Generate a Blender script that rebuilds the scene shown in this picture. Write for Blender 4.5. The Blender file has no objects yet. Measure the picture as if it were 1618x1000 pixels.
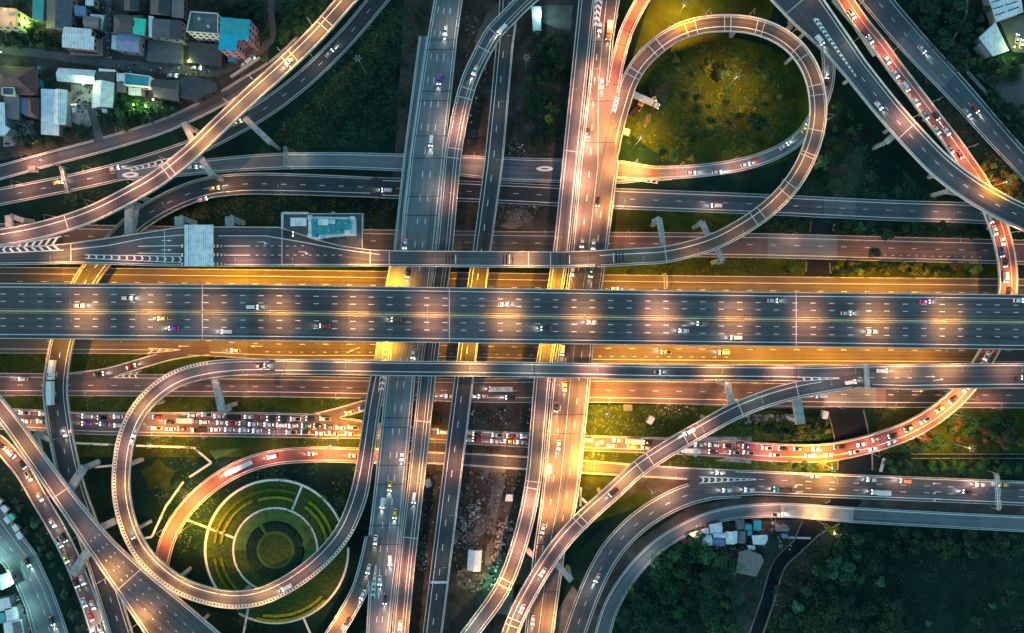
import bpy, math, random
import numpy as np
from mathutils import Vector, Matrix

random.seed(11)
R = math.radians
S, H = 0.32, 350.0                 # metres per photo pixel at ground level, camera height
scene = bpy.context.scene
COL = scene.collection

# ---------------------------------------------------------------- camera, sky, sun, exposure
cam_d = bpy.data.cameras.new('camera'); cam = bpy.data.objects.new('camera', cam_d); COL.objects.link(cam)
cam.location = (0, 0, H); cam.rotation_euler = (0, 0, 0)
cam_d.sensor_fit = 'HORIZONTAL'; cam_d.sensor_width = 36.0
cam_d.lens = 36.0 * H / (1618 * S)
cam_d.clip_start = 1.0; cam_d.clip_end = 20000
scene.camera = cam
world = bpy.data.worlds.new('World'); scene.world = world; world.use_nodes = True
wn = world.node_tree.nodes; wl = world.node_tree.links
sky = wn.new('ShaderNodeTexSky'); sky.sky_type = 'NISHITA'; sky.sun_disc = False
SUN_EL, SUN_ROT = R(4), R(250)
sky.sun_elevation = SUN_EL; sky.sun_rotation = SUN_ROT; sky.air_density = 1.3; sky.ozone_density = 2.5; sky.dust_density = 0.6
wn['Background'].inputs['Strength'].default_value = 0.125
tint = wn.new('ShaderNodeMix'); tint.data_type = 'RGBA'; tint.blend_type = 'MULTIPLY'; tint.inputs['Factor'].default_value = 1
tint.inputs['B'].default_value = (1.08, 1.36, 1.25, 1)      # teal dusk sky
wl.new(sky.outputs[0], tint.inputs['A']); wl.new(tint.outputs['Result'], wn['Background'].inputs[0])
sd = bpy.data.lights.new('sun', 'SUN'); sd.energy = 0.5; sd.angle = R(20); sd.color = (1, .9, .8)
sun = bpy.data.objects.new('sun', sd); COL.objects.link(sun)
sun.rotation_euler = (R(90) - SUN_EL, 0, math.pi - SUN_ROT)
scene.view_settings.view_transform = 'Standard'; scene.view_settings.look = 'None'
scene.view_settings.exposure = 2.3; scene.view_settings.gamma = 1.0
scene.view_settings.use_curve_mapping = False
LAMP = 1.0                          # one dial for all street lamps

# ---------------------------------------------------------------- helpers
def W(px, py, z=0.0):
    k = S * (1 - z / H)
    return ((px - 809) * k, (500 - py) * k, z)

class MB:
    """collects faces, builds ONE mesh object"""
    def __init__(s): s.v = []; s.f = []; s.m = []; s.uv = []
    def face(s, pts, m=0, uv=None):
        i = len(s.v); s.v += [tuple(p) for p in pts]; s.f.append(tuple(range(i, i + len(pts)))); s.m.append(m)
        s.uv += uv if uv else [(p[0], p[1]) for p in pts]
    def add(s, o, m):
        k = len(s.v); s.v += o.v; s.f += [tuple(i + k for i in f) for f in o.f]; s.m += [m] * len(o.f); s.uv += o.uv
    def box(s, c, sx, sy, sz, rot=0, m=0, top=None):
        """box on base centre c; rot radians; top = (fx, fy) taper"""
        ca, sa = math.cos(rot), math.sin(rot); fx, fy = top or (1, 1)
        P = []
        for z, gx, gy in ((0, 1, 1), (sz, fx, fy)):
            for ax, ay in ((-1, -1), (1, -1), (1, 1), (-1, 1)):
                x, y = ax * sx / 2 * gx, ay * sy / 2 * gy
                P.append((c[0] + x * ca - y * sa, c[1] + x * sa + y * ca, c[2] + z))
        for q in ((3, 2, 1, 0), (4, 5, 6, 7), (0, 1, 5, 4), (1, 2, 6, 5), (2, 3, 7, 6), (3, 0, 4, 7)):
            s.face([P[k] for k in q], m)
    def tube(s, a, b, r0, r1=None, n=6, m=0):
        a, b = Vector(a), Vector(b); r1 = r0 if r1 is None else r1
        d = (b - a).normalized(); u = d.orthogonal().normalized(); w = d.cross(u)
        ra = [a + (u * math.cos(t) + w * math.sin(t)) * r0 for t in [2 * math.pi * k / n for k in range(n)]]
        rb = [b + (u * math.cos(t) + w * math.sin(t)) * r1 for t in [2 * math.pi * k / n for k in range(n)]]
        for k in range(n):
            j = (k + 1) % n; s.face([ra[k], ra[j], rb[j], rb[k]], m)
        s.face(rb, m); s.face(ra[::-1], m)
    def prism(s, pts, z0, z1, m=0, mt=None):
        """vertical prism over a counter-clockwise world polygon"""
        A = sum(pts[i][0] * pts[(i + 1) % len(pts)][1] - pts[(i + 1) % len(pts)][0] * pts[i][1] for i in range(len(pts)))
        if A < 0: pts = pts[::-1]
        s.face([(p[0], p[1], z1) for p in pts], m if mt is None else mt)
        s.face([(p[0], p[1], z0) for p in pts[::-1]], m)
        d = 0
        for i in range(len(pts)):
            p, q = pts[i], pts[(i + 1) % len(pts)]; L = math.dist(p[:2], q[:2])
            s.face([(p[0], p[1], z0), (q[0], q[1], z0), (q[0], q[1], z1), (p[0], p[1], z1)], m,
                   [(d, z0), (d + L, z0), (d + L, z1), (d, z1)]); d += L
    def mesh(s, name, mats, off=(0, 0, 0)):
        me = bpy.data.meshes.new(name)
        V = [(v[0] - off[0], v[1] - off[1], v[2] - off[2]) for v in s.v]
        me.from_pydata(V, [], s.f)
        me.polygons.foreach_set('material_index', s.m)
        uvl = me.uv_layers.new(name='UVMap')
        uvl.data.foreach_set('uv', [c for t in s.uv for c in t])
        for m in mats: me.materials.append(m)
        me.update(); return me
    def obj(s, name, mats, parent=None, off=None):
        if not isinstance(mats, (list, tuple)): mats = [mats]
        if off is None: off = tuple(parent.location) if parent and parent.type == 'EMPTY' else (0, 0, 0)
        if parent and parent.parent and parent.type == 'MESH' and off == (0, 0, 0): off = tuple(parent.parent.location)
        o = bpy.data.objects.new(name, s.mesh(name, mats, off)); COL.objects.link(o)
        if parent: o.parent = parent
        return o

def thing(name, label, cat, loc=(0, 0, 0), group=None, rz=0):
    o = bpy.data.objects.new(name, None); COL.objects.link(o); o.location = loc; o.rotation_euler = (0, 0, rz)
    o.empty_display_size = 0.3
    return tag(o, label, cat, group)
def tag(o, label, cat, group=None):
    o['label'] = label; o['category'] = cat
    if group: o['group'] = group
    return o
def struct(o, kind='structure'):
    o['kind'] = kind; return o
ORD = 'zeroth first second third fourth fifth sixth seventh eighth ninth tenth eleventh twelfth thirteenth fourteenth fifteenth sixteenth seventeenth eighteenth nineteenth twentieth'.split()
def nth(n): return ORD[n] if n < len(ORD) else f"{n}{'st' if n % 10 == 1 else 'nd' if n % 10 == 2 else 'rd' if n % 10 == 3 else 'th'}"

# ---------------------------------------------------------------- materials
def mat(name, col, rough=0.8, metal=0.0, var=0.0, scale=0.3, spec=0.3, emit=None, es=0.0, col2=None, coord='Object', bump=0.0, detail=6, col3=None):
    m = bpy.data.materials.new(name); m.use_nodes = True
    N, L = m.node_tree.nodes, m.node_tree.links; b = N['Principled BSDF']
    b.inputs['Base Color'].default_value = (*col, 1); b.inputs['Roughness'].default_value = rough
    b.inputs['Metallic'].default_value = metal; b.inputs['Specular IOR Level'].default_value = spec
    if emit: b.inputs['Emission Color'].default_value = (*emit, 1); b.inputs['Emission Strength'].default_value = es
    if var or col2:
        tc = N.new('ShaderNodeTexCoord'); n = N.new('ShaderNodeTexNoise'); n.inputs['Scale'].default_value = scale
        n.inputs['Detail'].default_value = detail; n.inputs['Roughness'].default_value = .65
        L.new(tc.outputs[coord], n.inputs['Vector'])
        r = N.new('ShaderNodeValToRGB'); r.color_ramp.elements[0].position = .32; r.color_ramp.elements[1].position = .68
        c2 = col2 or tuple(min(1, c * (1 + var)) for c in col); c1 = col if col2 else tuple(c * (1 - var) for c in col)
        r.color_ramp.elements[0].color = (*c1, 1); r.color_ramp.elements[1].color = (*c2, 1)
        L.new(n.outputs['Fac'], r.inputs['Fac']); out = r.outputs['Color']
        if col3:                                   # a third tone in large irregular patches
            n2 = N.new('ShaderNodeTexNoise'); n2.inputs['Scale'].default_value = scale * .33; n2.inputs['Detail'].default_value = 9; n2.inputs['Roughness'].default_value = .7; L.new(tc.outputs[coord], n2.inputs['Vector'])
            mr = N.new('ShaderNodeMapRange'); mr.inputs['From Min'].default_value = .47; mr.inputs['From Max'].default_value = .62; L.new(n2.outputs['Fac'], mr.inputs['Value'])
            mx = N.new('ShaderNodeMix'); mx.data_type = 'RGBA'; L.new(mr.outputs[0], mx.inputs['Factor']); L.new(out, mx.inputs['A']); mx.inputs['B'].default_value = (*col3, 1); out = mx.outputs['Result']
        L.new(out, b.inputs['Base Color'])
        if bump:
            bp = N.new('ShaderNodeBump'); bp.inputs['Strength'].default_value = bump; bp.inputs['Distance'].default_value = .5
            L.new(n.outputs['Fac'], bp.inputs['Height']); L.new(bp.outputs['Normal'], b.inputs['Normal'])
    return m

def asphalt(name, col, col2=None, rough=0.75, lane=3.6):
    """asphalt with wheel tracks along the road (UV.x metres along, UV.y metres across), resurfaced lengths and stains"""
    m = bpy.data.materials.new(name); m.use_nodes = True
    N, L = m.node_tree.nodes, m.node_tree.links; b = N['Principled BSDF']
    b.inputs['Roughness'].default_value = rough; b.inputs['Specular IOR Level'].default_value = .35
    uv = N.new('ShaderNodeUVMap'); uv.uv_map = 'UVMap'
    def noise(sx, sy, sc, det):
        mp = N.new('ShaderNodeMapping'); mp.inputs['Scale'].default_value = (sx, sy, 1); L.new(uv.outputs[0], mp.inputs[0])
        n = N.new('ShaderNodeTexNoise'); n.inputs['Scale'].default_value = sc; n.inputs['Detail'].default_value = det
        L.new(mp.outputs[0], n.inputs['Vector']); return n.outputs['Fac']
    def math_(op, a, bb):
        n = N.new('ShaderNodeMath'); n.operation = op
        for i, q in enumerate((a, bb)):
            if isinstance(q, (int, float)): n.inputs[i].default_value = q
            else: L.new(q, n.inputs[i])
        return n.outputs[0]
    streak = noise(.015, 1.0, .9, 4); blot = noise(1, 1, .06, 5); grain = noise(1, 1, 2.2, 3)
    sep = N.new('ShaderNodeSeparateXYZ'); L.new(uv.outputs[0], sep.inputs[0])
    wn_ = N.new('ShaderNodeTexWhiteNoise'); wn_.noise_dimensions = '1D'
    L.new(math_('FLOOR', math_('DIVIDE', sep.outputs[0], 47.0), 0), wn_.inputs['W'])
    f = math_('ADD', math_('MULTIPLY', streak, 1.15), math_('MULTIPLY', blot, .75))
    f = math_('ADD', f, math_('MULTIPLY', grain, .35)); f = math_('ADD', f, math_('MULTIPLY', wn_.outputs['Value'], .22))
    f = math_('SUBTRACT', f, .77)
    r = N.new('ShaderNodeValToRGB'); e = r.color_ramp.elements
    c2 = col2 or tuple(c * 2.1 for c in col)
    e[0].position = .08; e[0].color = (*[c * .42 for c in col], 1); e[1].position = .85; e[1].color = (*c2, 1)
    k = e.new(.45); k.color = (*col, 1)
    L.new(f, r.inputs['Fac']); L.new(r.outputs['Color'], b.inputs['Base Color'])
    return m

def striped(name, c1, c2, period):
    m = bpy.data.materials.new(name); m.use_nodes = True
    N, L = m.node_tree.nodes, m.node_tree.links; b = N['Principled BSDF']; b.inputs['Roughness'].default_value = .7
    uv = N.new('ShaderNodeUVMap'); uv.uv_map = 'UVMap'; sep = N.new('ShaderNodeSeparateXYZ'); L.new(uv.outputs[0], sep.inputs[0])
    d = N.new('ShaderNodeMath'); d.operation = 'DIVIDE'; d.inputs[1].default_value = period; L.new(sep.outputs[0], d.inputs[0])
    fr = N.new('ShaderNodeMath'); fr.operation = 'FRACT'; L.new(d.outputs[0], fr.inputs[0])
    gt = N.new('ShaderNodeMath'); gt.operation = 'GREATER_THAN'; gt.inputs[1].default_value = .5; L.new(fr.outputs[0], gt.inputs[0])
    mx = N.new('ShaderNodeMix'); mx.data_type = 'RGBA'; L.new(gt.outputs[0], mx.inputs['Factor'])
    mx.inputs['A'].default_value = (*c1, 1); mx.inputs['B'].default_value = (*c2, 1)
    L.new(mx.outputs['Result'], b.inputs['Base Color']); return m

def corrugated(name, c1, c2, period=0.9, axis=0):
    """sheet metal roof: ribs across UV plus streaky weathering"""
    m = bpy.data.materials.new(name); m.use_nodes = True
    N, L = m.node_tree.nodes, m.node_tree.links; b = N['Principled BSDF']; b.inputs['Roughness'].default_value = .55
    uv = N.new('ShaderNodeUVMap'); uv.uv_map = 'UVMap'
    w = N.new('ShaderNodeTexWave'); w.inputs['Scale'].default_value = 1 / period * .32; w.bands_direction = 'XY'[axis]
    w.inputs['Distortion'].default_value = .4; L.new(uv.outputs[0], w.inputs['Vector'])
    n = N.new('ShaderNodeTexNoise'); n.inputs['Scale'].default_value = .35; n.inputs['Detail'].default_value = 7; L.new(uv.outputs[0], n.inputs['Vector'])
    ad = N.new('ShaderNodeMath'); ad.operation = 'MULTIPLY_ADD'; ad.inputs[1].default_value = .35
    L.new(w.outputs['Fac'], ad.inputs[0]); L.new(n.outputs['Fac'], ad.inputs[2])
    r = N.new('ShaderNodeValToRGB'); r.color_ramp.elements[0].position = .38; r.color_ramp.elements[1].position = .82
    r.color_ramp.elements[0].color = (*c1, 1); r.color_ramp.elements[1].color = (*c2, 1)
    L.new(ad.outputs[0], r.inputs['Fac']); L.new(r.outputs['Color'], b.inputs['Base Color']); return m

def paint_by_object(name, rough=.3):
    m = bpy.data.materials.new(name); m.use_nodes = True
    N, L = m.node_tree.nodes, m.node_tree.links; b = N['Principled BSDF']; b.inputs['Roughness'].default_value = rough
    oi = N.new('ShaderNodeObjectInfo'); L.new(oi.outputs['Color'], b.inputs['Base Color'])
    b.inputs['Coat Weight'].default_value = .4; return m

def leafmat(name, c1, c2):
    m = bpy.data.materials.new(name); m.use_nodes = True
    N, L = m.node_tree.nodes, m.node_tree.links; b = N['Principled BSDF']; b.inputs['Roughness'].default_value = .7
    b.inputs['Specular IOR Level'].default_value = .2
    g = N.new('ShaderNodeNewGeometry'); oi = N.new('ShaderNodeObjectInfo')
    mx = N.new('ShaderNodeMix'); mx.data_type = 'RGBA'; mx.inputs['A'].default_value = (*c1, 1); mx.inputs['B'].default_value = (*c2, 1)
    L.new(g.outputs['Random Per Island'], mx.inputs['Factor'])
    hs = N.new('ShaderNodeHueSaturation'); L.new(mx.outputs['Result'], hs.inputs['Color'])
    mr = N.new('ShaderNodeMapRange'); mr.inputs['To Min'].default_value = .6; mr.inputs['To Max'].default_value = 1.5
    L.new(oi.outputs['Random'], mr.inputs['Value']); L.new(mr.outputs[0], hs.inputs['Value'])
    L.new(hs.outputs[0], b.inputs['Base Color']); return m

M = dict(
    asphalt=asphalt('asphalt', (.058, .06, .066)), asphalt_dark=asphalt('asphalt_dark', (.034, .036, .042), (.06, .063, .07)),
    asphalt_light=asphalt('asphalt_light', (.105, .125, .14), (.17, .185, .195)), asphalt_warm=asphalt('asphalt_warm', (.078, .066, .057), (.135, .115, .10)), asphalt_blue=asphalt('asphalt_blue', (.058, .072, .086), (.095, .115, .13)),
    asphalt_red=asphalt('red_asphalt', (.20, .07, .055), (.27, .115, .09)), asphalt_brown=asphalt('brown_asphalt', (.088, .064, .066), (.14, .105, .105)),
    concrete=mat('concrete', (.27, .27, .26), .85, var=.35, scale=.5), barrier=mat('barrier_concrete', (.46, .46, .45), .8, var=.25, scale=.6),
    conc_dark=mat('weathered_concrete', (.15, .15, .15), .9, var=.4, scale=.4),
    white=mat('road_paint', (.75, .75, .72), .6, var=.14, scale=1.5), yellow=mat('yellow_paint', (.62, .42, .06), .6, var=.15, scale=1.5),
    joint=mat('joint_rubber', (.02, .02, .022), .6), jointw=mat('joint_steel', (.52, .52, .5), .5, var=.2, scale=2),
    kerb=striped('striped_kerb', (.72, .68, .5), (.03, .03, .03), 1.5), kerbw=striped('white_kerb', (.75, .75, .72), (.06, .06, .06), 1.7),
    steel=mat('galvanised_steel', (.38, .4, .42), .45, .8), dark=mat('dark_metal', (.03, .03, .035), .5, .4),
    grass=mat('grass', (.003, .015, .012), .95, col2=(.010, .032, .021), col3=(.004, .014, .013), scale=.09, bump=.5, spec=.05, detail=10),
    grass_lit=mat('lamplit_grass', (.014, .034, .007), .95, col2=(.05, .072, .011), col3=(.022, .028, .008), scale=.10, bump=.5, spec=.05, detail=10),  # lamp-lit copy of grass: the warm light is put into the colour
    soil=mat('soil', (.022, .022, .022), .95, col2=(.085, .08, .076), col3=(.04, .036, .03), scale=.12, bump=.5, spec=.05, detail=10),
    dirt=mat('pale_dirt', (.07, .066, .064), .95, col2=(.17, .16, .15), scale=.15, bump=.3, spec=.05, detail=10),
    water=mat('canal_water', (.008, .011, .015), .5, spec=.12, var=.3, scale=.1), path=mat('garden_path', (.68, .66, .6), .85, var=.15, scale=.8),
    lawn=mat('mown_lawn', (.05, .11, .03), .95, col2=(.09, .15, .04), scale=.35, spec=.05), bed=mat('planting_bed', (.018, .042, .014), .95, col2=(.06, .09, .02), scale=.6, spec=.05, bump=.6),
    pave=mat('pale_paving', (.2, .2, .19), .9, col2=(.34, .34, .33), scale=.2), lane=mat('lane_tarmac', (.06, .063, .066), .9, col2=(.11, .115, .12), scale=.12),
    glass=mat('car_glass', (.01, .012, .014), .15, spec=.6), rubber=mat('tyre_rubber', (.012, .012, .012), .8),
    headlight=mat('headlight', (.9, .9, .85), .3, emit=(1, .95, .82), es=3.5), taillight=mat('tail_lamp', (.5, .02, .02), .4, emit=(1, .05, .06), es=.5),
    lampglow=mat('lamp_lens', (1, .85, .6), .4, emit=(1, .66, .3), es=4), lampwhite=mat('white_lamp_lens', (.9, .95, 1), .4, emit=(.75, .92, 1), es=.7),
    lampgreen=mat('green_lamp_lens', (.6, 1, .3), .4, emit=(.62, 1, .2), es=4),
    paint=paint_by_object('vehicle_paint'), wallpaint=paint_by_object('wall_paint', .85),
    roof_white=corrugated('white_sheet_roof', (.33, .36, .40), (.72, .75, .78)), roof_stain=mat('stained_teal_roof', (.012, .13, .15), .8, col2=(.04, .36, .40), scale=.45, detail=9), roof_grey=corrugated('grey_sheet_roof', (.05, .055, .065), (.1, .105, .12)),
    roof_dark=corrugated('dark_tiled_roof', (.018, .02, .026), (.05, .052, .06), .6), roof_maroon=corrugated('maroon_tiled_roof', (.045, .014, .018), (.10, .035, .038), .6),
    roof_teal=corrugated('teal_sheet_roof', (.012, .2, .24), (.03, .34, .38)), roof_cyan=mat('cyan_flat_roof', (.005, .36, .5), .7, var=.12, scale=.3),
    roof_blue=corrugated('blue_sheet_roof', (.10, .14, .28), (.17, .22, .38)), roof_green=corrugated('green_sheet_roof', (.01, .42, .27), (.02, .6, .4)),
    roof_cream=mat('cream_flat_roof', (.42, .38, .28), .85, col2=(.62, .56, .42), scale=.3), roof_rust=corrugated('rusty_sheet_roof', (.10, .09, .085), (.2, .16, .15)),
    window=mat('window_glass', (.015, .018, .022), .15, spec=.6), trunk=mat('bark', (.05, .035, .025), .9, var=.3, scale=3),
    leaf_dark=leafmat('dark_leaves', (.003, .018, .012), (.014, .05, .027)), leaf_mid=leafmat('mid_leaves', (.006, .045, .018), (.03, .1, .032)),
    leaf_yellow=leafmat('yellow_green_leaves', (.05, .075, .01), (.16, .18, .025)), leaf_dry=leafmat('dry_leaves', (.05, .028, .014), (.12, .075, .03)),
    leaf_hedge=leafmat('hedge_leaves', (.09, .12, .006), (.26, .30, .02)), leaf_teal=leafmat('bluish_leaves', (.01, .06, .035), (.03, .13, .07)),
    junk=mat('scrap', (.03, .03, .035), .7, col2=(.3, .3, .32), scale=.9),
)
for k in ('headlight', 'taillight', 'lampglow', 'lampwhite', 'lampgreen'):
    M[k].cycles.emission_sampling = 'NONE'
# ---------------------------------------------------------------- road paths
PATHS = {}
def catmull(P, step=5.0):
    """P: n x k array, columns 0,1 px; returns dense samples"""
    P = np.asarray(P, float); n = len(P); out = []
    Q = np.vstack([2 * P[0] - P[1], P, 2 * P[-1] - P[-2]])
    for i in range(n - 1):
        p0, p1, p2, p3 = Q[i], Q[i + 1], Q[i + 2], Q[i + 3]
        d = lambda a, b: max(np.hypot(*(a[:2] - b[:2])) ** .5, 1e-6)
        t0 = 0; t1 = t0 + d(p0, p1); t2 = t1 + d(p1, p2); t3 = t2 + d(p2, p3)
        k = max(2, int(np.hypot(*(p2[:2] - p1[:2])) / step))
        for j in range(k):
            t = t1 + (t2 - t1) * j / k
            A1 = (t1 - t) / (t1 - t0) * p0 + (t - t0) / (t1 - t0) * p1
            A2 = (t2 - t) / (t2 - t1) * p1 + (t - t1) / (t2 - t1) * p2
            A3 = (t3 - t) / (t3 - t2) * p2 + (t - t2) / (t3 - t2) * p3
            B1 = (t2 - t) / (t2 - t0) * A1 + (t - t0) / (t2 - t0) * A2
            B2 = (t3 - t) / (t3 - t1) * A2 + (t - t1) / (t3 - t1) * A3
            c = (t2 - t) / (t2 - t1) * B1 + (t - t1) / (t2 - t1) * B2
            lin = p1 + (p2 - p1) * j / k
            c[2:] = lin[2:]
            out.append(c)
    out.append(P[-1]); return np.array(out)

def beyond(A):
    """carry a path that leaves the picture straight on for another 180 px"""
    for end in (0, -1):
        p = A[end]; q = A[1] if end == 0 else A[-2]
        if 0 <= p[0] <= 1618 and 0 <= p[1] <= 1000: continue
        d = (p - q) / max(np.hypot(*(p[:2] - q[:2])), 1e-6); d[-1] = 0
        if A.shape[1] == 4: d[2:] = 0
        ext = np.array([p + d * 30 * k for k in range(1, 7)])
        A = np.vstack([ext[::-1], A]) if end == 0 else np.vstack([A, ext])
    return A
class Path:
    """centre line + width (px) or a pair of edges; holds left/right edge in metres"""
    def __init__(s, key, pts, w=None, z=None, lift=0.0, edges=False):
        s.key = key
        if edges:                                   # (lx, ly, rx, ry, z)
            P = [(p[0], p[1], p[2], p[3], p[4] if len(p) > 4 else z) for p in pts]
            A = catmull([((a + c) / 2, (b + d) / 2, a, b, c, d, e) for a, b, c, d, e in P])
            A = beyond(A)
            C = A[:, :2]; Z = A[:, 6]; Lp = A[:, 2:4]; Rp = A[:, 4:6]
            s.w = np.hypot(*(Rp - Lp).T)
        else:                                       # (x, y[, z[, w]])
            P = []
            for p in pts:
                zz = p[2] if len(p) > 2 and p[2] is not None else z; ww = p[3] if len(p) > 3 else w
                P.append((p[0], p[1], zz, ww))
            A = beyond(catmull(P)); C = A[:, :2]; Z = A[:, 2]; ww = A[:, 3]
            T = np.gradient(C, axis=0); T /= np.hypot(*T.T)[:, None]
            Nn = np.stack([T[:, 1], -T[:, 0]], 1)
            Lp = C + Nn * ww[:, None] / 2; Rp = C - Nn * ww[:, None] / 2; s.w = ww
        Z = Z + lift
        k = S * (1 - Z / H)
        tow = lambda Q: np.stack([(Q[:, 0] - 809) * k, (500 - Q[:, 1]) * k, Z], 1)
        s.px = C; s.Z = Z; s.L = tow(Lp); s.R = tow(Rp); s.C = (s.L + s.R) / 2
        d = s.R - s.L; s.W = np.hypot(d[:, 0], d[:, 1]); s.U = d / s.W[:, None]; s.U[:, 2] = 0   # unit from left to right
        s.s = np.concatenate([[0], np.cumsum(np.linalg.norm(np.diff(s.C, axis=0), axis=1))])
        s.hw = s.W / 2; PATHS[key] = s
    def near(s, px, py):
        return int(np.argmin((s.px[:, 0] - px) ** 2 + (s.px[:, 1] - py) ** 2))
    def at(s, i, lat, dz=0):
        """point lat metres right of the LEFT edge"""
        p = s.L[i] + s.U[i] * lat; return (p[0], p[1], s.Z[i] + dz)
    def pt(s, st, lat_fn, dz=0):
        """interpolated at station st"""
        i = int(np.clip(np.searchsorted(s.s, st) - 1, 0, len(s.s) - 2)); t = (st - s.s[i]) / max(s.s[i + 1] - s.s[i], 1e-6)
        a = np.array(s.at(i, lat_fn(i), dz)); b = np.array(s.at(i + 1, lat_fn(i + 1), dz)); return tuple(a + (b - a) * t)
    def inside(s, x, y, m=0.0):
        d = (s.C[:, 0] - x) ** 2 + (s.C[:, 1] - y) ** 2; i = int(np.argmin(d))
        if d[i] > (s.hw[i] + abs(m) + 6) ** 2: return None
        v = np.array([x, y]) - s.L[i, :2]; lat = float(v @ s.U[i, :2])
        j = min(max(i, 1), len(s.C) - 2); T = s.C[j + 1, :2] - s.C[j - 1, :2]; T = T / np.linalg.norm(T)
        along = float((np.array([x, y]) - s.C[i, :2]) @ T)
        if (i == 0 and along < -.3) or (i == len(s.C) - 1 and along > .3): return None
        return i if -m < lat < s.W[i] + m else None

def lat(spec):
    """('L', inset) ('R', inset) ('C', offset) ('F', fraction)"""
    k, a = spec
    return lambda P, i: a if k == 'L' else P.W[i] - a if k == 'R' else P.W[i] / 2 + a if k == 'C' else P.W[i] * a
def srange(P, rng):
    if rng is None: return 0, len(P.C) - 1
    a = P.near(*rng[0]) if rng[0] else 0; b = P.near(*rng[1]) if rng[1] else len(P.C) - 1
    return min(a, b), max(a, b)
def strip(mb, P, spec, w, dz, rng=None, m=0, skip=None):
    f = lat(spec); a, b = srange(P, rng)
    for i in range(a, b):
        if skip and (skip(i) or skip(i + 1)): continue
        l0, l1 = f(P, i), f(P, i + 1)
        mb.face([P.at(i, l0 + w / 2, dz), P.at(i + 1, l1 + w / 2, dz), P.at(i + 1, l1 - w / 2, dz), P.at(i, l0 - w / 2, dz)], m,
                [(P.s[i], w), (P.s[i + 1], w), (P.s[i + 1], 0), (P.s[i], 0)])
def dashes(mb, P, spec, w, ln, per, dz, rng=None, m=0, off=0):
    f = lat(spec); a, b = srange(P, rng); st = P.s[a] + off
    while st + ln < P.s[b]:
        q = [P.pt(st, lambda i: f(P, i) + w / 2, dz), P.pt(st + ln, lambda i: f(P, i) + w / 2, dz),
             P.pt(st + ln, lambda i: f(P, i) - w / 2, dz), P.pt(st, lambda i: f(P, i) - w / 2, dz)]
        mb.face(q, m); st += per
def cross(mb, P, pxy, w, dz, m=0, ins=.5, skew=0):
    i = P.near(*pxy); st = P.s[i]
    l0, l1 = ins, P.W[i] - ins
    g = lambda s_, l: P.pt(min(max(s_, 0), P.s[-1] - .01), lambda k: l, dz)
    mb.face([g(st - w / 2 + skew, l1), g(st + w / 2 + skew, l1), g(st + w / 2, l0), g(st - w / 2, l0)], m)
def runs(P, rng=None, skip=None):
    a, b = srange(P, rng); out = []; cur = None
    for i in range(a, b):
        if skip and (skip(i) or skip(i + 1)):
            cur = None; continue
        if cur is None: cur = [i, i + 1]; out.append(cur)
        cur[1] = i + 1
    return [r for r in out if r[1] - r[0] > 1]
def barrier(mb, P, side, h=.95, w=.42, rng=None, ab=None, base=0.0, m=0):
    a, b = ab or srange(P, rng)
    for i in range(a, b):
        def ring(k):
            l = (lambda x: x) if side == 'L' else (lambda x: P.W[k] - x)
            return [P.at(k, l(0), base), P.at(k, l(.06), h), P.at(k, l(w * .62), h), P.at(k, l(w), base)]
        r0, r1 = ring(i), ring(i + 1); u0, u1 = P.s[i], P.s[i + 1]
        for k in range(3):
            q = [r0[k], r1[k], r1[k + 1], r0[k + 1]]; uv = [(u0, k), (u1, k), (u1, k + 1), (u0, k + 1)]
            if side == 'L': q = q[::-1]; uv = uv[::-1]
            mb.face(q, m, uv)
        for end, r in ((a, r0), (b - 1, r1)):
            if i == end: mb.face(r if (end == a) == (side == 'R') else r[::-1], m)
def deck(mb, P, t=1.9, mtop=0, mside=1):
    n = len(P.C)
    def ring(i):
        W_ = P.W[i]
        return [P.at(i, 0), P.at(i, 0, -.45), P.at(i, W_ * .2, -.8), P.at(i, W_ * .28, -t), P.at(i, W_ * .72, -t), P.at(i, W_ * .8, -.8), P.at(i, W_, -.45), P.at(i, W_)]
    prev = ring(0); mb.face(prev, mside)
    for i in range(1, n):
        r = ring(i)
        for k in range(7):
            mb.face([prev[k], prev[k + 1], r[k + 1], r[k]], mside)
        mb.face([prev[7], r[7], r[0], prev[0]][::-1], mtop,
                [(P.s[i - 1], P.W[i - 1]), (P.s[i], P.W[i]), (P.s[i], 0), (P.s[i - 1], 0)][::-1])
        prev = r
    mb.face(prev[::-1], mside)
def sheet(mb, P, m=0, dz=0.0, ext=0.0):
    for i in range(len(P.C) - 1):
        mb.face([P.at(i, P.W[i] + ext, dz), P.at(i + 1, P.W[i + 1] + ext, dz), P.at(i + 1, -ext, dz), P.at(i, -ext, dz)], m,
                [(P.s[i], P.W[i]), (P.s[i + 1], P.W[i + 1]), (P.s[i + 1], 0), (P.s[i], 0)])

def gore(mb, A, B, n, z, wid=.55, border=.25, lead=1.6, m=0):
    """V shaped bars between the edge polylines A and B (px pairs), apex leading from start to end"""
    a0, a1 = (np.array(W(*p, z)) for p in A); b0, b1 = (np.array(W(*p, z)) for p in B)
    d = ((a1 - a0) + (b1 - b0)); L = np.linalg.norm(d); d = d / L
    for e0, e1 in ((a0, a1), (b0, b1)):
        nrm = np.array([-(e1 - e0)[1], (e1 - e0)[0], 0]); nrm = nrm / np.linalg.norm(nrm) * border / 2
        quad(mb, [e0 - nrm, e1 - nrm, e1 + nrm, e0 + nrm], m)
    for k in range(n):
        t = (k + .3) / n; a = a0 + (a1 - a0) * t; b = b0 + (b1 - b0) * t; mid = (a + b) / 2
        ap = mid + d * np.linalg.norm(a - b) * .5 * lead * .5
        for e in (a, b):
            quad(mb, [e, ap, ap + d * wid * 1.5, e + d * wid * 1.5], m)
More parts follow.
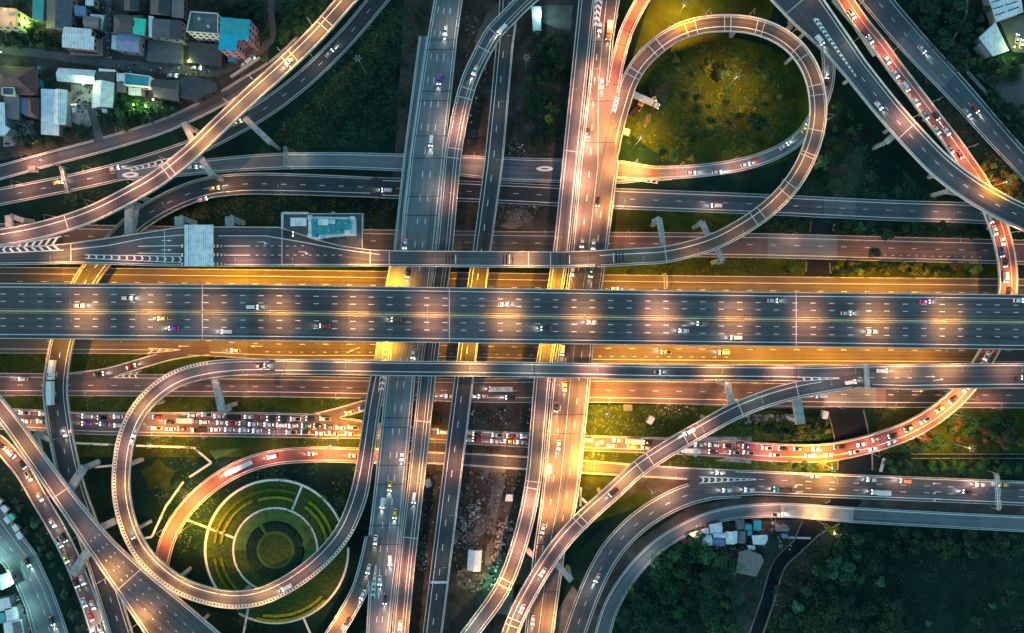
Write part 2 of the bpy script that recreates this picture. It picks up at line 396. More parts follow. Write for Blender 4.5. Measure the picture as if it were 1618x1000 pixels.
def quad(mb, q, m=0):
    A = (q[1][0] - q[0][0]) * (q[2][1] - q[0][1]) - (q[1][1] - q[0][1]) * (q[2][0] - q[0][0])
    mb.face(q if A > 0 else q[::-1], m)
def arrow(mb, px, py, ang, z, L=4.0, turn=0, m=0):
    """painted lane arrow, ang in degrees of travel (0 = east), turn -1/0/1"""
    x, y, _ = W(px, py, z); a = R(ang); ca, sa = math.cos(a), math.sin(a)
    T = lambda u, v: (x + u * ca - v * sa, y + u * sa + v * ca, z)
    quad(mb, [T(-L / 2, -.12), T(L * .2, -.12), T(L * .2, .12), T(-L / 2, .12)], m)
    if turn == 0: mb.face([T(L * .2, -.5), T(L * .5, 0), T(L * .2, .5)], m)
    else:
        v = turn
        quad(mb, [T(L * .2, 0), T(L * .32, v * .6), T(L * .22, v * .75), T(L * .08, v * .1)], m)
        p = [T(L * .2, v * .4), T(L * .5, v * 1.0), T(L * .12, v * 1.2)]
        mb.face(p if v > 0 else p[::-1], m)

# ---- path data (photo pixels, height in metres)
ZM, ZN, ZV = 21.0, 19.0, 12.0
Path('main', [(-14, 446.6, -14, 534.8), (0, 447, 0, 535), (420, 449.5, 420, 538), (820, 455.5, 820, 543), (1198, 461, 1198, 547), (1618, 465, 1618, 552.5), (1632, 465.3, 1632, 552.8)], z=ZM, edges=True)
Path('toll', [(-14, 389, -14, 419), (60, 389, 60, 418), (112, 384, 112, 417), (170, 376, 170, 418), (230, 367, 230, 420), (275, 360, 275, 421), (300, 358, 300, 421), (345, 358, 345, 421),
     (440, 358.5, 440, 421), (462, 365, 462, 421), (500, 378, 500, 421), (540, 388, 540, 421), (585, 394, 585, 421), (640, 396, 640, 421), (720, 396.5, 720, 422), (820, 397, 820, 423), (890, 397.5, 890, 423), (945, 395.5, 945, 421.5)], z=ZN, edges=True)
Path('loop_ne', [(943, 409, ZN), (965, 407.5, ZN), (1010, 405, ZN), (1052, 402, 19), (1122, 384, 18.6), (1170, 360, 18.2), (1212, 331, 18), (1250, 292, 17.5), (1276, 247, 17), (1291, 195, 16.5), (1291, 150, 16), (1280, 110, 15.5), (1258, 77, 15), (1225, 53, 14.6),
     (1185, 40, 14.3), (1140, 37, 14), (1100, 42, 13.7), (1065, 55, 13.3), (1035, 76, 13), (1010, 102, 12.6), (994, 130, 12.2), (984, 160, 12), (974, 195, 12), (966, 232, 12), (958, 275, 12, 26), (950, 330, 12, 22)], w=27, lift=.036)
Path('ramp_nw', [(572, -25, 15), (548, 0, 15), (500, 54, 15.5), (450, 103, 16), (400, 148, 16.5), (350, 195, 17), (300, 243, 17.5), (250, 282, 18), (200, 311, 18.3), (150, 336, 18.6), (100, 354, 19), (50, 367, 19), (0, 376, 19), (-16, 379, 19)], w=27, lift=.012)
# rows run top to bottom, so the path's left edge is the photo's right edge
def EYd(key, rows, z, lift=0): return Path(key, [(b, y, a, y) for y, a, b in rows], z=z, lift=lift, edges=True)
EYd('v1', [(-14, 688, 733), (0, 686, 731), (58, 676, 723), (240, 649.5, 704), (395, 633, 688), (541, 616, 666), (590, 611, 657), (750, 594, 642.5), (870, 580, 631), (930, 583, 624), (1014, 578, 615)], ZV)
EYd('v1_side', [(57, 662.5, 677), (240, 639, 651), (330, 629, 640), (395, 622, 636), (430, 613, 640), (541, 596, 622), (590, 588, 613)], ZV, lift=.012)
Path('loop_sw', [(600, 588, 12, 25), (590, 640, 12, 25), (582, 695, 12.2, 25), (575, 742, 12.6, 26), (568, 778, 13), (558, 808, 13.3), (543, 840, 13.7), (520, 870, 14), (490, 898, 14.4), (450, 925, 14.8), (410, 942, 15.1), (370, 947, 15.4), (330, 941, 15.7),
     (290, 927, 16), (252, 901, 16.4), (222, 868, 16.8), (203, 828, 17.2), (193, 783, 17.6), (193, 735, 18), (201, 690, 18.3), (218, 652, 18.6), (246, 620, 18.8), (282, 597, 19), (325, 585, 19), (372, 580, 19, 26.5), (432, 579, 19, 25)], w=28, lift=.024)
Path('south', [(430, 579, ZN, 25), (520, 580, ZN, 24), (640, 582, ZN, 24), (760, 583, ZN, 24), (900, 585, ZN, 24), (1040, 588, ZN, 24), (1180, 589, ZN, 24), (1290, 590.5, ZN, 25), (1350, 594, ZN, 36), (1430, 595, ZN, 41), (1520, 594, ZN, 40), (1632, 593.5, ZN, 40)])
Path('ramp_se', [(1372, 597, ZN, 26), (1310, 607, ZN), (1260, 616, ZN), (1210, 630, ZN), (1160, 650, ZN), (1110, 677, ZN), (1060, 706, ZN), (1010, 739, ZN), (967, 778, 18.8), (925, 816, 18.6), (890, 853, 18.4), (860, 895, 18.2), (838, 932, 18), (818, 970, 18), (801, 1014, 18)], w=27, lift=.012)
Path('v2', [(852, -18, 18.5), (829, 2, 18.5), (803, 28, 18.2), (781, 51, 18), (765, 78, 17.4), (752, 104, 16.8), (741, 130, 16.2), (731, 165, 15.2), (722, 210, 14), (716, 245, 13.2), (709, 320, 12.4), (702, 395, 12), (696, 440, 12), (682, 541, 12), (676, 590, 12), (659, 750, 12), (645, 870, 12), (631, 1014, 12)], w=26.5)
EYd('v3', [(-14, 790, 826), (36, 787, 816), (75, 783, 811), (130, 778, 806), (260, 765, 795), (395, 747, 776), (440, 740, 771), (541, 725, 756), (590, 719, 750), (750, 699, 730), (1000, 668, 699), (1014, 666, 697)], 10.0)
Path('v4a', [(929, -14), (901, 260), (887, 395), (880, 440), (865, 541), (858, 590), (850, 680), (844, 750), (834, 808), (821, 858), (804, 907), (784, 945), (757, 982), (733, 1014)], w=26, z=ZV)
EYd('v4', [(-14, 941, 981), (0, 939, 979), (65, 936, 969), (130, 930, 963), (180, 924, 968), (260, 915, 977), (395, 902.5, 960), (440, 896, 953), (541, 881, 938), (590, 873.5, 934), (750, 859, 918), (800, 853, 911), (870, 843, 893), (1000, 829, 875), (1014, 827, 873)], ZV)
Path('ramp_red', [(1030, -22, 12), (1014, 2, 12), (1000, 27, 12), (988, 54, 12), (980, 82, 12), (973, 112, 12), (967, 150, 12), (960, 205, 12)], w=22, lift=.012)
Path('exit_sw', [(590, 850, 12), (581, 890, 12), (569, 930, 12), (549, 968, 11.5), (520, 1014, 11)], w=27, lift=.012)
Path('ramp_ne', [(1243, -22, 14, 68), (1278, 20, 14, 62), (1311, 58, 14, 50), (1352, 110, 14, 41), (1405, 176, 14, 40), (1446, 222, 14, 40), (1490, 266, 14, 40), (1540, 303, 14, 40), (1590, 331, 14, 40), (1636, 352, 14, 40)])
Path('jam_ramp', [(1165, 709, .35), (1200, 713, .5), (1240, 715, 1), (1300, 715, 2.2), (1350, 707, 3.4), (1400, 693, 4.6), (1440, 677, 5.6), (1480, 653, 6.6), (1514, 624, 7), (1538, 594, 7), (1557, 564, 7), (1574, 530, 7), (1587, 488, 7), (1592, 455, 7), (1591, 420, 7), (1585, 386, 7), (1571, 342, 7), (1550, 295, 7, 28), (1521, 250, 6.8, 26), (1498, 217, 6.4, 25), (1476, 189, 6, 25), (1443, 145, 5.6, 24), (1413, 106, 5, 24), (1387, 70, 4.6, 24), (1358, 34, 4.2, 24), (1335, 0, 4, 24), (1325, -16, 4, 24)], w=29)
Path('flyover_w', [(196, 1014, 8, 36), (168, 925, 8, 36), (140, 838, 8, 37), (118, 778, 8, 38), (104, 722, 8, 38), (93, 664, 8, 38), (88, 615, 8, 38), (92, 575, 8, 37), (100, 535, 8, 37), (116, 482, 8, 36), (141, 436, 7.8, 36), (176, 391, 7, 35), (215, 352, 6, 34), (260, 323, 4.8, 34), (320, 299, 3.4, 34), (380, 291, 2.2, 34), (450, 291, 1.2, 34), (540, 294, .5, 33), (600, 296.5, .3, 32)])
Path('ramp_sw', [(-16, 625, 14, 28), (20, 670, 14, 28), (70, 740, 14, 29), (115, 803, 14, 33), (165, 868, 14, 42), (215, 926, 14, 60), (262, 978, 14, 80), (305, 1028, 14, 100), (360, 1090, 14, 125)])
G = .12
Path('g2', [(590, 296, G), (640, 298, G), (800, 305, G), (960, 313, G), (1198, 322.5, G), (1400, 332, G), (1550, 337, G), (1640, 345, G)], w=33)
Path('nw1', [(-16, 276, G), (8, 270, G), (81, 250, G), (161, 229, G), (260, 198, G), (338, 162, G), (390, 132, G), (440, 100, G), (480, 62, G)], w=24)
Path('nw2', [(614, -20, G, 30), (590, 8, G, 30), (562, 42, G, 30), (530, 77, G, 30), (490, 116, G, 30), (450, 149, G, 30), (410, 177, G, 30), (360, 206, G, 29), (300, 235, G, 29), (240, 256, G, 30), (200, 268, G, 30), (120, 287, G, 28), (60, 299, G, 28), (-16, 314, G, 28)], lift=.03)
Path('nw3', [(185, 274, G, 22), (260, 269, G, 24), (330, 262.5, G, 24), (420, 255.5, G, 26), (520, 253.5, G, 26), (640, 257, G, 28), (720, 261, G, 33), (800, 267, G, 38), (900, 270, G, 38), (985, 272, G, 36), (1034, 273, G, 22), (1100, 270, G, 21), (1160, 262, G, 21), (1205, 250, G, 21), (1242, 233, G, 21), (1268, 212, G, 21), (1287, 185, G, 21), (1301, 155, G, 21), (1309, 122, G, 21), (1308, 85, G, 21), (1298, 50, G, 21), (1275, 10, G, 21), (1255, -20, G, 21)], lift=.06)
Path('g3', [(-16, 372), (300, 377), (600, 382), (820, 385), (1000, 386), (1198, 388), (1400, 393), (1640, 399)], w=39, z=G)
Path('g4', [(-16, 443), (0, 443), (600, 449.5), (960, 455), (1198, 458), (1640, 462)], w=43, z=G)
Path('g5', [(-16, 535.5), (280, 538), (420, 545), (600, 546), (940, 552), (1640, 556)], w=45, z=G)
Path('g6', [(-16, 607, G, 36), (400, 610, G, 34), (590, 613, G, 34), (760, 617, G, 38), (940, 616, G, 40), (1150, 619, G, 42), (1300, 622, G, 42), (1640, 624, G, 42)])
Path('slip_up', [(95, 599), (170, 589), (220, 575), (270, 561), (330, 552)], w=17, z=G, lift=.03)
Path('g7', [(-16, 661, G, 34), (60, 664, G, 34), (120, 668, G, 35), (250, 670, G, 38), (400, 671, G, 40), (515, 674, G, 38), (600, 681, G, 25), (690, 688, G, 23), (790, 693, G, 23), (930, 700, G, 25), (1050, 704, G, 26), (1130, 708, G, 27), (1172, 710, G, 27)])
Path('slip_exit', [(478, 666), (540, 651), (590, 636), (650, 620)], w=18, z=G, lift=.03)
Path('g8a', [(590, 720, G, 22), (640, 722, G, 20), (700, 724, G, 20), (790, 729, G, 22), (930, 738, G, 22), (1000, 743, G, 20), (1100, 749, G, 20), (1160, 752, G, 20)])
Path('y', [(640, 722, G), (565, 719.5, G), (500, 718, G), (430, 723.5, G), (380, 739, G), (335, 765.5, G), (295, 803, G), (268, 845, G), (255, 890, G), (250, 930, G), (262, 975, G), (282, 1014, G)], w=25, lift=.03)
Path('g8', [(1090, 740, 1090, 788), (1198, 743.5, 1198, 782), (1350, 749.5, 1350, 788), (1500, 755, 1500, 794), (1640, 761, 1640, 800)], z=G, edges=True, lift=.03)
Path('g8b', [(904, 1014), (910, 996), (929, 943), (950, 897), (974, 860), (1017, 819), (1073, 787), (1121, 773), (1170, 769)], w=35, z=G)
Path('g8c', [(949, 1014, G, 26), (965, 961, G, 25), (995, 910, G, 24), (1036, 866, G, 23), (1090, 832, G, 22), (1140, 814, G, 22), (1220, 806, G, 23), (1354, 814, G, 25), (1500, 822, G, 25), (1640, 829, G, 26)])
Path('w', [(-14, 692), (4, 706), (20, 724), (38, 747), (62, 788), (90, 836), (112, 880), (127, 916), (143, 958), (160, 1014)], w=27, z=G)
Path('x', [(-70, 800, -20, 765), (-30, 860, 25, 830), (5, 893, 58, 875), (25, 925, 84, 932), (40, 960, 97, 968), (54, 1014, 113, 1014)], z=G, edges=True)
Path('ne2', [(1370, -18, G, 44), (1427, 50, G, 44), (1465, 92, G, 43), (1503, 132, G, 41), (1566, 203, G, 38), (1605, 246, G, 36), (1640, 285, G, 36)])
Path('lane1', [(-14, 78, G, 12), (60, 84, G, 13), (120, 93, G, 13), (200, 103, G, 14), (290, 110, G, 15), (340, 113, G, 15), (372, 102, G, 14), (395, 90, G, 11), (430, 60, G, 10), (428, 20, G, 10), (428, -14, G, 10)], lift=-.03)
Path('lane2', [(171, -14, G, 9), (171, 40, G, 9), (167, 96, G, 9)], lift=-.05)
Path('lane3', [(142, 165, G, 12), (150, 195, G, 12), (158, 222, G, 14)], lift=-.05)
ELEV = ['main', 'toll', 'loop_ne', 'ramp_nw', 'v1', 'v1_side', 'loop_sw', 'south', 'ramp_se', 'v2', 'v3', 'v4a', 'v4', 'ramp_red', 'exit_sw', 'ramp_ne', 'jam_ramp', 'flyover_w', 'ramp_sw']
GROUND = [k for k in PATHS if k not in ELEV]
# ---------------------------------------------------------------- ground and terrain
def poly(name, pts, m, z, kind='structure', label=None):
    mb = MB(); q = [W(x, y) for x, y in pts]
    A = sum(q[i][0] * q[(i + 1) % len(q)][1] - q[(i + 1) % len(q)][0] * q[i][1] for i in range(len(q)))
    if A < 0: q = q[::-1]
    mb.face([(p[0], p[1], z) for p in q]); o = mb.obj(name, m); o['kind'] = kind
    if label: o['label'] = label
    return o
def blob(cx, cy, rx, ry, n=22, j=.18, rot=0, seed=1):
    r = random.Random(seed); c, s_ = math.cos(R(rot)), math.sin(R(rot)); P = []
    ph = [r.uniform(0, 6.3) for _ in range(3)]
    for k in range(n):
        t = 2 * math.pi * k / n; f = 1 + j * (math.sin(2 * t + ph[0]) + .6 * math.sin(3 * t + ph[1]) + .5 * math.sin(5 * t + ph[2])) * .6
        x, y = rx * f * math.cos(t), ry * f * math.sin(t); P.append((cx + x * c - y * s_, cy + x * s_ + y * c))
    return P
g = MB(); g.face([(-6000, -6000, 0), (6000, -6000, 0), (6000, 6000, 0), (-6000, 6000, 0)])
struct(g.obj('ground', M['grass']))
# soil and lawn patches, each a sheet just above the ground
struct(poly('soil_ground', [(640, -10), (940, -10), (905, 250), (880, 420), (740, 420), (620, 300)], M['soil'], .012))
struct(poly('soil_ground', [(640, 560), (905, 560), (850, 1010), (590, 1010)], M['soil'], .012))
struct(poly('soil_ground', [(-10, -10), (440, -10), (420, 110), (330, 160), (150, 222), (-10, 255)], M['soil'], .012))
struct(poly('soil_ground', [(1080, 830), (1320, 818), (1330, 845), (1200, 1010), (1170, 1010), (1150, 930), (1070, 850)], M['soil'], .012))
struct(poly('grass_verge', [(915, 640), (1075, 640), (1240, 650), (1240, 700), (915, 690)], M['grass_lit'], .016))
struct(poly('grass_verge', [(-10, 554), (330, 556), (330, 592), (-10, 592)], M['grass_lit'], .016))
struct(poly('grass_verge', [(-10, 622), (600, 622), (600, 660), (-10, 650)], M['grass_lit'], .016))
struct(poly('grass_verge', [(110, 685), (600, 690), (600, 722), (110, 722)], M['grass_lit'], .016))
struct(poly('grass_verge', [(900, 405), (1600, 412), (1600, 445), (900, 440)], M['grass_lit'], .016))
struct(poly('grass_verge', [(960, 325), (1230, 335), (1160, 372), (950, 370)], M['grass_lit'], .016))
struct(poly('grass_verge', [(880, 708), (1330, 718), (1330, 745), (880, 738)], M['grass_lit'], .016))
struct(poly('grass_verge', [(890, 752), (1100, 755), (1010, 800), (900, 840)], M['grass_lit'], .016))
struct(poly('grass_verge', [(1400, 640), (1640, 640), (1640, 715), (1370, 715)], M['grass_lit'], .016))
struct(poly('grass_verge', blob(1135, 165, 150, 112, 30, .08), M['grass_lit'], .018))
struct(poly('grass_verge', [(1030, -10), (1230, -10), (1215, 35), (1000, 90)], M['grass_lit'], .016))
struct(poly('dirt_track', blob(1047, 150, 7, 22, 20, .3, 28, 8), M['soil'], .024)); struct(poly('dirt_track', blob(1023, 190, 4, 12, 16, .3, 15, 9), M['dirt'], .024))
struct(poly('dirt_yard', [(745, 735), (800, 735), (798, 765), (788, 800), (770, 835), (748, 860), (735, 862), (748, 838), (762, 810), (775, 790), (778, 765), (760, 750)], M['dirt'], .03))
struct(poly('dirt_yard', [(776, 790), (790, 775), (786, 815), (782, 850), (776, 890), (765, 895), (770, 850)], M['dirt'], .026))
struct(poly('dirt_yard', blob(748, 915, 26, 18, seed=4), M['dirt'], .027))
struct(poly('dirt_track', [(770, 20), (795, 0), (782, 30), (765, 55), (757, 85), (748, 90), (752, 60)], M['dirt'], .024))
struct(poly('dirt_track', [(815, 40), (828, 30), (826, 85), (818, 150), (808, 250), (796, 250), (806, 150), (814, 90)], M['soil'], .024))
struct(poly('dirt_yard', [(857, 8), (905, 8), (902, 48), (880, 44), (858, 36)], M['dirt'], .024))
struct(poly('dirt_yard', blob(812, 345, 26, 16, seed=9), M['dirt'], .024))
struct(poly('dirt_yard', [(112, 128), (148, 134), (146, 170), (160, 185), (135, 205), (112, 190)], M['pave'], .024))
struct(poly('dirt_yard', [(8, 192), (52, 190), (60, 225), (5, 232)], M['pave'], .024))
struct(poly('dirt_yard', [(1540, 118), (1640, 95), (1640, 190), (1600, 175), (1570, 140)], M['lane'], .024))
struct(poly('dirt_yard', [(1580, 35), (1640, 15), (1640, 85), (1600, 82)], M['lane'], .022))
struct(poly('roadside_gravel', [(1000, 742), (1102, 757), (1060, 780), (1010, 775), (985, 790)], M['soil'], .02))
struct(poly('roadside_gravel', [(905, 1010), (985, 870), (1090, 800), (1180, 785), (1640, 795), (1640, 822), (1230, 803), (1100, 818), (1010, 880), (950, 1010)], M['soil'], .02))
struct(poly('roadside_gravel', [(868, 1010), (884, 960), (905, 925), (912, 935), (893, 1010)], M['dirt'], .022))
struct(poly('paved_apron', [(925, 590), (1320, 598), (1320, 645), (1180, 645), (1080, 640), (930, 632)], M['lane'], .02))
struct(poly('paved_apron', [(1102, 690), (1188, 690), (1188, 698), (1104, 698)], M['pave'], .02))
struct(poly('paved_apron', [(1160, 720), (1187, 722), (1187, 732), (1130, 728)], M['pave'], .02))
# canal
can = [(1299, 352), (1296, 380), (1292, 420), (1300, 500), (1320, 600), (1341, 670), (1350, 745), (1330, 800), (1288, 826), (1262, 860), (1232, 890), (1212, 950), (1190, 1014)]
Path('canal', [(x, y, .0, 38 if y < 450 else 56 if y < 760 else 40 if y < 840 else 22) for x, y in can])
mb = MB(); sheet(mb, PATHS['canal']); q = mb.obj('canal_water', M['water']); q.location.z = .03; struct(q)
CANAL_ROADS = [k for k in PATHS if k != 'canal' and PATHS[k].Z.min() < .8]
def canal_skip(sp):
    P = PATHS['canal']; fl = []
    for i in range(len(P.C)):
        x, y, _ = P.at(i, 0 if sp == 'L' else P.W[i]); fl.append(any((lambda q: q is not None and PATHS[k].Z[q] < 1.5)(PATHS[k].inside(x, y, 1.0)) for k in CANAL_ROADS))
    return lambda i: fl[min(i, len(fl) - 1)]
for sp, bank in (('L', 'far bank of the dark canal'), ('R', 'near bank of the dark canal')):
    for n_, ab in enumerate(runs(PATHS['canal'], None, canal_skip(sp)), 1):
        mb = MB(); barrier(mb, PATHS['canal'], sp, h=.9, w=.5, ab=ab); tag(mb.obj('canal_wall', M['conc_dark']), f'low grey wall on the {bank}, {nth(n_)} stretch from the pond', 'wall', 'canal walls')
struct(poly('pond', blob(1354, 214, 22, 20, seed=3), M['water'], .026))
struct(poly('soil_ground', blob(1338, 262, 26, 52, 26, .12, 12, 5), M['soil'], .02))

# garden inside the lower loop
GC = (435, 869)
def ring(r0, r1, a0, a1, n=60):
    P = [(GC[0] + r0 * math.cos(R(a0 + (a1 - a0) * k / n)), GC[1] + r0 * math.sin(R(a0 + (a1 - a0) * k / n))) for k in range(n + 1)]
    Q = [(GC[0] + r1 * math.cos(R(a0 + (a1 - a0) * k / n)), GC[1] + r1 * math.sin(R(a0 + (a1 - a0) * k / n))) for k in range(n + 1)]
    return P, Q
def arc(name, r0, r1, a0, a1, m, z, n=60):
    P, Q = ring(r0, r1, a0, a1, n); mb = MB()
    for k in range(n):
        quad(mb, [(*W(*p)[:2], z) for p in (P[k], P[k + 1], Q[k + 1], Q[k])])
    return struct(mb.obj(name, m))
poly('garden_lawn', blob(435, 869, 114, 114, 60, 0), M['bed'], .03)
arc('garden_bed', 0.01, 26, 0, 360, M['bed'], .05); arc('garden_lawn', 26, 30, 0, 360, M['lawn'], .04)
arc('garden_bed', 30, 46, 0, 360, M['grass'], .04); arc('garden_lawn', 46, 65, 180, 400, M['lawn'], .04)
arc('garden_lawn', 29, 50, 235, 243, M['lawn'], .05); arc('garden_lawn', 29, 50, -16, -8, M['lawn'], .05)
arc('garden_path', 65, 68, 0, 360, M['path'], .06); arc('garden_path', 109, 112.5, 128, 338, M['path'], .06)
arc('garden_path', 113.5, 117, -2, 120, M['path'], .062)
def spoke(p, q, w=3.4):
    mb = MB(); a, b = Vector(W(*p, .065)), Vector(W(*q, .065)); n = (b - a).normalized(); n = Vector((-n.y, n.x, 0)) * w * S / 2
    quad(mb, [a - n, b - n, b + n, a + n]); struct(mb.obj('garden_path', M['path']))
for p, q in (((295, 821), (370, 850)), ((477, 768), (461, 807)), ((480, 977), (494, 1010)), ((392, 962), (383, 1010)),
             ((118, 700), (205, 704)), ((215, 704), (306, 707)), ((306, 707), (334, 731)), ((334, 731), (299, 754)), ((290, 761), (262, 800)), ((262, 800), (240, 848)), ((240, 848), (226, 851)),
             ((903, 772), (933, 800)), ((918, 770), (917, 800)), ((945, 806), (926, 834)), ((150, 738), (205, 733)), ((1100, 758), (1345, 760))): spoke(p, q)

# ---------------------------------------------------------------- roads on the ground
def covered(P, x, y, z, same=1.3):
    for Q in PATHS.values():
        if Q is P or Q.key == 'canal': continue
        if not (Q.bb[0] < x < Q.bb[2] and Q.bb[1] < y < Q.bb[3]): continue
        i = Q.inside(x, y, -.5)
        if i is not None and abs(Q.Z[i] - z) < same: return Q
    return None
for P in PATHS.values():
    a = np.concatenate([P.L, P.R]); P.bb = (a[:, 0].min(), a[:, 1].min(), a[:, 0].max(), a[:, 1].max())
def skipper(P, spec):
    f = lat(spec); n = len(P.C)
    flags = [covered(P, *P.at(i, f(P, i))) is not None for i in range(n)]
    return lambda i: flags[min(i, n - 1)]
def ground_road(key, m, lines, dash=(), kerb=True, name='road', extra=None, ext=1.2):
    P = PATHS[key]; mb = MB(); sheet(mb, P, 0); mk = MB()
    for sp, w in lines: strip(mk, P, sp, w, .03, skip=skipper(P, sp))
    for sp, ln, per, rng in dash: dashes(mk, P, sp, .2, ln, per, .03, rng)
    if extra: extra(mk)
    mb.add(mk, 1); o = mb.obj(name, [M[m], M['white']]); struct(o)
    if kerb:
        for sd in ('L', 'R'):
            for ab in runs(P, None, skipper(P, (sd, -1.0))):
                kb = MB(); barrier(kb, P, sd, h=.18, w=.4, base=-.1, ab=ab); q = kb.obj('kerb', M['barrier']); q.parent = o; struct(q)
    return o
E = lambda i=1.0: [(('L', i), .22), (('R', i), .22)]
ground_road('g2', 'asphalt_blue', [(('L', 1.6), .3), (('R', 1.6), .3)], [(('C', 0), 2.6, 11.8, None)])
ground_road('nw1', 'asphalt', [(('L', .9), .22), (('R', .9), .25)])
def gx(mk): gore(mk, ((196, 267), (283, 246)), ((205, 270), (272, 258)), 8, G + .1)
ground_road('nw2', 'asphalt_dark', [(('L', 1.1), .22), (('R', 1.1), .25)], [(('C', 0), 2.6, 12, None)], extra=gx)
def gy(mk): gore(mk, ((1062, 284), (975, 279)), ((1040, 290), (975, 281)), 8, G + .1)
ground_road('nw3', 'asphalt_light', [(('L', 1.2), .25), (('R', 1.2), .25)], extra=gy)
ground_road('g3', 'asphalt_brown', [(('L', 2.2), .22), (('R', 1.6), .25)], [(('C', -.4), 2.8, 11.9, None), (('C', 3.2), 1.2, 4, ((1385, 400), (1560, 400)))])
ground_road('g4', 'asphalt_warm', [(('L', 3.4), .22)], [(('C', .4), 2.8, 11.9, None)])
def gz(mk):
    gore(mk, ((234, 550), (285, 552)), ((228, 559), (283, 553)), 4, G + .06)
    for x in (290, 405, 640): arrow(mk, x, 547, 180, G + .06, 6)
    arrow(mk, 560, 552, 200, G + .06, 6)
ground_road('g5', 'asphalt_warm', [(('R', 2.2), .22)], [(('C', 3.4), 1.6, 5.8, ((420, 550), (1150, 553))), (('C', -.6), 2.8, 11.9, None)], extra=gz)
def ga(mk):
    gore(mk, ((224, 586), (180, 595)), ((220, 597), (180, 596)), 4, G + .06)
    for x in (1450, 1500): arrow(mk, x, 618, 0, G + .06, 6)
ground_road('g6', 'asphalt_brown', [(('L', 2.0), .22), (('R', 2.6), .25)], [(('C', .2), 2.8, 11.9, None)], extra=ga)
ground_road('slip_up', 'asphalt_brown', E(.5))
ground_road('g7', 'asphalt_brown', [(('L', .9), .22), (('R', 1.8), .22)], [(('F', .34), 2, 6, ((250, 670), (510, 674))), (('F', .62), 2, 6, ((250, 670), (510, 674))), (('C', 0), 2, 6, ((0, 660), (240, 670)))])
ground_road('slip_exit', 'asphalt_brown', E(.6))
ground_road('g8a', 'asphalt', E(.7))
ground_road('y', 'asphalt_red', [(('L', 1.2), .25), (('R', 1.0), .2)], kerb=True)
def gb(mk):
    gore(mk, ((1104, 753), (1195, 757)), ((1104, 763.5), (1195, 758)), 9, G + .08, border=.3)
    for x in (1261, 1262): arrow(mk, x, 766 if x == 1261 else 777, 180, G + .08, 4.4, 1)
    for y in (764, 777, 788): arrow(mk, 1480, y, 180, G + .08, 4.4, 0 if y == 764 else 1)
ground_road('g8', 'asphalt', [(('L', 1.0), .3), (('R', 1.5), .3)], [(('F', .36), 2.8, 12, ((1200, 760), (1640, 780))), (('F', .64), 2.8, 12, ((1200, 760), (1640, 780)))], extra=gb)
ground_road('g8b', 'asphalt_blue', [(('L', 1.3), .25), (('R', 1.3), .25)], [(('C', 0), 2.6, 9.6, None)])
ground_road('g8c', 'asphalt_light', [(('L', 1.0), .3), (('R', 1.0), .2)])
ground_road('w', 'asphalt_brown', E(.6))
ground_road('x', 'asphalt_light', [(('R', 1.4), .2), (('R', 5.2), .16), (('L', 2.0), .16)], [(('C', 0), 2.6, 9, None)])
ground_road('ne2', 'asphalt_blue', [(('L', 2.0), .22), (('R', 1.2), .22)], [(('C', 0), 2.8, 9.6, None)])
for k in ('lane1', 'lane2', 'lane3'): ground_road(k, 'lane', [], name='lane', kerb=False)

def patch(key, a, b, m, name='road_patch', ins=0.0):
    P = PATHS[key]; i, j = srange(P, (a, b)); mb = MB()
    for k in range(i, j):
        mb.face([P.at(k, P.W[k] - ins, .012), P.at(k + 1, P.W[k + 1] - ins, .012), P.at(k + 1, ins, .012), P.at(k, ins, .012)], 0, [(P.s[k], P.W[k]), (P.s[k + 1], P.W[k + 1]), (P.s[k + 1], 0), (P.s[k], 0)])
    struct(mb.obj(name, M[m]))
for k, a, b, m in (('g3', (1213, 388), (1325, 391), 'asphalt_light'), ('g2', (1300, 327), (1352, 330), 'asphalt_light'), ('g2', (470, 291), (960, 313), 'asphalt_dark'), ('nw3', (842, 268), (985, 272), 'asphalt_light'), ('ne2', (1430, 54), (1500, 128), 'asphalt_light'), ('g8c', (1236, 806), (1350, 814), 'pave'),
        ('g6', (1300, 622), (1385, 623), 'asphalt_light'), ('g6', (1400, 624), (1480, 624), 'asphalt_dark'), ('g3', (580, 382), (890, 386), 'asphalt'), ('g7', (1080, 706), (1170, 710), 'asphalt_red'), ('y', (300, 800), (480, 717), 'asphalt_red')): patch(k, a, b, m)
for x, y in ((1035, 273), (1066, 272), (1128, 267), (1158, 262), (1195, 254)): patch('nw3', (x - 4, y), (x + 4, y), 'asphalt_red', 'red_bar', .9)
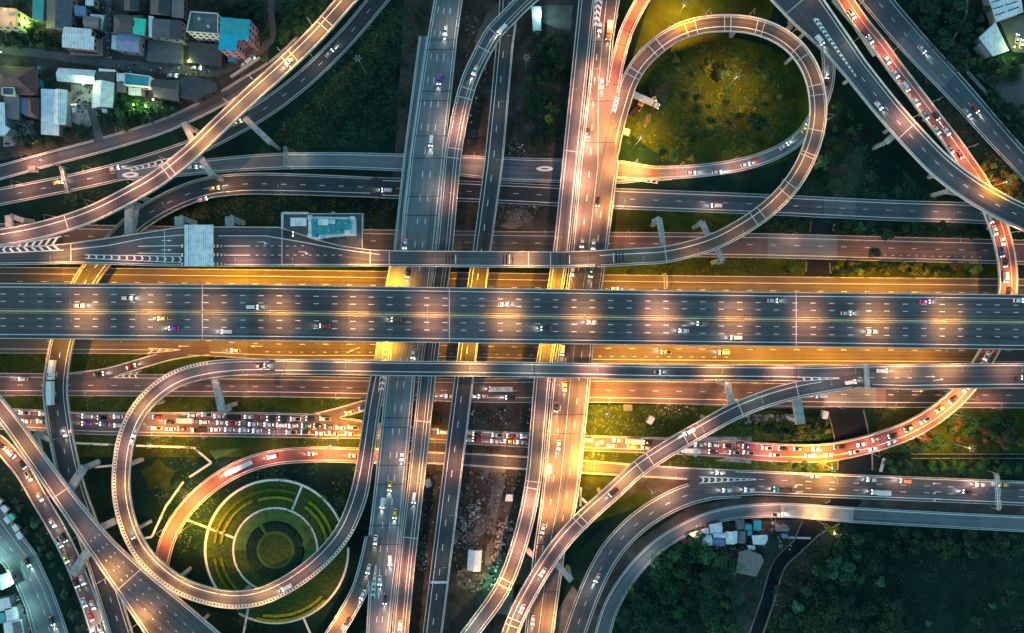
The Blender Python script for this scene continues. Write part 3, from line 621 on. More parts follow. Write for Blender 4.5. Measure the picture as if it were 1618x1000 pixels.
# ---------------------------------------------------------------- viaducts, flyovers and ramps
VIA = {}
def viaduct(key, name, label, cat, m, lines, dash=(), joints=(), jm='jointw', bars=('L', 'R'), kerbside=None, marks=None, t=1.9, jw=.35, thin=False):
    P = PATHS[key]; mid = len(P.C) // 2; loc = tuple(P.C[mid]); loc = (loc[0], loc[1], 0)
    root = thing(name, label, cat, loc, 'elevated roads of the interchange'); VIA[key] = root
    mb = MB(); deck(mb, P, t)
    for sd in bars:
        for ab in runs(P, None, skipper(P, (sd, .3))):
            bb = MB(); barrier(bb, P, sd, ab=ab, h=1.0); bb.obj('barrier', M['barrier'], root)
    if kerbside:
        kb = MB(); strip(kb, P, (kerbside, .85), .75, .14, rng=((548, 832), (330, 585))); kb.obj('striped_kerb', M['kerb'], root)
    mk = MB()
    for sp, w in lines: strip(mk, P, sp, w, .03, skip=skipper(P, sp))
    for sp, ln, per, rng in dash: dashes(mk, P, sp, .25, ln, per, .03, rng)
    if marks: marks(mk)
    mb.add(mk, 2)
    if key == 'main':
        yl = MB(); strip(yl, P, ('C', -.95), .22, .03); strip(yl, P, ('C', .95), .22, .03); mb.add(yl, 3)
    mb.obj('deck', [M[m], M['concrete'], M['white'], M['yellow']], root)
    for p in joints:
        jb = MB(); cross(jb, P, p, jw, .045); jb.obj('expansion_joint', M[jm], root)
    # piers, where no other road lies below
    st = 14.0
    while st < P.s[-1]:
        c = P.pt(st, lambda i: P.W[i] / 2); i = int(np.searchsorted(P.s, st)); i = min(i, len(P.C) - 1)
        offs = (0,) if P.W[i] < 17 else (-P.W[i] * .27, P.W[i] * .27)
        for o in offs:
            x, y = c[0] + P.U[i][0] * o, c[1] + P.U[i][1] * o
            ok = c[2] > 3.5
            for Q in PATHS.values():
                if Q is P or not (Q.bb[0] - 3 < x < Q.bb[2] + 3 and Q.bb[1] - 3 < y < Q.bb[3] + 3): continue
                k = Q.inside(x, y, 1.6)
                if k is not None and Q.Z[k] < c[2] - 1.5: ok = False
            if ok:
                pb = MB(); zt = c[2] - t
                ang = math.atan2(P.U[i][1], P.U[i][0])
                pb.box((x, y, 0), 2.2, 1.6, zt - 1.5, ang); pb.box((x, y, zt - 1.5), 3.2, 1.8, 1.48, ang)
                pb.obj('pier', M['concrete'], root)
        st += 32
    return root
dk = lambda pts: pts
def mm(mk):
    P = PATHS['main']
    for f_, o in ((.5, .75), (.5, -.75)): pass
mainroot = viaduct('main', 'elevated_expressway', 'widest elevated expressway running straight across the whole interchange with six white-dashed lanes', 'expressway', 'asphalt',
    [(('L', 1.9), .3), (('R', 2.0), .3)], [(('F', .197), 2.5, 8.75, None), (('F', .329), 2.5, 8.75, None), (('F', .636), 2.5, 8.75, None), (('F', .772), 2.5, 8.75, None)],
    [(308, 490), (711, 496), (1260, 504)], t=2.6)
P = PATHS['main']; mb = MB()
for i in range(len(P.C) - 1):
    c0, c1 = P.W[i] / 2, P.W[i + 1] / 2
    for a, b, za, zb in ((-.3, -.12, .02, .9), (-.12, .12, .9, .9), (.12, .3, .9, .02)):
        mb.face([P.at(i, c0 + b, zb), P.at(i + 1, c1 + b, zb), P.at(i + 1, c1 + a, za), P.at(i, c0 + a, za)], 0)
mb.obj('median_barrier', M['barrier'], mainroot)
def mt(mk):
    z = ZN + .05
    gore(mk, ((-8, 392), (97, 373.5)), ((-8, 400), (100, 395)), 9, z, wid=.8, lead=-1.8, border=.4)
    gore(mk, ((134, 402.5), (290, 405)), ((134, 408), (290, 415)), 13, z, wid=.5, lead=1.4, border=.3)
    for (a, b) in (((218, 389), (290, 388)), ((218, 400), (290, 401)), ((345, 372.5), (420, 372.5)), ((420, 372.5), (470, 381)), ((470, 381), (540, 394)), ((540, 394), (600, 402)), ((350, 388.5), (395, 388.5)), ((350, 403), (395, 403)),
                   ((112, 394), (170, 388)), ((170, 388), (230, 376)), ((230, 376), (290, 371))):
        p, q = np.array(W(*a, z)), np.array(W(*b, z)); n = (q - p) / np.linalg.norm(q - p); n = np.array([-n[1], n[0], 0]) * .16; quad(mk, [p - n, q - n, q + n, p + n])
    for y in (388.5, 403):
        for x in range(404, 545, 12):
            if y > 400 or x < 480: p = W(x, y, z); mk.face([(p[0], p[1] - .12, z), (p[0] + 1.3, p[1] - .12, z), (p[0] + 1.3, p[1] + .12, z), (p[0], p[1] + .12, z)])
    arrow(mk, 263, 380, 0, z, 5); arrow(mk, 263, 395, 0, z, 5); arrow(mk, 415, 382, 0, z, 5, -1); arrow(mk, 480, 398, 0, z, 5, -1)
    for x0 in (702, 795, 884, 970):
        for k in range(7):
            P_ = PATHS['toll'] if x0 < 940 else PATHS['loop_ne']; cross(mk, P_, (x0 + k * 2.7, 410), .35, .035, ins=1.8 if k else 1.8)
viaduct('toll', 'elevated_toll_road', 'elevated toll road widening into a plaza with white canopy beside the teal-roofed office', 'toll road', 'asphalt',
    [(('R', 1.0), .3)], (), [(112, 400), (260, 400), (447, 395), (584, 407), (616, 408), (837, 410), (873, 410)], marks=mt)
viaduct('loop_ne', 'loop_ramp', 'pale elevated loop ramp curling round the dark grass circle with the parked trucks', 'ramp', 'asphalt_warm',
    [(('L', 2.6), .3), (('R', 1.0), .22)], (), [(1052, 402), (1190, 347), (1203, 338), (1240, 305), (1250, 292), (1277, 245), (1280, 240), (1291, 205), (1291, 152), (1289, 135), (1268, 93), (1257, 77), (1207, 46), (1195, 42), (1157, 37), (1145, 37), (1100, 42), (1083, 48), (1045, 68), (1033, 78), (1003, 112), (997, 122)])
viaduct('ramp_nw', 'flyover_ramp', 'orange-lit flyover ramp sweeping down from the houses to join the toll road', 'ramp', 'asphalt', [(('R', 2.4), .3), (('L', 1.0), .22)], (),
    [(455, 98), (465, 88), (510, 42), (516, 36), (270, 267), (262, 274), (105, 352)])
def mv(mk): gore(mk, ((606, 620), (617, 540)), ((598, 620), (607, 540)), 9, ZV + .06, wid=.5, lead=1.8); gore(mk, ((593.5, 893), (585, 946)), ((594.5, 893), (592, 946)), 6, ZV + .06, wid=.6, lead=-1.6)
viaduct('v1', 'elevated_highway', 'blue-grey four-lane elevated highway with dark cross joints and a side strip', 'highway', 'asphalt_light',
    [(('L', 1.5), .22), (('R', 1.2), .25)], [(('F', .38), 3.0, 11.5, None), (('F', .60), 3.0, 11.5, None), (('F', .80), 3.0, 11.5, ((700, 5), (655, 240)))],
    [(699, 61), (697, 75), (684, 136), (681, 151), (672, 215), (667, 247), (661, 310), (655, 340), (636, 654), (634, 672), (620, 769), (612, 833), (605, 863), (618, 735)], 'joint', marks=mv)
viaduct('v1_side', 'slip_road', 'narrow pale slip road hugging the blue-grey four-lane highway', 'ramp', 'asphalt_light', [(('R', .8), .22), (('L', .8), .2)])
def jx(mk): pass
viaduct('loop_sw', 'loop_ramp', 'orange-lit loop ramp with chequered kerb encircling the round garden', 'ramp', 'asphalt', [(('R', 2.5), .3), (('L', 1.5), .22)], (),
    [(587, 660), (580, 712), (571, 765), (520, 870), (484, 902), (468, 915), (380, 947), (370, 947), (290, 927), (282, 922), (192, 800), (192, 740), (194, 728), (236, 630), (247, 619), (325, 585)], 'joint', kerbside='L', jw=.2)
def ms(mk):
    gore(mk, ((1262, 596), (1326, 597)), ((1265, 602), (1326, 598)), 5, ZN + .05, wid=.6, lead=1.6)
    P_ = PATHS['south']; dashes(mk, P_, ('F', .55), .2, 2, 6, .03, ((1355, 596), (1460, 595)))
    arrow(mk, 1470, 595, 0, ZN + .05, 5); arrow(mk, 1483, 600, 8, ZN + .05, 5)
viaduct('south', 'elevated_road', 'straight elevated road below the wide expressway, continuing the garden loop ramp eastward', 'viaduct', 'asphalt', [(('L', 1.2), .3), (('R', 2.0), .3)], (), [(843, 584), (1260, 590)], jm='joint', marks=ms)
viaduct('ramp_se', 'flyover_ramp', 'curving flyover ramp crossing diagonally over the jammed road to the straight elevated road', 'ramp', 'asphalt', [(('R', 2.4), .25), (('L', 1.0), .25)], (),
    [(1262, 615), (1171, 645), (1098, 684), (1082, 693), (1028, 726), (1010, 739), (921, 820), (914, 827), (815, 978), (810, 990)])
viaduct('v2', 'elevated_road', 'narrow curved elevated road hugging the blue-grey four-lane highway', 'viaduct', 'asphalt', [(('L', 2.0), .22), (('R', 1.2), .22), (('F', .42), .16)], (),
    [(781, 51), (765, 78), (737, 140), (733, 152), (718, 232), (715, 250), (666, 663), (653, 848)])
viaduct('v3', 'elevated_road', 'unlit near-black two-lane elevated road with single white dashes', 'viaduct', 'asphalt_dark', [(('R', 1.9), .25), (('L', .8), .2)], [(('C', .3), 3.2, 12.2, None)], [(684, 940)], jw=1.2)
viaduct('v4a', 'elevated_road', 'plain lane of elevated road splitting off beside the warm-lit highway and bending away', 'viaduct', 'asphalt', [(('L', 1.3), .25), (('R', 1.6), .25)], (),
    [(904, 238), (843, 763), (840, 772), (800, 915), (795, 925)])
def m4(mk):
    gore(mk, ((936, 46), (939, -8)), ((945, 46), (953, -8)), 6, ZV + .05, wid=1.0, lead=1.9)
    gore(mk, ((977, 136), (966, 178)), ((983, 136), (972, 178)), 6, ZV + .06, wid=.8, lead=-1.6)
viaduct('v4', 'elevated_highway', 'warm-lit elevated highway with dark seam and cross joints beside the grass circle', 'highway', 'asphalt_warm',
    [(('L', 1.3), .25), (('R', 1.3), .25), (('F', .52), .14)], [(('F', .72), 3, 11.5, None), (('F', .3), 3, 11.5, ((950, 260), (870, 900)))],
    [(953, 66), (948, 128), (945, 160), (938, 224), (895, 655), (890, 688), (866, 844), (862, 860), (848, 940)], 'joint', marks=m4)
viaduct('ramp_red', 'slip_ramp', 'red-surfaced curved slip ramp merging beside the warm-lit highway', 'ramp', 'asphalt_red', [(('L', 1.1), .25), (('R', 1.1), .25)], (), [(990, 48), (983, 70), (970, 132), (966, 160)], 'joint')
viaduct('exit_sw', 'exit_ramp', 'orange-lit exit ramp peeling away from the four-lane highway past the garden', 'ramp', 'asphalt_warm', [(('L', 1.1), .25), (('R', 1.1), .25)], (), [(575, 925)], 'joint')
def mk_(mk): gore(mk, ((1284, 30), (1352, 122)), ((1292, 28), (1354, 121)), 15, 14.06, wid=.9, lead=-1.7, border=.12)
viaduct('ramp_ne', 'flyover_ramp', 'broad flyover ramp with a tapering row of white chevrons crossing the jammed curved ramp', 'ramp', 'asphalt', [(('L', 1.8), .3), (('R', 1.2), .3)],
    [(('C', 0), 2.6, 9, ((1360, 120), (1636, 352)))], [(1262, 8), (1434, 208)], marks=mk_)
viaduct('jam_ramp', 'curved_ramp', 'curved red-surfaced ramp packed with queuing cars passing under both expressways', 'ramp', 'asphalt_red', [(('L', 1.0), .25), (('R', 2.6), .25)], (), [], t=1.6)
viaduct('flyover_w', 'curved_flyover', 'dark curved flyover dipping under the toll plaza and the widest expressway', 'flyover', 'asphalt_dark', [(('L', 1.0), .22), (('R', 2.2), .25)], [(('C', 0), 2.6, 9.6, None)], (), t=1.6)
def mu(mk):
    P_ = PATHS['ramp_sw']
    for f_ in (.3, .5, .7): dashes(mk, P_, ('F', f_), .24, 1.2, 6, .03, ((150, 850), (298, 1012)))
viaduct('ramp_sw', 'flyover_ramp', 'fanning flyover ramp that widens beside the garden loop over the curved jammed street', 'ramp', 'asphalt', [(('L', 1.6), .3), (('R', 1.3), .3)], (), [(96, 778), (205, 915)], marks=mu)

# outrigger bents that show beside the decks
def bent(key, a, b, wpx, block=None, dz=0.9, col=True):
    P = PATHS[key]; i = P.near(*a); z = P.Z[i] - dz; root = VIA[key]
    pa, pb = np.array(W(*a, z)), np.array(W(*b, z)); d = pb - pa; L_ = np.linalg.norm(d); ang = math.atan2(d[1], d[0]); c = (pa + pb) / 2
    mb = MB(); mb.box((c[0], c[1], z - 1.7), L_, wpx * S * (1 - z / H), 1.7, ang); beam = mb.obj('pier_beam', M['concrete'], root)
    if block:
        q = np.array(W(*block, z - 2.2)); mb = MB(); e = q - np.array([*pb[:2], z - 2.2]); LL = np.linalg.norm(e[:2]) + 1.6
        mb.box(((pb[0] + q[0]) / 2, (pb[1] + q[1]) / 2, z - 3.7), LL, 2.2, 1.5, math.atan2(e[1], e[0])); mb.obj('crosshead', M['concrete'], root)
    if col:
        mb = MB(); t_ = .92; p = pa + d * t_; mb.box((p[0], p[1], 0), 2.0, 1.6, z - 1.7, ang); mb.obj('column', M['concrete'], root)
bent('ramp_nw', (203, 318), (203, 371), 13, (216, 322)); bent('ramp_nw', (385, 185), (427, 225), 9); bent('ramp_nw', (303, 220), (289, 193), 9, (302, 207))
bent('ramp_nw', (316, 248), (334, 277), 9); bent('ramp_nw', (14, 370), (12, 340), 10, (34, 348))
bent('loop_ne', (1050, 395), (1042, 344), 8, (1034, 349)); bent('loop_ne', (1121, 376), (1110, 350), 8, (1104, 355)); bent('loop_ne', (1130, 386), (1143, 412), 7, (1136, 414))
bent('loop_sw', (337, 590), (350, 650), 11, (361, 646)); bent('toll', (283, 366), (282, 342), 13, (300, 350)); bent('toll', (362, 364), (362, 342), 13, (377, 351))
bent('ramp_sw', (108, 775), (132, 738), 13, (153, 730)); bent('ramp_sw', (60, 712), (52, 686), 10, (75, 694)); bent('ramp_sw', (139, 870), (113, 908), 13); bent('ramp_sw', (150, 838), (180, 824), 11)
bent('ramp_se', (1258, 622), (1266, 670), 14); bent('ramp_se', (1158, 650), (1150, 604), 10); bent('ramp_se', (1176, 645), (1172, 660), 9); bent('ramp_se', (878, 890), (903, 918), 9); bent('v4a', (832, 868), (852, 888), 8)
bent('ramp_ne', (1412, 214), (1402, 224), 9); bent('ramp_ne', (1520, 305), (1497, 301), 9); bent('ramp_ne', (1250, 30), (1252, 40), 8)

# toll plaza on its deck
z = ZN
root = thing('toll_canopy', 'long white ribbed toll canopy spanning the plaza lanes', 'canopy', W(317, 388, z))
mb = MB(); a = [W(x, y, z + 6) for x, y in ((297, 355), (337, 355), (337, 420.5), (297, 420.5))]; mb.prism(a, z + 5.7, z + 6); mb.obj('roof', M['roof_white'], root)
mb = MB(); a = [W(x, y, z + 6.2) for x, y in ((291.5, 355), (296.8, 355), (296.8, 420.5), (291.5, 420.5))]; mb.prism(a, z + 4.6, z + 6.2); mb.obj('fascia', M['roof_white'], root)
for y in (374, 389, 403, 417):
    mb = MB(); mb.tube(W(317, y, z), W(317, y, z + 5.7), .25); mb.obj('column', M['steel'], root)
for k, (y, n_) in enumerate(((388.5, 'nearest the office'), (402.5, 'between the other two'), (417, 'along the outer barrier'))):
    t_ = thing('toll_booth', f'white toll booth on a pointed kerb island under the canopy, {n_}', 'toll booth', W(317, y, z), 'toll booths under the canopy')
    mb = MB(); c = W(317, y, z)
    mb.prism([(c[0] - 9.5, c[1] - .7, 0), (c[0] + 9, c[1] - .7, 0), (c[0] + 12.5, c[1], 0), (c[0] + 9, c[1] + .7, 0), (c[0] - 9.5, c[1] + .7, 0)], z + .01, z + .25); mb.obj('island', M['kerbw'], t_)
    mb = MB(); mb.box((c[0], c[1], z + .25), 2.4, 1.2, 2.5); mb.obj('cabin', M['roof_white'], t_)
    mb = MB(); mb.box((c[0], c[1], z + 1.2), 2.44, 1.24, .9); mb.obj('window', M['window'], t_)
    mb = MB(); mb.tube((c[0] + 9.6, c[1], z + .25), (c[0] + 9.6, c[1], z + 1.3), .35); mb.obj('crash_cushion', M['dark'], t_)
# office on its platform
root = thing('toll_office', 'teal flat-roofed toll office ringed by a white parapet on the plaza platform', 'office', W(524, 360, z))
pf = thing('office_platform', 'raised concrete platform carrying the toll office, planted corner and carport', 'platform', W(512, 365, 0))
mb = MB(); mb.prism([W(x, y, z - .03) for x, y in ((447, 337), (575, 337), (573, 393), (520, 390), (450, 366))], z - 1.6, z - .03); mb.obj('deck', [M['roof_grey']], pf)
mb = MB(); mb.prism([W(x, y, z) for x, y in ((505, 378), (520, 372), (563, 370), (564, 390), (545, 391), (525, 387))], z - .02, z + .1); mb.obj('planted_corner', M['dirt'], pf)
for a, b in (((446, 337), (488, 337)), ((488, 338), (574, 338)), ((573, 338), (573, 393)), ((447, 337), (447, 362))):
    mb = MB(); p, q = np.array(W(*a, z)), np.array(W(*b, z)); d = q - p; c = (p + q) / 2
    mb.box((c[0], c[1], z), np.linalg.norm(d), 1.0 if a[0] < 460 else .35, 1.1, math.atan2(d[1], d[0])); mb.obj('parapet', M['barrier'], pf)
for x, y in ((470, 345), (540, 345), (560, 375)):
    mb = MB(); c = W(x, y, 0); mb.box(c, 1.6, 1.6, z - 1.6); mb.obj('column', M['concrete'], pf)
mb = MB(); mb.prism([W(x, y, z + 4) for x, y in ((487, 342), (560, 343), (561, 371), (540, 372), (511, 375), (500, 378), (487, 375))], z + .1, z + 4); w_ = mb.obj('wall', M['roof_white'], root)
mb = MB(); mb.prism([W(x, y, z + 4.1) for x, y in ((492, 346), (554, 347), (556, 361), (543, 362), (543, 369), (505, 371), (503, 375), (494, 374))], z + 4.0, z + 4.9); mb.obj('roof', M['roof_stain'], root)
for x, y in ((490, 343.5), (557, 345), (550, 367), (490, 372), (505, 374.5)):
    mb = MB(); mb.box(W(x, y, z + 4), 2.2, 1.8, .9); mb.obj('parapet_block', M['roof_white'], root)
for x, y in ((536, 352), (547, 353), (520, 364), (536, 366)):
    mb = MB(); mb.box(W(x, y, z + 4.9), 1.2, .9, .7); mb.obj('condenser', M['steel'], root)
mb = MB(); mb.prism([W(x, y, z + 6.4) for x, y in ((503, 346), (518, 346), (518, 355), (503, 355))], z + 4.9, z + 6.4); mb.obj('stair_head', M['roof_white'], root)
for x in (519, 524, 528):
    mb = MB(); c = W(x, 350.5, z + 4.9); mb.box(c, 1.1, 1.9, 1.1); mb.obj('water_tank', M['roof_white'], root)
for x in (496, 512, 528, 544):
    mb = MB(); c = W(x, 374.5, z); mb.box((c[0], c[1] - .6, z + 1.2), 2.2, .3, 1.3); mb.obj('window', M['window'], root)
cp = thing('carport', 'small white-roofed carport on the platform beside the toll office', 'carport', W(471, 350, z))
mb = MB(); mb.prism([W(x, y, z + 3) for x, y in ((459, 344), (484, 344), (484, 357), (459, 357))], z + 2.85, z + 3); mb.obj('roof', M['roof_white'], cp)
for x, y in ((461, 346), (482, 346), (461, 355), (482, 355)):
    mb = MB(); mb.tube(W(x, y, z - .03), W(x, y, z + 2.86), .1); mb.obj('post', M['steel'], cp)
# ---------------------------------------------------------------- street lamps (each a thing with its own light)
OR, PK, YE, WH, TE = (1, .41, .115), (1, .39, .21), (1, .385, .006), (1, .82, .6), (.5, 1, .88)
LCOUNT = {}
def lamp_protos():
    out = {}
    for nm, hgt, arms in (('single', 9.0, 1), ('double', 10.0, 2)):
        t_ = thing('street_lamp', 'proto', 'street lamp'); rc = 2.6 if arms == 1 else 4.4
        mb = MB(); mb.tube((0, 0, 0), (0, 0, hgt), .13, .07); mb.box((0, 0, 0), .4, .4, .35); mb.obj('pole', M['steel'], t_)
        for k in range(arms):
            sx = 1 if k == 0 else -1
            mb = MB(); mb.tube((0, 0, hgt - .05), (sx * rc * .5, 0, hgt + .25), .05); mb.tube((sx * rc * .5, 0, hgt + .25), (sx * (rc - .2), 0, hgt + .3), .05); mb.obj('arm', M['steel'], t_)
            mb = MB(); mb.box((sx * rc, 0, hgt + .22), .8, .3, .16, 0, top=(.8, .7)); hd = mb.obj('lamp_head', M['steel'], t_)
            mb = MB(); mb.box((sx * rc, 0, hgt + .17), .6, .24, .045); mb.obj('lens', M['lampglow'], hd)
        out[nm] = t_
    return out
PROTO = lamp_protos(); USED = set()
def copy_tree(o, parent=None):
    c = o.copy(); COL.objects.link(c); c.parent = parent
    for ch in list(o.children):
        if ch.type != 'LIGHT': copy_tree(ch, c)
    return c
def spot(root, loc, e, col, cone=125, name='lamp_light', r=.35):
    d = bpy.data.lights.new(name, 'SPOT'); d.energy = e * LAMP; d.color = col; d.spot_size = R(cone); d.spot_blend = 1.0; d.shadow_soft_size = r
    o = bpy.data.objects.new(name, d); COL.objects.link(o); o.parent = root; o.location = loc; return o
def lamp(base, ang, label, e, col, kind='single', group='street lamps', cone=128):
    if kind not in USED: o = PROTO[kind]; USED.add(kind)
    else: o = copy_tree(PROTO[kind])
    o.location = base; o.rotation_euler = (0, 0, ang); tag(o, label, 'street lamp', group)
    hgt = 9.0 if kind == 'single' else 10.0
    for sx in ((1,) if kind == 'single' else (1, -1)): spot(o, (sx * (2.6 if kind == 'single' else 4.4), 0, hgt + .1), e, col, cone)
    return o
EB = 2500.0
MULT = dict(v4=1.9, v4a=1.9, loop_ne=.55, g3=.22, g6=.6, ramp_nw=1.2, loop_sw=1.0, g7=.45, jam_ramp=1.4, ramp_sw=1.2, v2=1.6, v3=1.4, g8=1.1, y=1.3, x=.4, ramp_red=1.5, toll=1.3, south=1.3, ramp_se=1.6, exit_sw=1.6, g8a=1.3)
def road_lamps(key, pts, side, where, start, inset=.25):
    """pts: (px, py, strength, colour); ordinal counted from `start`"""
    P = PATHS[key]; f_ = MULT.get(key, 1)
    for n, (x, y, e, c) in enumerate(pts, 1):
        e *= f_
        i = P.near(x, y); l = inset if side == 'L' else P.W[i] - inset
        u = P.U[i] if side == 'L' else -P.U[i]
        lamp(P.at(i, l, 0.0 if P.Z[i] < .6 else .9), math.atan2(u[1], u[0]), f'street lamp {where}, {nth(n)} from {start}', e * EB, c)
P = PATHS['main']
for n, x in enumerate((92, 207, 325, 442, 563, 682, 799, 922, 1043, 1164, 1288, 1413, 1536), 1):
    i = P.near(x, 491); e = (1.0, .9, .5, .9, 1.1, .9, 1.2, .9, 1.3, .9, .9, 1.0, 1.2)[n - 1]; c = (1, .40, .17) if n in (6, 9, 11) else OR
    lamp(P.at(i, P.W[i] / 2, .9), math.pi / 2, f'double-armed street lamp on the widest expressway median, {nth(n)} from the plaza side', e * EB * 1.5, c, 'double', 'median lamps of the expressway', 114)
road_lamps('toll', [(100, 400, 1.6, OR), (205, 400, .4, PK), (385, 390, .9, PK), (470, 395, .5, PK), (575, 405, 2.0, OR), (690, 408, .3, OR), (825, 410, 1.6, OR), (925, 410, 1.0, OR)], 'R', 'on the outer edge of the toll road', 'the chevron gore')
road_lamps('loop_ne', [(1010, 404, .25, WH), (1090, 390, .8, OR), (1160, 366, .7, OR), (1228, 318, 1.3, OR), (1270, 258, 1.6, OR), (1291, 190, 1.6, OR), (1283, 120, .9, OR), (1240, 63, 1.0, OR), (1180, 39, 1.8, OR), (1115, 40, 2.2, OR), (1060, 58, 1.8, PK), (1015, 95, .9, PK), (988, 148, 1.2, PK)], 'R', 'on the outer rim of the grass-circle loop ramp', 'the toll road')
road_lamps('ramp_nw', [(545, 4, 1.5, OR), (505, 48, 2.2, OR), (457, 96, 2.2, OR), (412, 138, 1.6, OR), (372, 174, 1.2, OR), (322, 222, 2.4, OR), (275, 262, 1.3, PK), (222, 300, 1.6, PK), (160, 332, 1.3, PK), (95, 356, 1.0, PK), (30, 371, 1.5, PK)], 'R', 'along the flyover ramp by the houses', 'the tree plot end')
road_lamps('loop_sw', [(577, 735, 1.0, PK), (548, 832, .25, WH), (478, 908, .9, PK), (420, 940, 2.0, OR), (350, 945, 1.8, OR), (285, 925, 2.2, OR), (238, 885, 2.6, OR), (205, 832, 2.2, OR), (193, 775, 1.8, OR), (196, 712, 1.5, PK), (222, 645, 2.2, OR), (268, 604, 1.3, PK), (330, 585, .8, PK), (395, 580, 1.0, PK)], 'R', 'on the inner rim of the garden loop ramp', 'the four-lane highway')
road_lamps('south', [(460, 579, 1.6, OR), (556, 580, 1.6, OR), (745, 583, 1.6, OR), (840, 584, .3, WH), (942, 586, 1.7, PK), (1035, 588, .2, WH), (1130, 589, 1.7, OR), (1238, 590, 1.3, PK), (1335, 593, .5, PK), (1420, 595, 2.0, OR), (1500, 594, 1.8, OR), (1590, 593, .8, PK)], 'L', 'along the straight elevated road beside the widest expressway', 'the garden loop')
road_lamps('v1', [(702, 40, .35, WH), (675, 200, .25, WH), (660, 300, .2, WH), (620, 720, .6, PK), (608, 880, .5, PK), (600, 985, 1.2, PK)], 'L', 'on the barrier of the blue-grey four-lane highway', 'the top')
road_lamps('v2', [(724, 200, 1.3, PK), (709, 310, .5, PK), (668, 660, .9, OR), (658, 755, 1.5, OR), (640, 905, 1.3, PK), (634, 985, 1.1, OR)], 'L', 'on the narrow road hugging the four-lane highway', 'the top')
road_lamps('v3', [(799, 71, .12, WH), (790, 165, .12, WH), (775, 260, .12, WH), (716, 735, .9, PK), (708, 806, .12, WH), (695, 900, .12, WH)], 'L', 'on the near-black two-lane elevated road', 'the top')
road_lamps('v4a', [(911, 150, .35, PK), (900, 270, 1.0, PK), (888, 380, .5, PK), (853, 660, .4, PK), (836, 795, 1.3, PK), (818, 868, 1.6, PK), (797, 920, 1.5, OR), (752, 988, .4, WH)], 'R', 'on the plain lane that splits off the warm-lit highway', 'the top')
road_lamps('v4', [(955, 35, .9, PK), (945, 140, .6, PK), (947, 205, 1.8, OR), (940, 262, 1.7, OR), (935, 330, 1.5, OR), (900, 620, 1.6, OR), (895, 680, 2.4, OR), (889, 735, 2.6, OR), (880, 795, 1.8, OR), (850, 985, 1.5, OR)], 'L', 'on the barrier of the warm-lit elevated highway', 'the top')
road_lamps('v4', [(925, 120, 1.2, PK), (920, 175, 1.8, PK), (916, 230, 2.2, PK), (912, 285, 2.0, PK), (906, 345, 1.4, PK), (878, 600, 1.0, PK), (868, 680, 1.8, OR), (862, 740, 2.0, OR), (853, 800, 1.5, OR)], 'R', 'along the dark seam of the warm-lit highway', 'the top')
road_lamps('ramp_red', [(1010, 10, 2.2, OR), (984, 68, 2.0, OR), (968, 150, 1.2, PK)], 'L', 'on the red-surfaced slip ramp', 'the top')
road_lamps('exit_sw', [(540, 980, 2.4, OR)], 'R', 'on the exit ramp beside the garden', 'its fork')
road_lamps('ramp_se', [(1300, 609, .15, WH), (1195, 634, .2, WH), (1105, 680, 1.1, PK), (1040, 720, 1.0, PK), (985, 760, 1.8, OR), (940, 800, 1.3, OR), (890, 852, 1.0, PK), (850, 912, 1.2, PK), (820, 965, 1.6, PK), (806, 1000, 1.5, OR)], 'R', 'along the diagonal flyover ramp', 'the straight elevated road')
road_lamps('ramp_ne', [(1262, 8, .3, PK), (1330, 78, .15, WH), (1425, 198, 1.8, PK), (1500, 274, .12, WH), (1545, 306, .8, PK)], 'L', 'along the broad chevron-marked flyover ramp', 'the top')
road_lamps('jam_ramp', [(1215, 714, 1.0, PK), (1290, 715, 2.0, OR), (1372, 701, .9, PK), (1440, 677, 1.8, OR), (1492, 643, 2.6, OR), (1518, 620, 2.2, OR), (1592, 450, 2.2, OR), (1580, 372, .8, OR), (1515, 241, 1.0, PK), (1462, 170, .2, WH), (1400, 90, .7, PK), (1345, 15, 1.6, OR)], 'R', 'along the curved ramp of queuing cars', 'the lower street')
road_lamps('flyover_w', [(100, 690, .12, WH), (95, 560, .5, OR), (150, 425, .3, PK), (270, 317, .3, PK), (365, 292, .7, OR), (450, 291, .15, WH)], 'R', 'along the dark curved flyover', 'the jammed street end')
road_lamps('ramp_sw', [(5, 655, 1.6, PK), (45, 704, 1.3, OR), (92, 774, 1.0, PK), (140, 838, .4, PK), (190, 897, 2.4, OR), (245, 958, 2.4, OR), (290, 1008, 2.4, OR)], 'R', 'along the fanning flyover ramp', 'its narrow end')
road_lamps('y', [(600, 720, 1.8, OR), (520, 718, 1.4, PK), (430, 723, .8, PK), (365, 746, 1.4, PK), (310, 788, 1.2, PK), (270, 842, 1.7, OR)], 'R', 'on the red road inside the garden loop', 'the four-lane highway')
road_lamps('g7', [(30, 662, 1.6, OR), (130, 668, .6, PK), (255, 670, 2.4, OR), (330, 671, .8, PK), (440, 672, .7, PK), (540, 676, 2.0, OR), (590, 680, 1.8, OR), (690, 688, 1.5, YE), (800, 694, .5, PK), (935, 700, 2.2, YE), (1000, 703, 2.2, YE), (1075, 706, .9, PK), (1140, 709, .5, PK)], 'R', 'beside the street of queuing cars', 'the fanning flyover')
road_lamps('g6', [(30, 607, 1.1, PK), (150, 608, .6, PK), (250, 608, .5, PK), (395, 610, .5, PK), (540, 612, 1.2, OR), (690, 615, .7, PK), (960, 617, 1.8, OR), (1050, 618, 1.6, OR), (1150, 619, 1.2, OR), (1320, 622, 1.4, PK), (1400, 622, 1.0, PK), (1560, 624, .9, PK)], 'R', 'beside the brown ground road', 'the curved flyover')
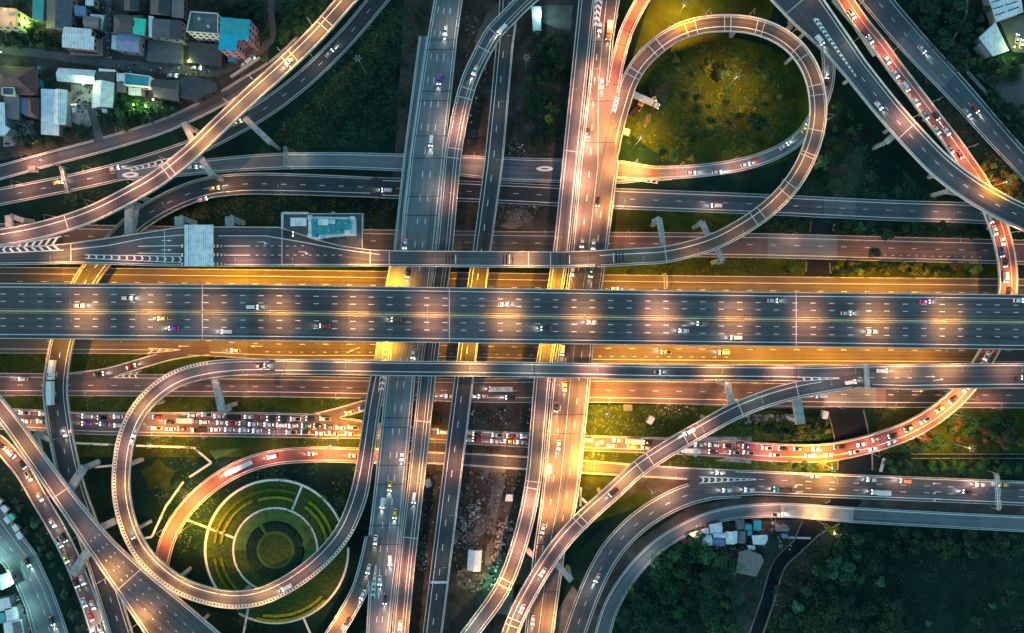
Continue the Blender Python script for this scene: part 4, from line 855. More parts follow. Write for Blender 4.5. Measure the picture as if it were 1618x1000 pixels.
road_lamps('g3', [(160, 375, .3, PK), (590, 382, .5, PK), (690, 383, .5, PK), (860, 385, .3, PK), (990, 386, 1.2, OR), (1110, 387, .9, PK), (1250, 389, 1.5, PK), (1370, 393, .8, PK), (1500, 396, .9, PK), (1610, 398, .7, PK)], 'L', 'beside the brown road under the loop ramp', 'the toll plaza')
road_lamps('g8', [(1130, 762, .2, WH), (1240, 760, 1.5, PK), (1310, 762, 2.6, OR), (1420, 770, .5, PK), (1540, 776, .5, PK)], 'L', 'beside the wide ground highway', 'the painted gore')
road_lamps('g8a', [(620, 721, 1.0, OR), (690, 724, 1.0, OR), (800, 730, .9, OR), (935, 738, 2.4, YE), (1000, 743, 1.6, OR), (1060, 748, 1.0, PK)], 'L', 'beside the low road under the highways', 'the garden')
road_lamps('g8b', [(1060, 792, 1.2, PK), (990, 842, .15, WH), (935, 935, .2, WH)], 'L', 'on the verge of the great curving ground road', 'the painted gore')
road_lamps('g8c', [(1290, 808, 1.6, OR), (1215, 806, 1.2, PK), (1090, 832, .6, PK), (1020, 880, .25, WH)], 'R', 'beside the outer curving service road', 'the canal')
road_lamps('nw1', [(55, 256, 1.8, PK), (200, 219, .25, PK)], 'L', 'beside the road below the houses', 'the frame edge')
road_lamps('nw2', [(40, 303, 1.0, PK), (150, 281, 1.3, PK), (330, 222, .3, PK), (505, 102, .2, WH)], 'R', 'beside the dark road under the houses flyover', 'the frame edge')
road_lamps('nw3', [(470, 254, .2, WH), (750, 263, .8, PK), (1000, 272, 1.6, OR), (1075, 271, 1.2, PK), (1160, 262, .6, PK), (1295, 170, .5, OR)], 'L', 'beside the exit road curving inside the loop', 'the fork')
road_lamps('g2', [(700, 301, .35, PK), (985, 314, .9, PK), (1120, 320, .3, PK), (1490, 334, .7, PK)], 'R', 'beside the dark dashed ground road', 'the four-lane highway')
road_lamps('w', [(8, 709, 2.2, OR), (50, 770, 1.4, OR), (92, 838, .3, WH), (150, 985, .9, WH)], 'L', 'beside the curved jammed street', 'its top end')
road_lamps('x', [(30, 860, 1.6, TE), (52, 915, 1.6, TE), (70, 965, 1.0, TE)], 'L', 'beside the teal-lit road', 'its top end')

# flood lamps bracketed to the sides of the decks, pointing down into the gaps
fl0 = None
def flood(key, side, px, py, e, col, label, group):
    global fl0
    P = PATHS[key]; i = P.near(px, py); sgn = -1 if side == 'L' else 1
    p = P.at(i, -.9 if side == 'L' else P.W[i] + .9, -.55); u = P.U[i] * sgn
    if fl0 is None:
        fl0 = thing('flood_lamp', label, 'flood lamp', p, group)
        mb = MB(); mb.tube((-1.0, 0, .1), (.15, 0, .1), .06); mb.obj('bracket', M['steel'], fl0, (0, 0, 0))
        mb = MB(); mb.box((.2, 0, -.05), .6, .8, .25, top=(.7, .8)); h_ = mb.obj('lamp_head', M['steel'], fl0, (0, 0, 0))
        mb = MB(); mb.box((.2, 0, -.1), .5, .6, .04); mb.obj('lens', M['lampglow'], h_, (0, 0, 0)); o = fl0
    else: o = copy_tree(fl0)
    o.location = p; o.rotation_euler = (0, 0, math.atan2(u[1], u[0])); tag(o, label, 'flood lamp', group)
    l = spot(o, (.2, 0, -.3), e * EB * (2.3 if e < 2 else .72), col, 150)
for n, (x, e) in enumerate([(40, 6), (90, 5), (220, 4), (300, 6), (345, 6), (385, 8), (450, 7), (500, 6), (550, 6), (624, 1.6), (755, 1.6), (820, 3), (880, 1.6), (985, 5), (1040, 4), (1100, 4), (1190, 4), (1300, 4), (1400, 7), (1480, 7), (1550, 6)], 1):
    flood('main', 'L', x, 455, e, YE, f'flood lamp bracketed to the toll-road side of the widest expressway, {nth(n)} from plaza', 'flood lamps under the expressway edge')
for n, (x, e) in enumerate([(40, 4), (150, 3.5), (250, 4), (345, 5), (420, 6), (500, 6), (560, 6), (608, 1.6), (738, 1.6), (864, 1.6), (985, 6), (1040, 6), (1100, 7), (1190, 7), (1250, 7), (1320, 7), (1390, 7), (1480, 6), (1540, 5)], 1):
    flood('main', 'R', x, 545, e, YE, f'flood lamp bracketed to the garden side of the widest expressway, {nth(n)} from curved flyover', 'flood lamps under the expressway edge')
for n, (x, e) in enumerate([(960, 1.2), (1060, 1.2), (1150, .9), (1280, .7), (1420, 1.0)], 1):
    flood('south', 'R', x, 598, e * 3, OR, f'flood lamp bracketed below the straight elevated road, {nth(n)} from the warm-lit highway', 'flood lamps under the straight elevated road')

# high masts: tall pole with a ring of lamp heads
hm0 = None
for x, y, e, col, label in ((565, 92, 0, WH, 'unlit high mast on the dark grass beside the four-lane highway'), (62, 252, 1.0, PK, 'high mast at the roadside where the road below the houses leaves the frame'),
        (520, 705, 5, YE, 'high mast lighting the verge between the queue and the red road'), (235, 704, 3.0, YE, 'high mast above the paved path inside the garden loop'), (283, 841, 7, YE, 'high mast in the garden beside the straight path spoke'),
        (832, 91, 0, WH, 'unlit high mast among the trees between the elevated roads'), (1013, 217, 7, YE, 'high mast on the grass circle below the parked trucks'), (941, 733, 7, YE, 'high mast over the low road beside the warm-lit highway'),
        (1033, 781, 1.8, YE, 'high mast on the dark verge of the great curving road'), (1317, 741, 5.5, YE, 'high mast by the canal above the wide ground highway'), (1535, 709, 3.4, YE, 'high mast in the scrub below the curved jammed ramp'),
        (1593, 287, 2.6, YE, 'high mast in the scrub beside the chevron-marked flyover'), (1082, 6, 9, YE, 'high mast lighting the grass outside the top of the loop ramp'), (1165, 120, 4, YE, 'high mast in the middle of the grass circle'),
        (960, 655, 5, YE, 'high mast on the bright verge beside the warm-lit highway')):
    z = 22.0; b = W(x, y, z); b = (b[0], b[1], 0)
    if hm0 is None:
        hm0 = thing('high_mast', label, 'high mast', b, 'high mast lights')
        mb = MB(); mb.tube((0, 0, 0), (0, 0, z), .28, .14, 8); mb.obj('pole', M['steel'], hm0, (0, 0, 0))
        mb = MB()
        for k in range(12):
            a0, a1 = k * R(30), (k + 1) * R(30); mb.tube((1.1 * math.cos(a0), 1.1 * math.sin(a0), z), (1.1 * math.cos(a1), 1.1 * math.sin(a1), z), .07, n=4)
        mb.obj('ring', M['steel'], hm0, (0, 0, 0))
        for k in range(6):
            a = k * R(60); mb = MB(); mb.tube((0, 0, z), (1.2 * math.cos(a), 1.2 * math.sin(a), z), .05, n=4)
            mb.box((1.45 * math.cos(a), 1.45 * math.sin(a), z - .1), .6, .4, .25, a); h_ = mb.obj('lamp_head', M['steel'], hm0, (0, 0, 0))
        o = hm0
    else: o = copy_tree(hm0)
    o.location = b; tag(o, label, 'high mast', 'high mast lights')
    if e: spot(o, (0, 0, z - .4), e * EB * 2.4, col, 125, r=1.0)
# ---------------------------------------------------------------- vehicles
def loft(mb, secs, m=0):
    """secs: list of cross sections (x, half-width low, half-width high, z low, z high)"""
    def ringp(s): x, a, b, z0, z1 = s; return [(x, -a, z0), (x, -a, z0 + (z1 - z0) * .55), (x, -b, z1), (x, b, z1), (x, a, z0 + (z1 - z0) * .55), (x, a, z0)]
    rs = [ringp(s) for s in secs]
    for r0, r1 in zip(rs, rs[1:]):
        for k in range(6):
            j = (k + 1) % 6; mb.face([r0[k], r0[j], r1[j], r1[k]], m)
    mb.face(rs[0][::-1], m); mb.face(rs[-1], m)
def wheels(mb, xs, y, r=.32, w=.2, m=1):
    for x in xs:
        for s_ in (-1, 1): mb.tube((x, s_ * (y - w), r), (x, s_ * y, r), r, n=10, m=m)
VP = {}
def vproto(kind):
    """front towards +x, origin on the ground under the middle"""
    mb = MB(); win = MB(); L_, wd = 4.6, .9
    if kind in ('saloon', 'hatchback', 'taxi'):
        if kind == 'hatchback': L_ = 4.0
        h = L_ / 2
        loft(mb, [(-h, .72, .62, .35, .82), (-h + .25, .86, .76, .28, .95), (-h + .9, .9, .8, .22, 1.0), (0, .9, .82, .2, 1.0), (h - 1.2, .9, .8, .22, .96), (h - .35, .86, .72, .25, .82), (h, .7, .55, .35, .66)])
        r0, r1 = (-h + .75, h - 2.0) if kind != 'hatchback' else (-h + .35, h - 1.75)
        loft(mb, [(r0 + .1, .72, .6, 1.2, 1.36), (r0 + .35, .74, .62, 1.3, 1.45), (r1 - .35, .74, .62, 1.3, 1.46), (r1, .72, .6, 1.2, 1.38)])
        loft(win, [(r0 - .5, .78, .7, .9, .99), (r0 + .1, .79, .68, .95, 1.33), (r1, .79, .68, .95, 1.34), (r1 + .75, .78, .68, .9, .99)])
        wheels(mb, (-h + .85, h - .85), .88)
        if kind == 'taxi': mb.box((-.1, 0, 1.45), .25, .6, .14, m=2)
        fx, fz, hh = h, .62, .62
    elif kind == 'suv':
        L_ = 4.8; h = 2.4; wd = .95
        loft(mb, [(-h, .8, .72, .4, 1.05), (-h + .2, .93, .84, .32, 1.12), (h - 1.3, .95, .86, .3, 1.12), (h - .3, .9, .78, .32, 1.0), (h, .76, .65, .4, .85)])
        loft(mb, [(-h + .25, .78, .68, 1.55, 1.7), (-h + .5, .8, .7, 1.66, 1.78), (.35, .8, .7, 1.66, 1.78), (.65, .78, .68, 1.55, 1.7)]); loft(win, [(-h + .08, .84, .78, 1.05, 1.12), (-h + .25, .85, .74, 1.08, 1.68), (.65, .85, .74, 1.08, 1.68), (1.35, .84, .76, 1.03, 1.12)])
        wheels(mb, (-1.45, 1.45), .94, .38, .24); fx, fz, hh = h, .8, .7
    elif kind == 'pickup':
        L_ = 5.2; h = 2.6
        loft(mb, [(-h, .88, .86, .45, .7), (-h + .1, .9, .88, .4, .7), (.0, .92, .9, .35, .7)])
        for q in ((-1.3, -.84, 2.55, .1), (-1.3, .84, 2.55, .1), (-h + .08, 0, .1, 1.6)): mb.box((q[0], q[1], .7), q[2], q[3], .5)
        mb.box((-1.28, 0, .7), 2.4, 1.55, .06, m=1)
        loft(mb, [(-.05, .92, .84, .35, 1.1), (h - 1.2, .92, .84, .32, 1.1), (h - .25, .88, .76, .34, .98), (h, .76, .62, .4, .8)])
        loft(mb, [(.0, .76, .66, 1.5, 1.66), (.2, .78, .68, 1.6, 1.74), (.85, .78, .68, 1.6, 1.74), (1.1, .76, .66, 1.5, 1.66)]); loft(win, [(-.03, .82, .72, 1.05, 1.62), (1.1, .82, .72, 1.06, 1.62), (1.65, .8, .72, 1.02, 1.1)])
        wheels(mb, (-1.65, 1.6), .92, .38, .24); fx, fz, hh = h, .75, .65
    elif kind == 'van':
        L_ = 5.0; h = 2.5; wd = .92
        loft(mb, [(-h, .84, .78, .4, 1.95), (-h + .2, .92, .82, .3, 2.02), (h - 1.5, .92, .82, .3, 2.02), (h - 1.2, .92, .8, .3, 1.95), (h - .55, .92, .8, .3, 1.15), (h, .8, .68, .38, .85)])
        loft(win, [(h - 1.22, .86, .76, 1.25, 1.93), (h - 1.1, .88, .76, 1.2, 1.86), (h - .58, .86, .76, 1.1, 1.21)]); win.box((-.6, 0, 1.3), 2.9, 1.84, .45)
        wheels(mb, (-1.5, 1.6), .9, .34); fx, fz, hh = h, .78, .7
    elif kind in ('truck', 'box_truck'):
        L_ = 8.6; h = 4.3; wd = 1.2
        mb.box((-.6, 0, .5), 7.2, .9, .35, m=1)
        loft(mb, [(h - 2.0, 1.15, 1.05, .5, 2.3), (h - .9, 1.15, 1.05, .5, 2.35), (h - .3, 1.15, 1.0, .5, 1.9), (h, 1.1, 1.0, .5, 1.3)]); loft(win, [(h - .75, 1.06, .9, 1.75, 2.28), (h - .27, 1.06, .98, 1.45, 1.85)])
        if kind == 'truck':
            for q in ((-1.1, -1.15, 6.2, .1), (-1.1, 1.15, 6.2, .1), (-4.2, 0, .1, 2.3), (2.0, 0, .1, 2.3)): mb.box((q[0], q[1], .9), q[2], q[3], 1.1, m=3)
            mb.box((-1.1, 0, .9), 6.1, 2.25, .35, m=4)
        else: mb.box((-1.1, 0, .85), 6.4, 2.4, 2.35, m=0, top=(.995, .97))
        wheels(mb, (-3.1, -2.0, 3.2), 1.18, .48, .3); fx, fz, hh = h, .85, .9
    elif kind == 'articulated_truck':
        L_ = 15; h = 7.5; wd = 1.25
        mb.box((-1.6, 0, .95), 11.6, 2.5, 2.75, m=0, top=(.998, .98)); mb.box((-1.6, 0, .6), 11, .9, .35, m=1)
        loft(mb, [(h - 2.6, 1.2, 1.1, .55, 2.8), (h - 1.2, 1.2, 1.1, .55, 2.9), (h - .35, 1.2, 1.05, .5, 2.4), (h, 1.15, 1.05, .5, 1.4)]); loft(win, [(h - .95, 1.1, .95, 2.1, 2.8), (h - .32, 1.1, 1.02, 1.6, 2.3)])
        wheels(mb, (-6, -4.8, 3.2, 4.3, 6.4), 1.2, .5, .3); fx, fz, hh = h, .95, .95
    elif kind == 'bus':
        L_ = 11.5; h = 5.75; wd = 1.25
        loft(mb, [(-h, 1.15, 1.05, .4, 3.0), (-h + .2, 1.25, 1.15, .35, 3.1), (h - .4, 1.25, 1.15, .35, 3.1), (h, 1.2, 1.1, .4, 2.7)])
        win.box((-.2, 0, 1.5), 10.4, 2.53, .85); win.box((h - .06, 0, 1.3), .1, 2.2, 1.3)
        for x in (-3, 1.5): mb.box((x, 0, 3.1), 2.2, 1.5, .28, m=5)
        wheels(mb, (-3.6, 3.9), 1.24, .5, .3); fx, fz, hh = h, .8, .95
    me = mb.mesh(kind, [M['paint'], M['rubber'], M['lampwhite'], M['dark'], M['soil'], M['barrier']]); we = win.mesh('window', [M['glass']])
    le = MB(); le.box((0, 0, -.1), .5, .42, .22, top=(.7, .8)); lm = le.mesh('headlight', [M['headlight']])
    te = MB(); te.box((0, 0, -.1), .14, .34, .2); tm = te.mesh('taillight', [M['taillight']])
    VP[kind] = (me, we, lm, tm, fx, fz, hh, L_)
CARD = bpy.data.lights.new('headlamp_beam', 'SPOT'); CARD.energy = 700; CARD.color = (1, .93, .8); CARD.spot_size = R(55); CARD.spot_blend = .8; CARD.shadow_soft_size = .3
JAMB = CARD.copy(); JAMB.energy = 220
TAIL = bpy.data.lights.new('tail_glow', 'POINT'); TAIL.energy = 3; TAIL.color = (1, .04, .06); TAIL.shadow_soft_size = .3
COLORS = dict(white=(.66, .66, .66), silver=(.42, .44, .46), grey=(.16, .17, .18), black=(.014, .014, .017), red=(.3, .015, .018), magenta=(.55, .02, .32), purple=(.3, .03, .4), yellow=(.75, .5, .02), blue=(.05, .1, .22), teal=(.03, .22, .24), lightblue=(.3, .5, .68), lime=(.45, .6, .05), orange=(.6, .2, .03), brown=(.12, .06, .03), green=(.03, .25, .1))
VEH = []
def vehicle(px, py, color, kind, key, rev, turn=0, beam=True):
    if kind not in VP: vproto(kind)
    me, we, lm, tm, fx, fz, hh, L_ = VP[kind]
    if key in PATHS:
        P = PATHS[key]; i = P.near(px, py); j = min(max(i, 1), len(P.C) - 2); T = P.C[j + 1] - P.C[j - 1]; z = P.Z[i]; loc = W(px, py, z + {'box_truck': 2.6, 'articulated_truck': 3, 'bus': 2.6, 'van': 1.5, 'truck': 1.6}.get(kind, .9)); loc = (loc[0], loc[1], z + .01)
    else: T = np.array([1.0, 0, 0]); z = .08; loc = W(px, py, z)
    ang = math.atan2(T[1], T[0]) + (math.pi if rev else 0) + R(turn); pitch = -math.atan2(T[2], math.hypot(T[0], T[1])) * (-1 if rev else 1)
    o = bpy.data.objects.new(kind if kind != 'saloon' else 'saloon_car', me); COL.objects.link(o); o.location = loc; o.rotation_euler = (0, pitch, ang); o.color = (*COLORS[color], 1)
    w = bpy.data.objects.new('window', we); COL.objects.link(w); w.parent = o
    for s_ in (-1, 1):
        h = bpy.data.objects.new('headlight', lm); COL.objects.link(h); h.parent = o; h.location = (fx - .14, s_ * hh, fz)
        t_ = bpy.data.objects.new('taillight', tm); COL.objects.link(t_); t_.parent = o; t_.location = (-L_ / 2 + .06, s_ * hh, .8)
    if beam:
        b = bpy.data.objects.new('headlamp_beam', JAMB if beam == 2 else CARD); COL.objects.link(b); b.parent = o; b.location = (fx + .1, 0, .75); b.rotation_euler = (0, R(-72), 0)
        b.rotation_euler = Vector((1, 0, -.22)).to_track_quat('-Z', 'Y').to_euler()
        if beam == 2: g_ = bpy.data.objects.new('tail_glow', TAIL); COL.objects.link(g_); g_.parent = o; g_.location = (-L_ / 2 - .5, 0, .8)
    VEH.append((o, color, kind, px, py)); return o
NOUN = dict(saloon='saloon', hatchback='hatchback', taxi='taxi', suv='estate car', pickup='pickup', van='van', truck='open-bed lorry', box_truck='box lorry', articulated_truck='articulated lorry', bus='coach')
CATG = dict(saloon='car', hatchback='car', taxi='taxi', suv='car', pickup='pickup', van='van', truck='lorry', box_truck='lorry', articulated_truck='lorry', bus='bus')
def fleet(rows, key, rev, place, origin, mark, beam=True, jam=False):
    """rows: (px, py, colour, kind[, turn]); labels count from `origin`, a landmark called `mark`"""
    n0 = len(VEH)
    for r in rows: vehicle(r[0], r[1], r[2], r[3], key, rev ^ (len(r) > 5 and r[5]), r[4] if len(r) > 4 else 0, 2 if jam else beam)
    new = VEH[n0:]; kinds = {}
    for v in sorted(new, key=lambda v: (v[3] - origin[0]) ** 2 + (v[4] - origin[1]) ** 2):
        kinds.setdefault((v[1], v[2]), []).append(v[0])
    for (c, k), L in kinds.items():
        for n, o in enumerate(L, 1):
            nm = f'{c} {NOUN[k]}'
            tag(o, f'{nm} {place}' if len(L) == 1 else f'{nm} {place}, {nth(n)} from {mark}', CATG[k], 'vehicles queuing in the jam' if jam else 'vehicles on the roads')
s, hb, tx, sv, pk, vn, tr, bt, ar, bs = 'saloon', 'hatchback', 'taxi', 'suv', 'pickup', 'van', 'truck', 'box_truck', 'articulated_truck', 'bus'
fo, lo = (100, 665), 'the curved flyover'
fleet([(38, 652, 'white', pk), (68, 654, 'white', s)], 'g7', 1, "queuing in the top lane before the curved flyover", fo, lo, jam=1)
fleet([(41, 665.5, 'white', s), (64, 666, 'white', hb)], 'g7', 1, "queuing in the lower lane before the curved flyover", fo, lo, jam=1)
fleet([(136, 658, 'silver', vn), (162, 660, 'black', pk), (186, 658.5, 'white', s)], 'g7', 1, "in the top lane between curved flyover and garden loop", fo, lo, jam=1)
fleet([(136, 669.5, 'purple', s), (165, 670, 'blue', s), (187, 672.5, 'white', s)], 'g7', 1, "in the lower lane between curved flyover and garden loop", fo, lo, jam=1)
lo = 'the garden loop'; fo = (230, 665)
fleet([(248, 659, 'red', s), (304, 656.5, 'white', s), (327, 655, 'lightblue', pk), (345, 658, 'silver', s), (368, 658.5, 'black', tr), (393, 659, 'white', s), (405, 659, 'red', s), (429, 661, 'black', sv), (448, 661, 'black', sv), (467, 662, 'white', pk), (491, 662, 'black', sv), (513.5, 662, 'white', pk)],
      'g7', 1, 'in the top lane of the long queue', fo, lo, jam=1)
fleet([(268, 667, 'black', s), (290, 665, 'white', bt), (323, 667, 'white', s), (349, 668, 'white', s), (365, 669, 'red', s), (385, 669, 'grey', s), (400, 670.5, 'white', s), (424, 671, 'white', s), (444, 672, 'white', vn), (463, 673, 'white', s), (483.5, 673, 'teal', s), (502, 673, 'black', hb), (520, 674.5, 'blue', s), (538, 676, 'white', s), (558, 675.5, 'white', pk)],
      'g7', 1, 'in the middle lane of the long queue', fo, lo, jam=1)
fleet([(247, 676.5, 'white', pk), (269, 678, 'white', s), (288, 677.5, 'red', s), (314, 679.5, 'white', tr), (340, 679, 'white', s), (362, 679, 'silver', s), (385, 680, 'white', s), (406, 681, 'white', s), (432, 682, 'grey', s), (460, 683, 'silver', pk), (483, 683, 'black', s), (506, 685, 'white', s), (527, 684.5, 'grey', s), (552, 685.5, 'white', s)],
      'g7', 1, 'in the bottom lane of the long queue', fo, lo, jam=1)
fleet([(552, 651, 'yellow', tx), (574, 644, 'black', s)], 'slip_exit', 1, 'on the short slip road leaving the long queue', fo, lo, jam=1)
fo, lo = (660, 690), 'the four-lane highway'
fleet([(699, 683, 'white', vn), (755, 686, 'black', s), (786, 687.5, 'white', pk), (808, 689.5, 'red', s), (829, 690, 'white', hb)], 'g7', 1, 'in the upper lane between the elevated highways', fo, lo, jam=1)
fleet([(754, 695, 'red', s), (783, 697.5, 'white', s), (804, 697.5, 'yellow', tx), (824, 699, 'white', s)], 'g7', 1, 'in the lower lane between the elevated highways', fo, lo, jam=1)
fo, lo = (925, 700), 'the warm-lit highway'
fleet([(929, 695.5, 'white', vn), (949, 699, 'white', s, 22), (976, 696, 'white', s), (1003, 698, 'white', bt), (1025, 699, 'black', s)], 'g7', 1, 'in the upper lane before the diagonal flyover', fo, lo, jam=1)
fleet([(967, 704.5, 'white', s), (999, 706, 'yellow', tx), (1021, 708, 'white', s)], 'g7', 1, 'in the lower lane before the diagonal flyover', fo, lo, jam=1)
fo, lo = (1085, 708), 'the diagonal flyover'
fleet([(1105, 703, 'white', hb), (1128, 703.5, 'white', s), (1151, 705, 'black', s)], 'g7', 1, 'in the upper lane past the diagonal flyover', fo, lo, jam=1)
fleet([(1093, 712.5, 'white', bt), (1128, 714, 'black', sv), (1161, 715, 'silver', pk)], 'g7', 1, 'in the lower lane past the diagonal flyover', fo, lo, jam=1)
fo, lo = (1170, 712), 'its lower end'
fleet([(1181, 706, 'magenta', tx), (1212, 708, 'white', pk), (1238, 709, 'black', s), (1262, 709.5, 'blue', s), (1291, 710, 'white', s), (1326.5, 706, 'black', pk), (1362, 702, 'white', s), (1386, 693.5, 'grey', s), (1412, 688, 'black', s), (1437, 677, 'black', sv), (1462, 664, 'white', pk), (1486, 646, 'yellow', tx), (1507, 631, 'black', s), (1528, 614, 'white', s), (1560, 562, 'white', s)],
      'jam_ramp', 1, 'in the inner lane of the red ramp', fo, lo, jam=1)
fleet([(1183, 715.5, 'white', pk), (1225, 719, 'white', pk), (1281, 720, 'white', vn), (1311, 719, 'white', s), (1351, 714, 'white', pk), (1381, 709, 'white', s), (1411, 698, 'white', s)], 'jam_ramp', 1, 'in the outer lane of the red ramp', fo, lo, jam=1)
fo, lo = (1600, 470), 'the widest expressway'
fleet([(1595, 460, 'black', s), (1591, 438, 'white', vn), (1589, 414, 'black', s), (1583, 397, 'blue', pk), (1585, 380, 'white', s), (1573, 364, 'white', s), (1566, 345, 'silver', s)], 'jam_ramp', 1, 'on the red ramp under the chevron flyover', fo, lo, jam=1)
fo, lo = (1530, 255), 'that flyover'
fleet([(1517, 243, 'red', s), (1502, 235, 'grey', s), (1496, 206.5, 'white', s), (1480.5, 205, 'white', s), (1479, 182, 'black', s), (1462, 181, 'teal', s), (1448, 160, 'white', s), (1432, 136, 'white', vn), (1415, 116, 'white', s), (1402, 94, 'white', s), (1375, 62, 'white', hb), (1367, 51, 'red', s), (1346, 22, 'white', pk)],
      'jam_ramp', 1, 'on the red ramp above the chevron flyover', fo, lo, jam=1)
fo, lo = (0, 700), 'its top end'
fleet([(1, 704, 'black', s), (16, 717, 'white', vn), (34, 734, 'black', s), (44, 752, 'white', pk), (62, 785, 'white', s), (82, 826, 'white', s), (93, 857, 'white', pk), (103, 882, 'lime', tx), (119, 921, 'black', s), (132, 952, 'white', s), (143, 974, 'red', s), (147, 997, 'white', s)],
      'w', 0, 'in the outer lane of the curved jammed street', fo, lo, jam=1)
fleet([(100, 849, 'black', sv), (116, 887, 'grey', s), (129, 917, 'white', s), (145.5, 956, 'white', s), (158, 993, 'white', pk)], 'w', 0, 'in the inner lane of the curved jammed street', fo, lo, jam=1)
fo, lo = (0, 480), 'the plaza side'
fleet([(200, 471, 'white', s), (124, 483, 'white', s), (398, 485, 'white', vn), (795, 480.5, 'white', s), (1221, 475, 'silver', s), (1462, 476.5, 'magenta', tx), (1337, 495, 'silver', s), (1610, 475, 'white', s)], 'main', 0, 'on the upper carriageway of the widest expressway', fo, lo)
fleet([(257, 503, 'yellow', tx), (274, 518.5, 'purple', s), (357, 524, 'white', vn), (513, 515, 'red', s), (626, 505, 'brown', s), (863, 519, 'black', s), (936, 509, 'white', s), (1081, 522.5, 'white', s), (1164, 533.5, 'white', vn), (1380, 524, 'white', s), (1110, 511, 'grey', s)], 'main', 1, 'on the lower carriageway of the widest expressway', fo, lo)
fleet([(457, 97, 'white', s)], 'ramp_nw', 0, 'on the orange-lit flyover ramp by the houses', fo, lo)
fleet([(374, 194, 'yellow', tx), (520, 84, 'silver', s), (180, 266, 'white', s), (91, 288, 'yellow', tx)], 'nw2', 1, 'on the dark road under the houses flyover', fo, lo)
fleet([(303, 264, 'white', s)], 'nw3', 0, 'on the road past the painted oval', fo, lo)
fleet([(1133, 272, 'white', s), (1092, 273, 'silver', s), (1178, 260, 'white', s), (1239, 231, 'white', s), (1272, 203, 'yellow', tx), (1306, 130, 'black', s)], 'nw3', 0, 'on the exit road curving inside the loop', (980, 270), 'the warm-lit highway')
fleet([(338, 297, 'yellow', tx), (319, 315, 'white', s)], 'flyover_w', 0, 'on the dark flyover bending down beside the plaza', fo, lo)
fleet([(80, 583, 'white', bt), (101, 682, 'white', s)], 'flyover_w', 1, 'on the dark flyover above the jammed street', (90, 540), 'the widest expressway')
fleet([(78, 616, 'white', ar)], 'flyover_w', 0, 'on the dark flyover above the brown ground road', fo, lo)
fleet([(611, 300, 'white', vn), (1133, 324.5, 'white', vn)], 'g2', 1, 'on the dark dashed ground road', fo, lo)
fleet([(704, 47, 'white', s), (694, 125, 'purple', s), (681, 222, 'white', vn), (644, 430, 'black', s)], 'v1', 0, 'on the blue-grey four-lane highway above the expressway', (705, 0), 'the top')
fleet([(640, 385, 'white', s), (653, 559, 'white', s), (635, 720, 'white', s), (616, 768, 'yellow', tx), (604, 795, 'white', vn), (624, 812, 'yellow', s), (593, 853, 'white', s), (616, 886, 'white', vn), (600, 917, 'white', s), (608, 947, 'black', s)], 'v1', 0, 'on the four-lane highway below the toll road', (640, 380), 'the toll road')
fleet([(582, 899, 'white', s), (573, 940, 'white', s), (548, 983, 'black', s)], 'exit_sw', 0, 'on the exit ramp beside the garden', (590, 860), 'the fork')
fleet([(794, 45, 'white', vn), (751, 110, 'white', s), (654, 787, 'white', vn), (632, 988, 'white', s)], 'v2', 0, 'on the narrow road hugging the four-lane highway', (820, 0), 'the top')
fleet([(948, 42, 'white', s), (963, 46, 'orange', bt), (951, 131, 'white', s), (929, 209, 'black', s), (945, 318, 'black', s), (938, 386, 'white', s), (920, 383, 'silver', s), (934, 430, 'green', tx), (905, 428, 'white', s)], 'v4', 0, 'on the warm-lit highway above the expressway', (955, 0), 'the top')
fleet([(889, 553, 'white', vn), (893, 610, 'yellow', tx), (879, 643, 'black', s), (883, 703, 'white', s), (869, 740, 'white', s), (858, 836, 'white', s), (842, 980, 'white', s)], 'v4', 0, 'on the warm-lit highway below the expressway', (890, 545), 'the expressway')
fleet([(1090, 682, 'white', vn), (970, 777, 'black', pk), (858, 904, 'white', s), (825, 962, 'white', s)], 'ramp_se', 0, 'on the diagonal flyover ramp', (1360, 600), 'the straight elevated road')
fleet([(1345, 604, 'white', vn)], 'ramp_se', 1, 'where the diagonal flyover joins the straight road', fo, lo)
fleet([(1296, 62, 'white', vn), (1389, 166, 'white', s)], 'ramp_ne', 0, 'on the broad chevron-marked flyover', (1260, 0), 'the top')
fleet([(1457, 77, 'white', s), (1528, 177, 'silver', s), (1541, 171, 'red', s)], 'ne2', 0, 'on the ground road beside the white sheds', (1400, 0), 'the top')
fleet([(1139, 747, 'white', s), (1289, 752.5, 'white', s), (1378, 758.5, 'white', s), (1432, 760.5, 'orange', vn), (1550, 766, 'white', s), (1586, 766, 'yellow', s)], 'g8', 1, 'in the top lane of the wide ground highway', (1100, 750), 'the painted gore')
fleet([(1150, 775, 'white', s), (1185, 774, 'white', s), (1238, 774, 'teal', tr), (1394, 779, 'white', bt), (1530, 777, 'black', s)], 'g8', 1, 'in the lower lanes of the wide ground highway', (1100, 750), 'the painted gore')
fleet([(944, 913, 'white', s)], 'g8b', 1, 'on the great curving ground road', fo, lo)
fleet([(1228, 813, 'white', pk)], 'g8c', 0, 'on the outer service road beside the shacks', fo, lo)
fleet([(410, 578, 'red', s), (1395, 586, 'white', vn), (1608, 597, 'black', s), (1036, 588, 'black', s)], 'south', 0, 'on the straight elevated road', (430, 580), 'the garden loop')
fleet([(36, 599, 'white', s), (711, 626, 'white', s), (763, 626.5, 'white', s), (807, 628, 'black', s), (792, 615, 'white', bs), (1299, 626, 'silver', vn)], 'g6', 1, 'on the brown ground road', (0, 607), 'the fanning flyover')
fleet([(155, 591, 'black', s), (206, 579, 'red', s)], 'slip_up', 0, 'on the short slip road between two painted gores', fo, lo)
fleet([(372, 554, 'white', s), (1053, 556, 'silver', pk), (1145, 557, 'white', vn)], 'g5', 1, 'on the yellow-lit road below the expressway', fo, lo)
fleet([(970, 456, 'white', s)], 'g4', 0, 'on the yellow-lit road above the expressway', fo, lo)
